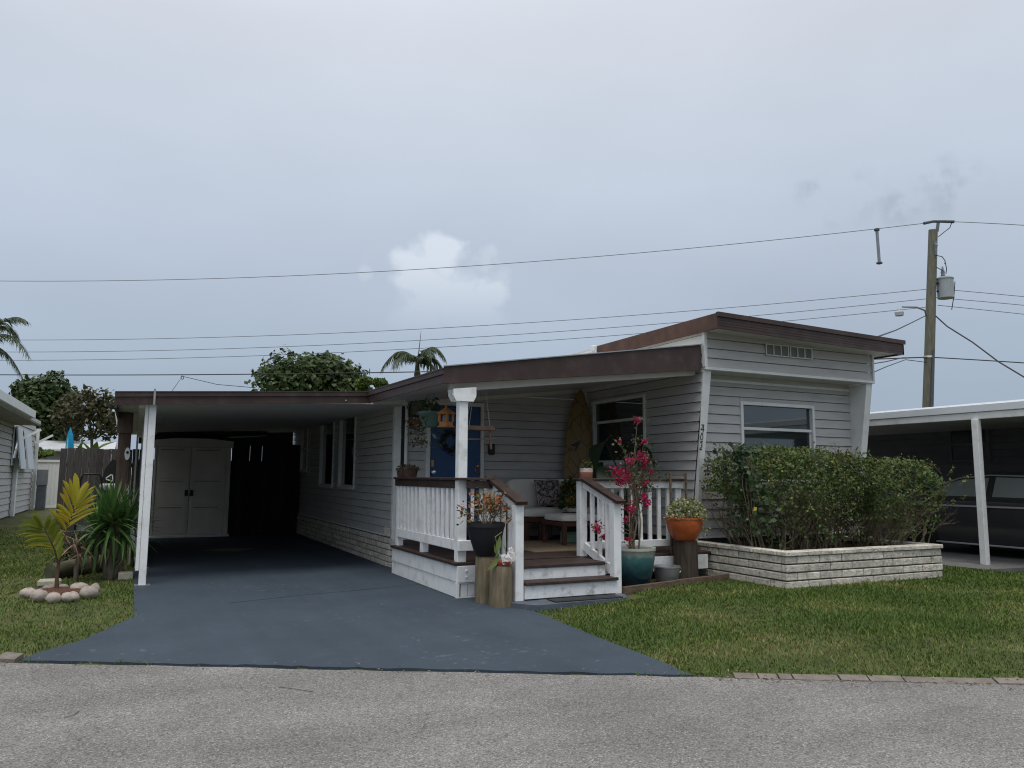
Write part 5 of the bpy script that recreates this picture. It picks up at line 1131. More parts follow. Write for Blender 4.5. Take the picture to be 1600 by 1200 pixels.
# white vinyl fence
wf = thing('vinyl_fence', 'white vinyl panel fence between the grey house and the plank fence', 'fence', (-3.4, 36.5, 0))
f0, f1 = GY(30, 718, 36.5), GY(100, 718, 36.5); m_vinyl = mat('white_vinyl', (.66, .66, .62), .5, .05, 2, dirt=((.45, .44, .4), .4, 2))
nb = 12; 
for k in range(nb): x0 = f0[0]+(f1[0]-f0[0])*k/nb; mb = MB(); mb.box(x0, x0+(f1[0]-f0[0])/nb-.006, 36.5, 36.53, .1, f0[2]-.10, .003); mb.build('panel', m_vinyl, wf)
mb = MB(); mb.box(f0[0], f1[0], 36.47, 36.56, f0[2]-.099, f0[2], .005); mb.build('top_rail', m_vinyl, wf); mb = MB(); mb.box(f0[0], f1[0], 36.47, 36.56, .02, .099, .005); mb.build('bottom_rail', m_vinyl, wf)
# paddle boards sticking up behind the fence
for px, py, w, colr, lab in ((110, 667, .16, (.02, .30, .50), 'bright blue paddle board tip rising above the plank fence'), (106.5, 679, .09, (.42, .58, .62), 'pale narrow board tip beside the blue one above the fence')):
    tp_ = GY(px, py, 19.1); V = []; Fs = []; n = 16
    for i in range(n+1):
        t = i/n; z = .03+(tp_[2]-.03)*t; ww = w*.5*(min(1, (1-t)/.18)**.5 if t > .82 else 1)+.002
        for s_, yy in ((-1, 0), (0, -.05), (1, 0), (0, .05)): V.append((tp_[0]+.06*(1-t)+s_*ww, 19.15+yy*min(1, (1-t)*8+.1), z))
    for i in range(n):
        for k in range(4): Fs.append((i*4+k, i*4+(k+1) % 4, (i+1)*4+(k+1) % 4, (i+1)*4+k))
    tag(MB().add(V, Fs+[(3, 2, 1, 0), tuple(range(n*4, n*4+4))]).build('paddle_board', mat('board_'+lab.split()[0], colr, .35, .08, 2), smooth=True), lab, 'paddle board')
# black bag with a white triangle mark, and a mower, before the fence
q = GY(176, 740, 17.6); bag = thing('board_bag', 'tall black bag with a white triangular mark against the fence', 'bag', (q[0], 17.6, 0))
prof = [(-.22, .02), (.20, .02), (.21, .9), (.20, 1.45), (.10, 1.66), (-.02, 1.70), (-.14, 1.5), (-.23, 1.0)]
mb = MB(); mb.prism([(q[0]+a, b) for a, b in prof], 'y', 17.5, 17.68); mb.build('bag', mat('black_nylon', (.012, .012, .013), .6, .3, 4, bump=.2, bscale=8), bag)
lc = GY(172, 747, 17.49); mb = MB(); tri = [lc+[.09*math.cos(a), 0, .09*math.sin(a)] for a in (1.2, 3.3, 5.4)]
for a, b in zip(tri, tri[1:]+tri[:1]): mb.bar(a+(b-a)*.10, b-(b-a)*.10, .012, .022)
mb.build('mark', m_trim, bag)
q = GY(150, 760, 17.0); mow = thing('lawn_mower', 'black lawn mower with hoop handle and grey engine cover by the fence', 'lawn mower', (q[0], 17.0, 0))
mb = MB(); mb.tube([(q[0]-.30, 16.9, .35), (q[0]-.28, 16.75, 1.05), (q[0]-.24, 16.72, 1.34), (q[0]-.20, 16.71, 1.40), (q[0]+.05, 16.71, 1.40), (q[0]+.09, 16.72, 1.34), (q[0]+.12, 16.75, 1.05), (q[0]+.15, 16.9, .35)], .018, 8); mb.build('handle', m_black, mow, smooth=True)
mb = MB(); mb.lathe([(.30, .18), (.36, .22), (.36, .34), (.25, .42), (.01, .45)], (q[0], 17.05, 0), 20); mb.build('deck', mat('black_mower_paint', (.015, .015, .017), .4), mow, smooth=True)
mb = MB(); cushion(mb, q[0]+.06, q[0]+.42, 16.85, 17.15, .85, 1.08); mb.build('engine', m_black, mow, smooth=True)
mb = MB(); cushion(mb, q[0]+.06, q[0]+.40, 16.84, 17.14, 1.08, 1.22); mb.build('engine_cover', mat('grey_engine_cover', (.38, .38, .40), .4, .1, 5), mow, smooth=True)
mb = MB(); mb.box(q[0]+.18, q[0]+.30, 16.95, 17.05, .40, .86); mb.build('engine_block', m_black, mow)
for dx in (-.32, .32):
    for dy in (-.25, .28):
        mb = MB(); mb.lathe([(.11, -.025), (.12, -.015), (.12, .015), (.11, .025)], n=18); o = mb.build('wheel', m_black, mow, smooth=True); o.matrix_parent_inverse = Matrix.Translation((-mow.location)); o.rotation_euler = (0, rad(90), 0); o.location = (q[0]+dx, 17.05+dy, .135)

# ------------------------------------------------------------------ left garden
m_stone = mat('rounded_tan_stone', (.36, .31, .265), .85, .15, 6, bump=.6, bscale=30, dirt=((.20, .165, .135), .7, 6), island=.16)
ring_c = GZ(92, 927, .01)
STONE_LABELS = ['large rounded tan stone at the front left of the ring around the young palm', 'second stone from the left in the front row of the palm ring', 'third stone from the left in the front row of the palm ring', 'large tan stone at the front right of the ring around the young palm', 'stone at the far left end of the ring around the young palm', 'small stone at the back left of the palm ring near the pale block', 'small stone at the back of the palm ring just behind the stem', 'wide stone at the back right of the ring around the young palm', 'tall stone at the far right end of the ring around the young palm']
for px, py, w, h in ((60, 940, 30, 24), (83, 942, 26, 21), (109, 940, 28, 19), (138, 935, 31, 24), (43, 934, 27, 19), (75, 924, 20, 13), (99, 922, 19, 12), (122, 924, 27, 17), (147, 929, 20, 22)):
    b = GZ(px, py, .015); k = -(ROT.T@(b-CV))[2]/F_PX*.86; rx, rzz = w*k/2*1.04, h*k/2*.95; V = []; Fs = []; nu, nv = 18, 10; s1, s2 = random.random()*6, random.random()*6
    for j in range(nv+1):
        t = -math.pi/2+math.pi*j/nv
        for i in range(nu):
            u = 2*math.pi*i/nu; wv = 1+.10*math.sin(2*u+s1)+.07*math.sin(3*u+2*t+s2)+.05*math.sin(5*u-3*t+s1)+random.uniform(-.025, .025); V.append((rx*wv*math.cos(t)*math.cos(u), rx*.85*wv*math.cos(t)*math.sin(u), rzz*wv*math.sin(t)))
    for j in range(nv):
        for i in range(nu): Fs.append((j*nu+i, j*nu+(i+1) % nu, (j+1)*nu+(i+1) % nu, (j+1)*nu+i))
    o = MB().add(V, Fs).build('garden_stone', m_stone, smooth=True); o.location = (b[0], b[1]+rx*.5, .01+rzz*.86); o.rotation_euler = (random.uniform(-.15, .15), random.uniform(-.15, .15), random.uniform(-.3, .3)); tag(o, STONE_LABELS.pop(0), 'stone', 'stones ringing the young palm')
mb = MB(); mb.add([(ring_c[0]+.40*math.cos(a), ring_c[1]+.12+.34*math.sin(a), .03+.012*math.sin(9*a)) for a in np.linspace(0, 6.28, 25)[:-1]]+[(ring_c[0], ring_c[1]+.12, .07)], [(i, (i+1) % 24, 24) for i in range(24)]); struct(mb.build('mulch', m_mulch, smooth=True))

m_ypalm = leafmat('young_palm_leaflet', [(0, (.24, .26, .02)), (.5, (.36, .31, .02)), (1, (.46, .32, .03))], .45, .35)
m_gpalm = leafmat('greener_palm_leaflet', [(0, (.13, .18, .025)), (.6, (.20, .23, .03)), (1, (.33, .28, .03))], .45, .35)
m_rach = mat('palm_rachis', (.09, .055, .03), .6, .2, 8)
PY = 10.72
ypalm = thing('young_palm', 'young yellow green palm planted in the ring of stones', 'palm', tuple(ring_c))
mb = MB(); st = [GY(88, 928, PY), GY(89, 900, PY), GY(92, 875, PY)]; st[0][2] = .04; mb.tube(st, [.028, .022, .018], 8); mb.build('stem', m_rach, ypalm, smooth=True)
def px_leaflet(parent, p, q, w, m, d0=0, cup=.3):
    """one broad leaflet from p to q, widest past the middle, folded along its rib"""
    p, q = np.array(p), np.array(q); d = q-p; ln = np.linalg.norm(d); d /= ln; vd = (p-CV)/np.linalg.norm(p-CV); sdv = np.cross(d, vd); sdv /= np.linalg.norm(sdv); nn = np.cross(sdv, d); V = []; Fs = []; n = 6
    for i in range(n+1):
        t = i/n; ww = w*.5*(math.sin(math.pi*(.08+.80*t**.8))**.9)*(1 if t < .97 else .3); c = p+d*ln*1.12*t+np.array((0, 0, -.16*ln*t**3))
        V += [c+sdv*ww+nn*ww*cup, c, c-sdv*ww+nn*ww*cup]
    for i in range(n): a = 3*i; Fs += [(a, a+1, a+4, a+3), (a+1, a+2, a+5, a+4)]
    return MB().add(V, Fs).build('leaflet', m, parent, smooth=True)
def frond_px(parent, rach, lf, m, yoff=0.0, w=.055):
    pts = [GY(a, b, PY+yoff+c) for a, b, c in rach]; mb = MB(); mb.tube(pts, [.011, .009, .007, .004][:len(pts)], 6); fo = mb.build('frond', m_rach, parent, smooth=True)
    for (a, b, c, d_, dy, wk) in lf:
        px_leaflet(fo, GY(a, b, PY+yoff), GY(c, d_, PY+yoff+dy), w*wk*.72, m, cup=random.uniform(.2, .7))
        px_leaflet(fo, GY(a+random.uniform(-1.5, 1.5), b+4, PY+yoff), GY(c+random.uniform(-5, 5), d_+random.uniform(2, 9), PY+yoff+dy+random.uniform(-.08, .08)), w*wk*.6, m, cup=random.uniform(.2, .7))
frond_px(ypalm, [(91, 890, 0), (98, 850, .03), (110, 808, .06), (120, 780, .06)], [
    (120, 782, 118, 737, .05, 1.7), (118, 788, 101, 748, .0, 1.2), (119, 785, 136, 750, .05, 1.5), (114, 800, 96, 768, -.05, 1.2), (118, 788, 146, 757, .08, 1.0), (116, 795, 149, 770, .1, .9), (112, 806, 147, 782, .12, .9),
    (110, 808, 91, 785, -.05, 1.3), (108, 815, 93, 800, -.08, .9), (106, 820, 145, 792, .14, .7), (104, 826, 80, 792, -.1, 1.1), (117, 792, 110, 745, -.02, 1.0), (112, 803, 100, 758, -.06, 1.0)], m_ypalm)
frond_px(ypalm, [(91, 880, 0), (85, 858, -.06), (76, 838, -.12), (66, 820, -.16)], [
    (66, 822, 53, 798, -.25, 1.3), (67, 824, 36, 808, -.2, 1.1), (69, 828, 32, 816, -.24, 1.0), (72, 832, 30, 824, -.24, 1.0), (76, 838, 42, 834, -.2, 1.0), (80, 846, 46, 842, -.2, 1.0), (84, 852, 48, 846, -.16, .9), (86, 860, 70, 856, -.1, .9),
    (70, 826, 78, 803, -.1, 1.1), (74, 834, 86, 808, -.05, 1.5), (79, 842, 92, 818, 0, 1.5), (84, 852, 98, 826, .05, 1.5), (87, 862, 97, 836, .05, 1.3), (90, 872, 95, 846, .05, 1.2)], m_gpalm, -.05)

def strap_leaf(L_, W_, curve, n=6):
    V = []; Fs = []
    for i in range(n+1):
        t = i/n; a = curve*t; y = L_*(math.sin(a)/curve if abs(curve) > 1e-3 else t); z = -L_*((1-math.cos(a))/curve if abs(curve) > 1e-3 else 0); w = W_*.5*(1-t**2.2)*(.55+.45*min(1, t*5))+.0008
        V += [(-w, y, z+w*.35), (0, y, z), (w, y, z+w*.35)]
    for i in range(n): a = 3*i; Fs += [(a, a+1, a+4, a+3), (a+1, a+2, a+5, a+4)]
    me = bpy.data.meshes.new('leaf'); me.from_pydata([tuple(map(float, v)) for v in V], [], Fs); me.polygons.foreach_set('use_smooth', [True]*len(me.polygons)); return me
m_yucca = leafmat('yucca_leaf', [(0, (.05, .12, .03)), (.5, (.075, .165, .042)), (.85, (.12, .21, .055)), (1, (.19, .23, .08))], .4, .2)
m_ydry = leafmat('dry_yucca_leaf', [(0, (.13, .11, .05)), (1, (.22, .17, .10))], .7, .2)
yb = GZ(172, 905, .01); yc = GY(175, 816, yb[1])
yucca = thing('yucca', 'spiky green yucca beside the white carport post', 'yucca', tuple(yb))
mb = MB()
for dx, dy, hz in ((0, 0, 0), (.10, .05, -.10), (-.10, .06, -.14)): mb.tube([yb+[dx*.4, dy, 0], yb+[dx*.8, dy, .3], (yc[0]+dx*1.6, yc[1]+dy, yc[2]+hz)], [.045, .04, .04], 9)
mb.build('trunk', m_bark, yucca, smooth=True)
variants = [strap_leaf(l, w, c) for l, w, c in ((.62, .048, .15), (.62, .046, .3), (.60, .046, .55), (.58, .044, .8), (.54, .042, 1.2))]
for me in variants: me.materials.append(m_yucca)
dryv = [strap_leaf(l, .03, c) for l, c in ((.5, 1.0), (.45, 1.5))]
for me in dryv: me.materials.append(m_ydry)
for (dx, dy, hz, nl) in ((0, 0, 0, 100), (.16, .05, -.10, 60), (-.16, .06, -.14, 60)):
    for k in range(nl):
        t = k/nl; el = rad(86-(100*t**1.05 if t < .78 else 100*.77+(t-.78)/.22*70)+random.gauss(0, 6)); az = k*2.39996+random.gauss(0, .15)
        me = variants[min(4, max(0, int(t*3.2+random.random()*1.3)))]
        o = link('leaf', me, None, yucca); o.location = (yc[0]+dx, yc[1]+dy, yc[2]+hz-.05*t); o.rotation_euler = (el, random.gauss(0, .1), az)
    for k in range(10): o = link('dry_leaf', random.choice(dryv), None, yucca); o.location = (yc[0]+dx, yc[1]+dy, yc[2]+hz-.12); o.rotation_euler = (rad(random.uniform(-85, -60)), 0, random.uniform(0, 6.28))
# dry pinkish palm behind, low dark shrub, fallen log
q = GY(122, 850, 11.8); dryp = thing('dry_palm_fronds', 'withered pinkish brown palm fronds between the young palm and the yucca', 'palm', (q[0], 11.8, .01))
m_drypalm = leafmat('withered_frond', [(0, (.20, .12, .08)), (1, (.34, .24, .17))], .8, .2); dv = [strap_leaf(l, .022, c) for l, c in ((.42, .9), (.36, 1.5), (.45, .5))]
for me in dv: me.materials.append(m_drypalm)
mb = MB(); mb.tube([(q[0], 11.8, 0), (q[0]+.02, 11.8, q[2])], .03, 8); mb.build('stem', m_bark, dryp, smooth=True)
for k in range(42): o = link('leaf', random.choice(dv), None, dryp); o.location = (q[0]+random.gauss(.02, .05), 11.8+random.gauss(0, .05), q[2]-.1+random.uniform(-.06, .16)); o.rotation_euler = (rad(random.uniform(-40, 65)), 0, random.uniform(0, 6.28))
q = GZ(125, 880, .01); ls = thing('low_shrub', 'low dark green shrub behind the fallen log', 'shrub', tuple(q)); mb = MB()
for k in range(8): mb.tube([(q[0], q[1], 0), (q[0]+random.uniform(-.25, .25), q[1]+random.uniform(-.1, .2), .35)], .006, 5)
mb.build('stems', m_twig, ls); mound(ls, (q[0]+.05, q[1]+.1, .06), .42, .3, .48, 900, leafmat('dark_shrub_leaf', [(0, (.012, .025, .008)), (1, (.03, .05, .015))]), .06)
a, b = GZ(78, 906, .0)+[0, 0, .10], GZ(168, 893, .0)+[0, .1, .13]; lg = thing('fallen_log', 'mossy log lying on the grass behind the stone ring', 'log', (float(a[0]), float(a[1]), .01))
mb = MB(); mb.tube([a, (a+b)/2+[0, 0, .01], b], [.105, .115, .12], 16); mb.build('trunk', mat('mossy_log', (.075, .075, .045), .9, .35, 4, bump=.5, bscale=18, dirt=((.15, .15, .10), .6, 4)), lg, smooth=True)
mb = MB(); q = GZ(76, 917, .0); mb.box(q[0]-.13, q[0]+.13, q[1], q[1]+.16, .0, .085, .02); tag(mb.build('garden_block', mat('pale_block', (.40, .37, .30), .9, .15, 9, bump=.4)), 'pale flat block at the near end of the fallen log', 'block')
mb = MB(); q = GZ(205, 905, .0); mb.box(q[0]-.16, q[0]+.02, q[1]-.1, q[1]+.1, .0, .10, .012); tag(mb.build('garden_block', MATS['pale_block']), 'small concrete block at the foot of the carport post', 'block')

# ------------------------------------------------------------------ house on the left
XN = float(GZ(46, 797)[0])
nh = thing('grey_house', 'grey clapboard house with white shutters at the left edge', 'house', (XN-2, 30, 0))
m_clap = mat('pale_clapboard', (.44, .43, .42), .7, .08, 3, stretch=(1, 1, 5), island=.05); yn0, yn1 = 13.0, float(GZ(46, 797)[1]); zt = float(GX(43, 664, XN)[2])
mb = MB(); mb.box(XN-5, XN-.04, yn0, yn1, 0, zt+.1); mb.build('wall_core', mat('dark_gap', (.09, .085, .08), .9), nh)
z = .05
while z < zt:
    mb = MB(); mb.hexa([(XN-.03, yn0, z), (XN+.022, yn0, z), (XN+.022, yn1, z), (XN-.03, yn1, z), (XN-.03, yn0, z+.185), (XN-.005, yn0, z+.185), (XN-.005, yn1, z+.185), (XN-.03, yn1, z+.185)]); mb.build('clapboard', m_clap, nh); z += .2
e0 = GX(64, 661, XN+.75); e1 = GX(0, 612, XN+.75); 
mb = MB(); sl_ = .28; ye, ys_ = float(e0[1]), yn0; ze = float(e0[2])
mb.hexa([(XN+.75, ys_, ze-.05), (XN+.75, ye, ze-.05), (XN-3, ye, ze+3.75*sl_-.05), (XN-3, ys_, ze+3.75*sl_-.05), (XN+.75, ys_, ze+.05), (XN+.75, ye, ze+.05), (XN-3, ye, ze+3.75*sl_+.05), (XN-3, ys_, ze+3.75*sl_+.05)][::1]); rf = mb.build('roof', mat('weathered_white_roof', (.50, .51, .52), .6, .1, 2), nh)
mb = MB(); mb.box(XN+.751, XN+.86, ys_, ye-2.6, ze-.02, ze+.20, .01); mb.build('gutter', m_trim, rf)
mb = MB(); mb.box(XN+.0, XN+.74, ys_, ye, ze-.09, ze-.051); mb.build('soffit', m_conc, rf)
for y in (yn1-.3, yn1-4.5): mb = MB(); mb.bar((XN+.03, y, ze-.50), (XN+.62, y, ze-.14), .06, .08); mb.build('bracket', m_trim, nh)
for k, yy in enumerate((float(GX(24, 720, XN)[1]), float(GX(39, 720, XN)[1]))):
    a0 = GX(20 if k == 0 else 33, 668, XN)[1]; a1 = GX(29 if k == 0 else 43, 668, XN)[1]; z0, z1 = float(GX(25, 728, XN)[2]), float(GX(25, 668, XN)[2])
    mb = MB(); mb.box(XN+.023, XN+.06, a0, a1, z0, z1, .01); wd = mb.build('window', m_trim, nh); mb = MB(); mb.box(XN+.061, XN+.066, a0+.08, a1-.08, z0+.08, z1-.08); mb.build('pane', m_glass, wd)
    mb = MB(); mb.bar(((XN+.10), (a0+a1)/2, z1), (XN+.30, (a0+a1)/2, z0-.1), a1-a0, .04, up=(1, 0, .3)); mb.build('shutter', mat('pale_shutter', (.52, .56, .60), .5, .05, 3), wd)
mb = MB(); mb.box(XN+.03, XN+.14, yn1-.12, yn1, .02, zt); mb.build('corner_board', m_trim, nh)
mb = MB(); q = GX(23, 760, XN+.12); mb.box(XN+.05, XN+.15, float(q[1]), float(q[1])+.25, .02, 1.9, .01); mb.build('downpipe', m_trim, nh)
# meter boxes and post by its corner
q = GZ(57, 795); ub = thing('utility_box', 'pale upright cabinet between the grey house and the white fence', 'cabinet', tuple(q))
mb = MB(); mb.box(q[0]-.30, q[0]+.28, q[1], q[1]+.3, 0, 1.35, .02); mb.build('cabinet', m_conc, ub); mb = MB(); mb.box(q[0]-.33, q[0]+.31, q[1]-.03, q[1]+.33, 1.351, 1.42, .01); mb.build('lid', m_trim, ub)
q = GZ(63, 797); up_ = thing('utility_pedestal', 'dark grey utility post standing before the white fence', 'pedestal', tuple(q)); mb = MB(); mb.box(q[0]-.16, q[0]+.16, q[1]-.3, q[1]-.05, 0, 1.55, .02); mb.build('post', mat('slate_metal', (.085, .095, .105), .6, .2, 3), up_); mb = MB(); mb.box(q[0]-.18, q[0]+.18, q[1]-.33, q[1]-.02, .95, 1.57, .02); mb.build('cover', mat('light_slate_metal', (.16, .17, .18), .6, .1, 3), up_)
# low white roofed building behind the fence
q = GD(70, 705, 42); lb = thing('white_roofed_shed', 'low building with pale roof behind the white fence', 'building', (float(q[0]), float(q[1]), 0)); mb = MB(); mb.box(q[0]-4, q[0]+3, q[1], q[1]+4, 0, q[2], 0); mb.build('wall', m_conc, lb); mb = MB(); mb.prism([(q[1]-.4, q[2]), (q[1]+2.2, q[2]+.55), (q[1]+4.4, q[2]), (q[1]+4.4, q[2]+.1), (q[1]+2.2, q[2]+.66), (q[1]-.4, q[2]+.1)], 'x', q[0]-4.4, q[0]+3.4); mb.build('roof', MATS['weathered_white_roof'], lb)

# ------------------------------------------------------------------ neighbour's carport and car on the right
nc = thing('neighbour_carport', 'white roofed carport with slim white post at the right edge', 'carport', (12.1, 8, 0))
NX = 12.1; nz0 = 2.36; ya_, yb_ = 2.0, 15.0
m_wroof = mat('white_metal_roof', (.70, .73, .75), .4, .05, 2)
mb = MB(); mb.hexa([(NX, ya_, nz0+.17), (17.5, ya_, nz0+.50), (17.5, yb_, nz0+.50), (NX, yb_, nz0+.17), (NX, ya_, nz0+.22), (17.5, ya_, nz0+.78), (17.5, yb_, nz0+.78), (NX, yb_, nz0+.22)]); nr = mb.build('roof', m_wroof, nc)
mb = MB()
for y in np.arange(ya_+.3, yb_, .6): mb.hexa([(NX, y, nz0+.22), (17.5, y, nz0+.78), (17.5, y+.04, nz0+.78), (NX, y+.04, nz0+.22), (NX, y, nz0+.245), (17.5, y, nz0+.805), (17.5, y+.04, nz0+.805), (NX, y+.04, nz0+.245)])
mb.build('roof_rib', m_wroof, nr)
mb = MB(); mb.box(NX-.03, NX+.02, ya_, yb_, nz0+.115, nz0+.235, .006); mb.build('gutter', m_wroof, nr)
mb = MB(); mb.box(NX-.015, NX+.035, ya_, yb_, nz0, nz0+.11, .006); mb.build('fascia', m_trim, nr)
for y in (7.86, 12.6): mb = MB(); mb.box(NX-.055, NX+.045, y-.05, y+.05, .07, nz0, .005); mb.build('post', m_white, nc)
mb = MB(); mb.box(NX+.04, 17.4, ya_, yb_, nz0+.10, nz0+.165); mb.build('ceiling', mat('grey_ceiling', (.55, .55, .55), .8), nr)  # even grey base colour for the ceiling
nb_ = thing('neighbour_house', 'dark grey sided house wall behind the parked car', 'house', (16.2, 10, 0)); m_dsid = mat('dark_grey_siding', (.16, .165, .175), .7, .1, 3, island=.05)
mb = MB(); mb.box(16.24, 18.5, ya_, yb_+1, 0, nz0+.45); mb.build('wall_core', m_dsid, nb_)
z = .1
while z < nz0+.05: mb = MB(); mb.hexa([(16.235, ya_, z), (16.18, ya_, z), (16.18, yb_-.31, z), (16.235, yb_-.31, z), (16.235, ya_, z+.145), (16.205, ya_, z+.145), (16.205, yb_-.31, z+.145), (16.235, yb_-.31, z+.145)][::1]); mb.build('siding_board', m_dsid, nb_); z += .148
wa, wb = GX(1483, 668, 16.2), GX(1550, 722, 16.2)
m_dtrim = mat('grey_window_trim', (.16, .165, .17), .6)
mb = MB(); y0, y1, z0, z1 = wb[1], wa[1], wb[2], wa[2]; x_ = 16.17
for a, b, c, d_ in ((y0, y0+.06, z0, z1), (y1-.06, y1, z0, z1), (y0+.06, y1-.06, z1-.06, z1), (y0+.06, y1-.06, z0, z0+.06), (y0+.06, y1-.06, (z0+z1)/2-.03, (z0+z1)/2+.03)): mb.box(x_-.03, x_+.03, a, b, c, d_, .004)
wd = mb.build('window', m_dtrim, nb_); mb = MB(); mb.box(x_-.004, x_+.03, y0+.06, y1-.06, z0+.06, z1-.06); mb.build('pane', m_glass, wd)

car = thing('parked_car', 'dark metallic sedan parked under the white roofed carport', 'car', (14.2, 8.2, .07)); cxm, chw = 14.2, .90
m_carp = mat('dark_metallic_paint', (.040, .038, .042), .28, .1, 3, spec=.6, coat=.6); m_chrome = mat('chrome_trim', (.62, .63, .64), .3, .05, 3, metal=.35)
# stations from tail (Y 10.75) to nose (Y 6.05): y, z_sill, z_belt, z_deck, half-width
ST = [(10.75, .45, .80, .92, .60), (10.70, .36, .92, 1.03, .74), (10.45, .28, 1.00, 1.09, .84), (9.9, .25, 1.03, 1.10, .885), (9.2, .24, 1.04, 1.10, .90), (8.4, .24, 1.04, 1.10, .90), (7.6, .24, 1.02, 1.07, .90), (7.0, .25, .97, 1.03, .89), (6.4, .28, .85, .96, .84), (6.12, .34, .72, .82, .72), (6.05, .42, .62, .70, .58)]
V = []; Fs = []
for (y, zs, zb, zd, hw) in ST:
    zs += .07-.07; sec = [(hw*.90, zs), (hw*.985, zs+.10), (hw, (zs+zb)/2), (hw*.985, zb-.04), (hw*.93, zb+.02), (hw*.72, zd), (0, zd+.02)]
    V += [(cxm-a, y, b) for a, b in sec]+[(cxm+a, y, b) for a, b in sec[-2::-1]]
ns = 13
for i in range(len(ST)-1):
    for k in range(ns): Fs.append((i*ns+k, i*ns+(k+1) % ns, (i+1)*ns+(k+1) % ns, (i+1)*ns+k))
Fs += [tuple(range(ns)), tuple(range((len(ST)-1)*ns, len(ST)*ns))[::-1]]
body = MB().add(V, Fs).build('body', m_carp, car, smooth=True)
GH = [(10.25, 1.085, .60), (9.75, 1.30, .62), (9.25, 1.455, .62), (8.6, 1.52, .63), (8.0, 1.505, .63), (7.55, 1.42, .62), (6.95, 1.06, .66)]
V = []; Fs = []
for (y, zr, hwr) in GH:
    zb = 1.0; f = (zr-zb)/(1.52-zb); hb = .855
    V += [(cxm-hb, y, zb), (cxm-(hb+(hwr-hb)*f*.92), y, zb+(zr-zb)*.90), (cxm-hwr*.86, y, zr), (cxm, y, zr+.02), (cxm+hwr*.86, y, zr), (cxm+(hb+(hwr-hb)*f*.92), y, zb+(zr-zb)*.90), (cxm+hb, y, zb)]
for i in range(len(GH)-1):
    for k in range(6): Fs.append((i*7+k, i*7+k+1, (i+1)*7+k+1, (i+1)*7+k))
Fs += [tuple(range(7)), tuple(range((len(GH)-1)*7, len(GH)*7))[::-1]]
MB().add(V, Fs).build('roof', m_carp, car, smooth=True)
def side_pt(y, z):
    zr = np.interp(y, [g[0] for g in GH[::-1]], [g[1] for g in GH[::-1]]); f = (zr-1.0)/.52; t = min(1, (z-1.0)/max(.05, (zr-1.0)*.90)); xw = .855+((.855+(.63-.855)*f*.92)-.855)*t; return (cxm-xw-.008, y, z)
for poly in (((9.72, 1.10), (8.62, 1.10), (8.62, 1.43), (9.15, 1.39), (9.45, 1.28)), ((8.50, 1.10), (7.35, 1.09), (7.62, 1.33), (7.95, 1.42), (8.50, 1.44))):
    mb = MB(); mb.quad(*[side_pt(*p) for p in poly]); mb.build('side_window', mat('car_glass', (.32, .35, .34), .06, .1, 1, spec=.7), car)  # reflection and bright view through are painted into the pale glass colour
mb = MB(); pts = [side_pt(y, z) for y, z in ((9.85, 1.12), (9.5, 1.31), (9.15, 1.425), (8.6, 1.475), (8.0, 1.46), (7.6, 1.37), (7.25, 1.12))]; mb.tube(pts, .012, 6); mb.build('window_trim', m_chrome, car, smooth=True)
mb = MB(); mb.tube([(cxm-.905, y, .93) for y in np.linspace(10.1, 7.0, 10)], .018, 6); mb.build('side_trim', m_chrome, car, smooth=True)
mb = MB(); mb.tube([(cxm-.87, y, .27) for y in np.linspace(9.8, 7.2, 8)], .016, 6); mb.build('sill_trim', m_chrome, car, smooth=True)
mb = MB(); mb.tube([(cxm-.905, 8.72, .885), (cxm-.93, 8.68, .89), (cxm-.93, 8.55, .89), (cxm-.905, 8.51, .885)], .013, 6); mb.build('door_handle', m_carp, car, smooth=True)
for y in (9.85, 7.0):
    for s_ in (-1, 1):
        mb = MB(); mb.lathe([(.21, -.11), (.30, -.115), (.33, -.09), (.33, .09), (.30, .115), (.21, .11)], n=28); o = mb.build('tyre', mat('tyre_rubber', (.012, .012, .012), .8, .2, 20), car, smooth=True); o.rotation_euler = (0, rad(90), 0); o.location = (cxm+s_*.80, y, .40)
        mb = MB(); mb.lathe([(.20, -.05), (.205, .06), (.19, .07), (.06, .05), (.01, .055)], n=20); o2 = mb.build('rim', m_metal, o, smooth=True); o2.rotation_euler = (0, rad(180) if s_ < 0 else 0, 0)

# ------------------------------------------------------------------ utility pole and wires
PD = 25.0
pole = thing('utility_pole', 'tall wooden utility pole with transformer and street lamp behind the houses', 'utility pole', tuple(GD(1449, 640, PD)*[1, 1, 0]))
m_pole = mat('weathered_pole_wood', (.175, .165, .125), .9, .25, 3, stretch=(5, 5, .6), bump=.4, bscale=12)
pb, ptop = GD(1450, 632, PD), GD(1458, 359, PD); ax = (ptop-pb)/np.linalg.norm(ptop-pb); base = pb-ax*(pb[2]/ax[2])
mb = MB(); mb.tube([base, pb, ptop], [.175, .165, .135], 16); mb.build('shaft', m_pole, pole, smooth=True)
def PP(px, py, dd=0): return GD(px, py, PD-dd)
mb = MB(); mb.tube([PP(1444, 349, .2), PP(1458, 346, .1), PP(1472, 346, .1), PP(1491, 346.5, .2)], [.05, .045, .045, .05], 8); mb.build('crossarm', mat('grey_polymer', (.07, .085, .10), .5), pole, smooth=True)
mb = MB(); mb.tube([PP(1466, 348, .1), PP(1464, 362, .05)], .05, 8); mb.build('insulator', mat('grey_insulator', (.20, .22, .25), .4), pole, smooth=True)
tq = PP(1478, 464, .1); mb = MB(); mb.lathe([(.22, 0), (.245, .01), (.245, .62), (.26, .63), (.26, .66), (.22, .70), (.05, .72)], tuple(tq-[0, 0, .05]), 24); tf = mb.build('transformer', mat('grey_transformer_paint', (.30, .33, .34), .45, .1, 3), pole, smooth=True)
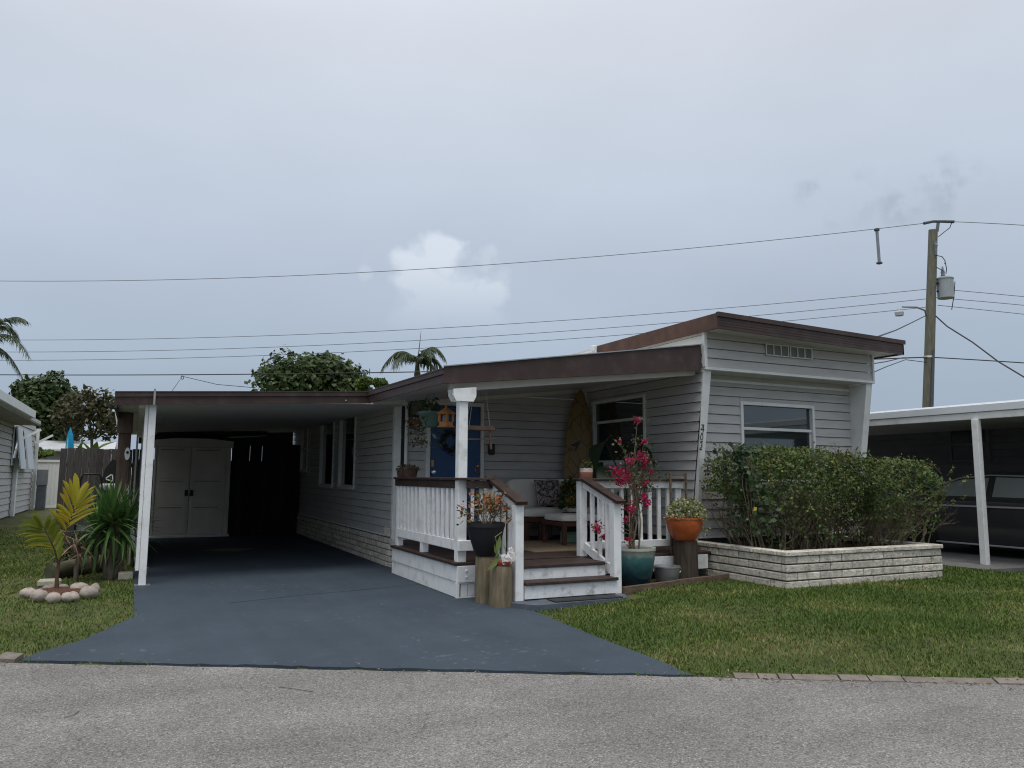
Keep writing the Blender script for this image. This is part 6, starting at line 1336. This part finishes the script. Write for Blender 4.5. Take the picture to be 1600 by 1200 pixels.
mb = MB(); mb.lathe([(.05, .72), (.07, .75), (.05, .80), (.065, .85), (.045, .92), (.02, 1.05)], tuple(tq-[.08, 0, .05]), 12); mb.build('bushing', MATS['grey_insulator'], tf, smooth=True)
mb = MB(); mb.tube([PP(1464, 455, .1), PP(1468, 455, .1)], .03, 6); mb.tube([PP(1463, 443, .1), PP(1468, 443, .1)], .03, 6); mb.build('bracket', m_black, tf)
mb = MB(); mb.tube([PP(1462, 377, .15), PP(1462, 398, .15)], [.05, .035], 8); mb.tube([PP(1461, 380, .15), PP(1464, 384, .2)], .04, 6); mb.build('fuse_cutout', MATS['grey_insulator'], pole, smooth=True)
mb = MB()
for pts in ([(1487, 348), (1484, 356), (1476, 362), (1466, 370)], [(1463, 399), (1472, 401), (1477, 408), (1476, 412)], [(1477, 410), (1479, 420), (1478, 428)], [(1462, 417), (1470, 421), (1474, 424)], [(1492, 440), (1491, 460), (1488, 478), (1487, 484)]): mb.tube([PP(a, b, .2) for a, b in pts], .014, 5)
mb.build('jumper', m_wire, pole, smooth=True)
mb = MB(); mb.tube([PP(1447, 492, .1), PP(1445, 485, .2), PP(1432, 480, .4), PP(1410, 479.5, .6)], .028, 8); lm = mb.build('lamp_arm', m_metal, pole, smooth=True)
lq = PP(1405, 488, .6); mb = MB(); mb.lathe([(.05, -.10), (.12, -.11), (.14, 0), (.10, .02), (.06, .05), (.06, .11), (.04, .14)], tuple(lq), 16); mb.build('lamp_head', mat('lamp_housing', (.42, .44, .45), .4, .1, 6), lm, smooth=True)
mb = MB(); mb.tube([pb+ax*1.75-[.05, .18, 0], pb-ax*.4-[.10, .2, 0]], .04, 8); mb.build('conduit', mat('slate_conduit', (.10, .11, .125), .6), pole, smooth=True)
mb = MB(); mb.lathe([(.172, -.03), (.172, .03)], tuple(PP(1451.5, 558)), 16); mb.build('band', m_trim, pole)
# the line runs in one vertical plane
A2, B2 = GD(1450, 600, PD)[:2], GD(250, 600, 30.0)[:2]; ld = (B2-A2)/np.linalg.norm(B2-A2); ln_ = np.array((-ld[1], ld[0]))
def on_line(px, py, off=0.0):
    r = ray(px, py); t = ((A2+ln_*off)@ln_)/(r[:2]@ln_); return CV+r*t
def smooth_wire(ctrl, off, r, n=40):
    """curve through pixel readings, taken on the line's vertical plane"""
    P3 = np.array([on_line(a, b, off) for a, b in ctrl]); s_ = (P3[:, :2]-A2)@ld; o = np.argsort(s_); s_, P3 = s_[o], P3[o]; co = np.polyfit(s_, P3[:, 2], 2 if len(ctrl) > 2 else 1); ss = np.linspace(s_[0], s_[-1], n); xy = np.stack([np.interp(ss, s_, P3[:, 0]), np.interp(ss, s_, P3[:, 1])], 1); zz = np.polyval(co, ss); zz += np.interp(ss, [ss[0], ss[-1]], [P3[0, 2]-zz[0], P3[-1, 2]-zz[-1]])
    mb = MB(); mb.tube(np.concatenate([xy, zz[:, None]], 1), r, 5); return mb
W = [([(-500, 418), (0, 432.5), (300, 436), (615, 427), (1000, 404), (1367, 359), (1443, 349)], 0, .011, 'topmost thin power line crossing the sky to the pole top'),
     ([(-500, 515), (0, 525), (300, 528), (700, 519), (1050, 494), (1300, 470), (1447, 452)], .1, .010, 'upper of the three parallel service lines left of the pole'),
     ([(-500, 534), (0, 543), (300, 546.5), (700, 537), (1050, 512), (1300, 486), (1447, 467)], .1, .010, 'middle of the three parallel service lines left of the pole'),
     ([(-500, 548), (0, 556), (300, 560), (700, 550), (1050, 526), (1300, 502), (1447, 480)], .1, .010, 'lowest of the three parallel service lines left of the pole'),
     ([(-500, 577), (0, 582.5), (300, 586), (660, 584), (1200, 570), (1450, 558)], .15, .020, 'thick dark cable running low over the carport roof')]
for ctrl, off, r, lab in W: tag(smooth_wire(ctrl, off, r).build('power_line', m_alu if r < .015 else m_wire, smooth=True), lab, 'power line')
for ctrl, off, r, lab in [([(1491, 346.5), (1600, 352), (1900, 380)], 0, .011, 'thin power line leaving the pole top to the right'), ([(1462, 451), (1600, 463.5), (1900, 495)], .1, .010, 'upper service line right of the pole'), ([(1462, 465), (1600, 477), (1900, 510)], .1, .010, 'middle service line right of the pole'), ([(1465, 477), (1600, 491), (1900, 528)], .1, .010, 'lowest service line right of the pole'), ([(1452, 558), (1600, 567), (1900, 590)], .15, .018, 'dark cable right of the pole at its white band')]:
    tag(smooth_wire(ctrl, off, r).build('power_line', m_alu if r < .015 else m_wire, smooth=True), lab, 'power line')
def drop(pts, r, lab):
    P3 = [GD(*p) for p in pts]; out = []
    for i in range(len(P3)-1):
        for k in range(6): out.append(P3[i]+(P3[i+1]-P3[i])*k/6)
    out.append(P3[-1]); mb = MB(); mb.tube(out, r, 5); tag(mb.build('service_drop', m_wire, smooth=True), lab, 'cable')
drop([(1460, 492, 25), (1480, 510, 24.5), (1520, 535, 23.5), (1560, 565, 22.5), (1610, 595, 21), (1680, 640, 20)], .022, 'thick service cable falling from the pole to the right')
drop([(1447, 493, 25), (1425, 504, 22), (1400, 516, 18), (1372, 526, 14)], .016, 'service cable dropping from the pole to the brown roof')
drop([(1450, 558, 25), (1410, 559, 22), (1385, 565, 20), (1366, 568, 18), (1330, 566, 16)], .014, 'sagging upper wire from the pole band towards the house side')
drop([(1447, 566, 25), (1415, 562, 22), (1385, 573, 18), (1355, 586, 14)], .012, 'lower wire from the pole band towards the house side')
q = on_line(1370, 359); q2 = on_line(1374, 411); mb = MB(); mb.tube([q, q2], .05, 8); hs = thing('hanging_line_tube', 'grey tube hanging from the topmost power line left of the pole', 'line fitting', tuple(q)); mb.build('tube', MATS['grey_insulator'], hs, smooth=True); mb = MB(); mb.lathe([(.05, -.05), (.09, -.03), (.09, .03), (.05, .05)], tuple(q), 10); mb.build('clamp', MATS['grey_polymer'], hs, smooth=True); mb = MB(); mb.lathe([(.05, -.04), (.10, -.02), (.10, .02)], tuple(q2), 10); mb.build('end_cap', MATS['grey_polymer'], hs, smooth=True)
hk = on_line(285, 588, .15); cl = MB(); cl.tube([hk+[.05*math.cos(a), 0, .07*math.sin(a)-.05] for a in np.linspace(0, 6.2, 12)], .014, 5); e_ = GD(268, 612, 20); e2 = GD(400, 606, 27); cl.tube([hk, e_], .009, 5); cl.tube([hk, (hk+e2)/2-[0, 0, .1], e2], .012, 5); tag(cl.build('wire_hook', m_wire), 'small looped wire tap on the low cable above the carport', 'cable')

# ------------------------------------------------------------------ trees
def tree(name, label, px, py, D, rx, ry, nleaf, leafm, lsize, cat='tree', lobes=9, trunk_r=.18, sparse=0.0, group=None):
    """crown of many leaf cards gathered in uneven lobes round the limbs; sizes in photo pixels turned to metres at distance D"""
    c = GD(px, py, D); k = D/F_PX*1.0; RX, RZ = rx*k, ry*k; t = thing(name, label, cat, (float(c[0]), float(c[1]), 0), group)
    mb = MB(); g = np.array((c[0], c[1], 0.0)); fork = c-[0, 0, RZ*.75]; mb.tube([g, (g+fork)/2+[.1, 0, 0], fork], [trunk_r, trunk_r*.85, trunk_r*.7], 9); C = []; Nn = []
    cent = []
    for i in range(lobes):
        a = random.uniform(0, 6.28); u = random.uniform(-.75, .9); s_ = math.sqrt(1-u*u)*random.uniform(.35, .85); lc = c+[RX*s_*math.cos(a), RX*.8*s_*math.sin(a), RZ*u*.72]; cent.append((lc, random.uniform(.28, .48)))
        mb.tube([fork, (fork+lc)/2+[0, 0, -.1*RZ], lc], [trunk_r*.5, trunk_r*.3, trunk_r*.1], 6)
    mb.build('trunk', m_bark, t)
    per = nleaf//lobes
    for lc, f in cent:
        v = RNG.normal(0, 1, (per, 3)); v /= np.linalg.norm(v, axis=1, keepdims=True); rr = RNG.uniform(.25, 1, (per, 1))**.55; ns_ = 1+.22*np.sin(5*v[:, :1]*2+f*40)*np.sin(4*v[:, 2:]*2+f*20)
        p = lc+v*rr*ns_*[[RX*f, RX*f, RZ*f*1.05]]
        if sparse: p = p[RNG.random(len(p)) > sparse]
        C.append(p); Nn.append(v[:len(p)]+RNG.normal(0, .6, (len(p), 3))+[0, 0, .4])
    C = np.concatenate(C); Nn = np.concatenate(Nn); V, Fc = leaves_np(C, Nn, lsize, .6); from_np('crown', V, Fc, leafm, t, kind='stuff'); return t
m_tdark = leafmat('dark_tree_leaf', [(0, (.025, .048, .014)), (.6, (.045, .078, .020)), (1, (.09, .12, .035))], .5, .2)
m_tbright = leafmat('bright_tree_leaf', [(0, (.07, .12, .02)), (1, (.13, .18, .035))], .5, .3)
m_tolive = leafmat('olive_tree_leaf', [(0, (.04, .05, .02)), (.6, (.07, .07, .03)), (1, (.15, .12, .07))], .6, .2)
tree('broad_tree', 'rounded dark green tree above the carport roof', 488, 604, 42, 92, 54, 14000, m_tdark, .30, lobes=34)
tree('bright_tree', 'small bright green treetop beside the rounded tree', 583, 603, 36, 26, 20, 1800, m_tbright, .26, lobes=6, trunk_r=.1)
tree('dark_tree', 'large dark tree behind the grey house at the left', 68, 650, 48, 58, 70, 11000, m_tdark, .32, lobes=14, trunk_r=.3)
tree('thin_tree', 'thin olive brown tree with open twigs beside the carport corner', 146, 650, 40, 42, 48, 2600, m_tolive, .26, lobes=14, trunk_r=.1, sparse=.35)
tree('olive_shrub', 'olive leafed bush in front of the large dark tree', 108, 655, 44, 30, 38, 2200, m_tolive, .28, lobes=8, trunk_r=.12)
tree('fence_bush', 'light green bush tops over the white vinyl fence', 60, 709, 37, 22, 11, 700, m_tbright, .26, cat='bush', lobes=5, trunk_r=.06)
m_palm = leafmat('palm_frond_leaf', [(0, (.025, .045, .018)), (.7, (.045, .07, .025)), (1, (.08, .10, .04))], .45, .2)
def palm(label, px, py, D, fronds, trunk_r=.16, spear=None, col=None):
    c = GD(px, py, D); k = D/F_PX; t = thing('palm_tree', label, 'palm', (float(c[0]), float(c[1]), 0)); mb = MB(); mb.tube([(c[0], c[1], 0), (c[0]+.05, c[1], c[2]*.6), tuple(c)], [trunk_r*1.15, trunk_r, trunk_r*.95], 10); mb.build('trunk', m_bark, t, smooth=True)
    mb = MB(); mb.tube([c-[0, 0, .1], c+[0, 0, .8*k*25]], [trunk_r*.9, trunk_r*.5], 9); mb.build('crownshaft', mat('green_crownshaft', (.11, .13, .06), .5, .2, 4), t, smooth=True)
    for (dx, dy, sag, dep) in fronds:
        e = GD(px+dx, py+dy, D+dep); s0 = c+[0, 0, .7*k*25]; m_ = (s0+e)/2+[0, 0, sag*k]; n = 22; pts = [(1-u)**2*s0+2*u*(1-u)*m_+u*u*e for u in np.linspace(0, 1, n)]
        mb = MB(); mb.tube(pts, np.linspace(.04, .008, n), 5); fr = mb.build('frond', m_palm, t); C = []; Dd = []; Nn = []; sz = []
        V = []; Fs = []
        for i in range(2, n):
            d = pts[i]-pts[i-1]; d /= np.linalg.norm(d); sdv = np.cross(d, (0, 0, 1.0)); sdv /= np.linalg.norm(sdv)+1e-9; u = i/n; ll = (.95*math.sin(math.pi*min(1, .15+.8*u))**.6)*k*26
            for sgn in (-1, 1):
                for rep in range(3):
                    p = pts[i]-d*rep*.33*np.linalg.norm(pts[i]-pts[i-1]); tip = p+(sdv*sgn*random.uniform(.35, .8)+d*random.uniform(.35, .7)+np.array((0, 0, -random.uniform(.35, .95))))*ll*.8; w = d*.028*k*26; b = len(V); mid = (p+tip)/2+[0, 0, .12*ll]; V += [p-w, p+w, mid+w*1.2, mid-w*1.2, tip]; Fs += [(b, b+1, b+2), (b, b+2, b+3), (b+3, b+2, b+4)]
        from_np('leaflets', np.array(V), np.array(Fs), m_palm, fr, kind='stuff')
    if spear: mb = MB(); mb.tube([c+[0, 0, .6*k*25], GD(px+spear[0], py+spear[1], D)], [.03, .008], 6); mb.build('spear_leaf', m_palm, t)
    return t
palm('palm with drooping fronds rising behind the porch roof', 652, 583, 36, [(-55, -8, 42, 0), (-38, -10, 30, -1.5), (44, -22, 42, 0), (42, -2, 30, .6), (24, -26, 30, -1), (-12, -24, 14, 1.5), (10, -24, 10, -1.5), (36, 6, 20, -1), (-20, -22, 18, 2)], spear=(6, -66))
palm('tall palm whose fronds enter at the left edge', -30, 560, 40, [(72, -58, 45, 0), (76, -2, 55, -.5), (66, 32, 40, .5), (30, -60, 30, 1), (-50, -20, 30, 0), (-50, 20, 30, 0), (0, -70, 10, 0), (60, -30, 55, 1.5), (-30, -60, 20, 0)], trunk_r=.2)
# banana clump behind the plank fence
q = GD(150, 705, 24); ban = thing('banana_clump', 'broad leaved banana plants rising behind the plank fence', 'banana plant', (float(q[0]), float(q[1]), 0))
mb = MB()
for dx in (-.5, 0, .5): mb.tube([(q[0]+dx, q[1], 0), (q[0]+dx*1.1, q[1], q[2]-.1)], [.10, .07], 8)
mb.build('stem', mat('banana_stem', (.12, .14, .06), .6, .2, 4), ban, smooth=True)
m_ban = leafmat('banana_leaf', [(0, (.05, .10, .02)), (.6, (.09, .15, .035)), (1, (.14, .19, .06))], .4, .35)
for px, py, dx, dz, L_, W_ in ((120, 712, .10, 1, .75, .16), (140, 705, -.4, .5, .7, .26), (150, 700, .5, .6, .65, .26), (160, 702, .6, .15, .6, .28), (132, 705, -.7, .15, .6, .24), (148, 704, 0, 1, .5, .22), (165, 700, .9, .45, .5, .22), (143, 708, -.2, .7, .75, .22)): big_leaf('leaf', L_*.95, W_, m_ban, ban, GD(px, py+6, 24+random.uniform(-.3, .3)), (dx, -.35, dz), .35, roll=random.uniform(-.8, .8), notch=False)

# ------------------------------------------------------------------ grass
def inside(poly, x, y):
    r = np.zeros(len(x), bool); n = len(poly)
    for i in range(n):
        (x1, y1), (x2, y2) = poly[i], poly[(i+1) % n]; c = ((y1 > y) != (y2 > y)) & (x < (x2-x1)*(y-y1)/(y2-y1+1e-12)+x1); r ^= c
    return r
drive_poly = [tuple(p) for p in DRIVE_L[::-1]]+[tuple(p) for p in DRIVE_R]
def grass(name, n, xr, yr, hmul, maxd, seedm):
    x = RNG.uniform(*xr, n); y = RNG.uniform(*yr, n); dr = (x-road_a[0])*rnorm[0]+(y-road_a[1])*rnorm[1]
    ok = dr > .03; tt = (x-road_a[0])*rdir[0]+(y-road_a[1])*rdir[1]; ok &= ~((tt > t0-.02) & (dr < .11))
    ok &= ~inside(drive_poly, x+RNG.normal(0, .022, n), y+RNG.normal(0, .022, n)); ok &= ~((x > 3.55) & (x < 5.3) & (y > 7.33) & (y < 8.5)); ok &= ~((x > 5.1) & (x < 7.06) & (y > 7.69+(x-5.16)*.17)); ok &= ~((x > PX0-.01) & (x < PX1+.01) & (y > PY0-.01)); ok &= ~((x > 3.5) & (x < 10.5) & (y > 8.3)); ok &= ~((x > 11.45) & (y > 7.4)); ok &= ~(((x-ring_c[0])**2/.25+(y-ring_c[1]-.1)**2/.2) < 1)
    d = np.hypot(x, y); ok &= RNG.random(n) < np.clip(1.25-d/maxd, .08, 1)
    patch = .5+.5*np.sin(1.9*x+1.3*np.sin(1.1*y))*np.sin(2.3*y+.8*np.sin(1.7*x)); ok &= RNG.random(n) < .45+.55*patch+.2
    x, y, patch, d = x[ok], y[ok], patch[ok], d[ok]; n = len(x); z = lawn_h(x, y)-.012
    h = RNG.gamma(6, .0065, n)*hmul*(.7+.5*patch); w = RNG.uniform(.0022, .0045, n)*(1+np.clip(d-7, 0, 20)*.10); az = RNG.uniform(0, 6.283, n); lean = RNG.uniform(.2, 1.3, n)*h; wa = az+1.57+RNG.normal(0, .5, n)
    B = np.stack([x, y, z], 1); dv = np.stack([np.cos(az), np.sin(az), 0*az], 1); wv = np.stack([np.cos(wa), np.sin(wa), 0*wa], 1)*w[:, None]
    up = np.array([0, 0, 1.0]); mid = B+dv*lean[:, None]*.35+up*h[:, None]*.6; tip = B+dv*lean[:, None]+up*h[:, None]*.92
    V = np.stack([B-wv, B+wv, mid+wv*.8, mid-wv*.8, tip], 1).reshape(-1, 3); i = np.arange(n)[:, None]*5
    Fc = np.concatenate([i+[[0, 1, 2]], i+[[0, 2, 3]], i+[[3, 2, 4]]], 1).reshape(-1, 3); return from_np(name, V, Fc, seedm, kind='stuff')
def grass_mat():
    m = bpy.data.materials.new('grass_blade'); m.use_nodes = True; n = m.node_tree; lk = n.links.new; b = n.nodes['Principled BSDF']; out = n.nodes['Material Output']; g = n.nodes.new('ShaderNodeNewGeometry')
    cr = n.nodes.new('ShaderNodeValToRGB'); e = cr.color_ramp; e.elements[0].position = 0; e.elements[0].color = (.045, .088, .013, 1); e.elements[1].position = 1; e.elements[1].color = (.33, .26, .12, 1)
    for p, c in ((.45, (.082, .138, .021)), (.78, (.135, .185, .037)), (.90, (.25, .23, .08))): q = e.elements.new(p); q.color = (*c, 1)
    nz = n.nodes.new('ShaderNodeTexNoise'); nz.inputs['Scale'].default_value = 1.1; nz.inputs['Detail'].default_value = 5; lk(g.outputs['Position'], nz.inputs['Vector'])
    mr = n.nodes.new('ShaderNodeMapRange'); mr.inputs['From Min'].default_value = .35; mr.inputs['From Max'].default_value = .75; mr.inputs['To Min'].default_value = -.15; mr.inputs['To Max'].default_value = .50; lk(nz.outputs['Fac'], mr.inputs['Value'])
    ad = n.nodes.new('ShaderNodeMath'); ad.operation = 'MULTIPLY_ADD'; lk(g.outputs['Random Per Island'], ad.inputs[0]); ad.inputs[1].default_value = .75; lk(mr.outputs[0], ad.inputs[2]); lk(ad.outputs[0], cr.inputs[0]); lk(cr.outputs[0], b.inputs['Base Color']); b.inputs['Roughness'].default_value = .55; b.inputs['Specular IOR Level'].default_value = .25
    tr = n.nodes.new('ShaderNodeBsdfTranslucent'); lk(cr.outputs[0], tr.inputs['Color']); ms = n.nodes.new('ShaderNodeMixShader'); ms.inputs[0].default_value = .25; lk(b.outputs[0], ms.inputs[1]); lk(tr.outputs[0], ms.inputs[2]); lk(ms.outputs[0], out.inputs[0]); return m
gm = grass_mat()
tag(grass('grass', 330000, (3.3, 14), (3.2, 9), .68, 16, gm), 'short patchy green lawn right of the driveway', 'grass')
tag(grass('grass', 190000, (-4.5, .2), (6.4, 24), .68, 20, gm), 'short patchy green lawn left of the driveway', 'grass')
# leaf and straw litter gathered along the edge between road and lots
n_ = 900; tt_ = RNG.uniform(-2, 8.5, n_); dd_ = np.abs(RNG.normal(0, .10, n_))*-1+RNG.uniform(-.02, .12, n_); pxy = road_a+rdir*tt_[:, None]+rnorm*dd_[:, None]; C = np.concatenate([pxy, np.full((n_, 1), .008)], 1)
okl = ~((tt_ > float((np.array(DRIVE_L[0])-road_a)@rdir)) & (tt_ < float((np.array(DRIVE_R[0])-road_a)@rdir)) & (RNG.random(n_) < .8)); C = C[okl]; C[:, 2] += np.where(((C[:, :2]-road_a)@rnorm) > .02, .02, 0)
V, Fc = leaves_np(C, RNG.normal(0, .25, (len(C), 3))+[0, 0, 1], .03, .35, .1); tag(from_np('leaf_litter', V, Fc, leafmat('dead_leaf_bits', [(0, (.08, .06, .04)), (.6, (.18, .14, .09)), (1, (.28, .24, .16))], .9, .1), kind='stuff'), 'bits of straw and dead leaf along the road edge', 'leaf litter')
# litter on the asphalt: twigs
for pts, lab in (([(1320, 1143), (1380, 1152), (1450, 1160)], 'long pale straw lying on the asphalt at right'), ([(435, 1073), (465, 1077), (490, 1081)], 'thin dark twig on the asphalt before the driveway'), ([(100, 1121), (115, 1117), (124, 1111)], 'short dark twig on the asphalt at left')):
    mb = MB(); mb.tube([GZ(a, b, .004) for a, b in pts], .0016, 5); tag(mb.build('twig', mat('pale_straw', (.34, .31, .25), .9) if 'pale' in lab else m_wire), lab, 'twig')
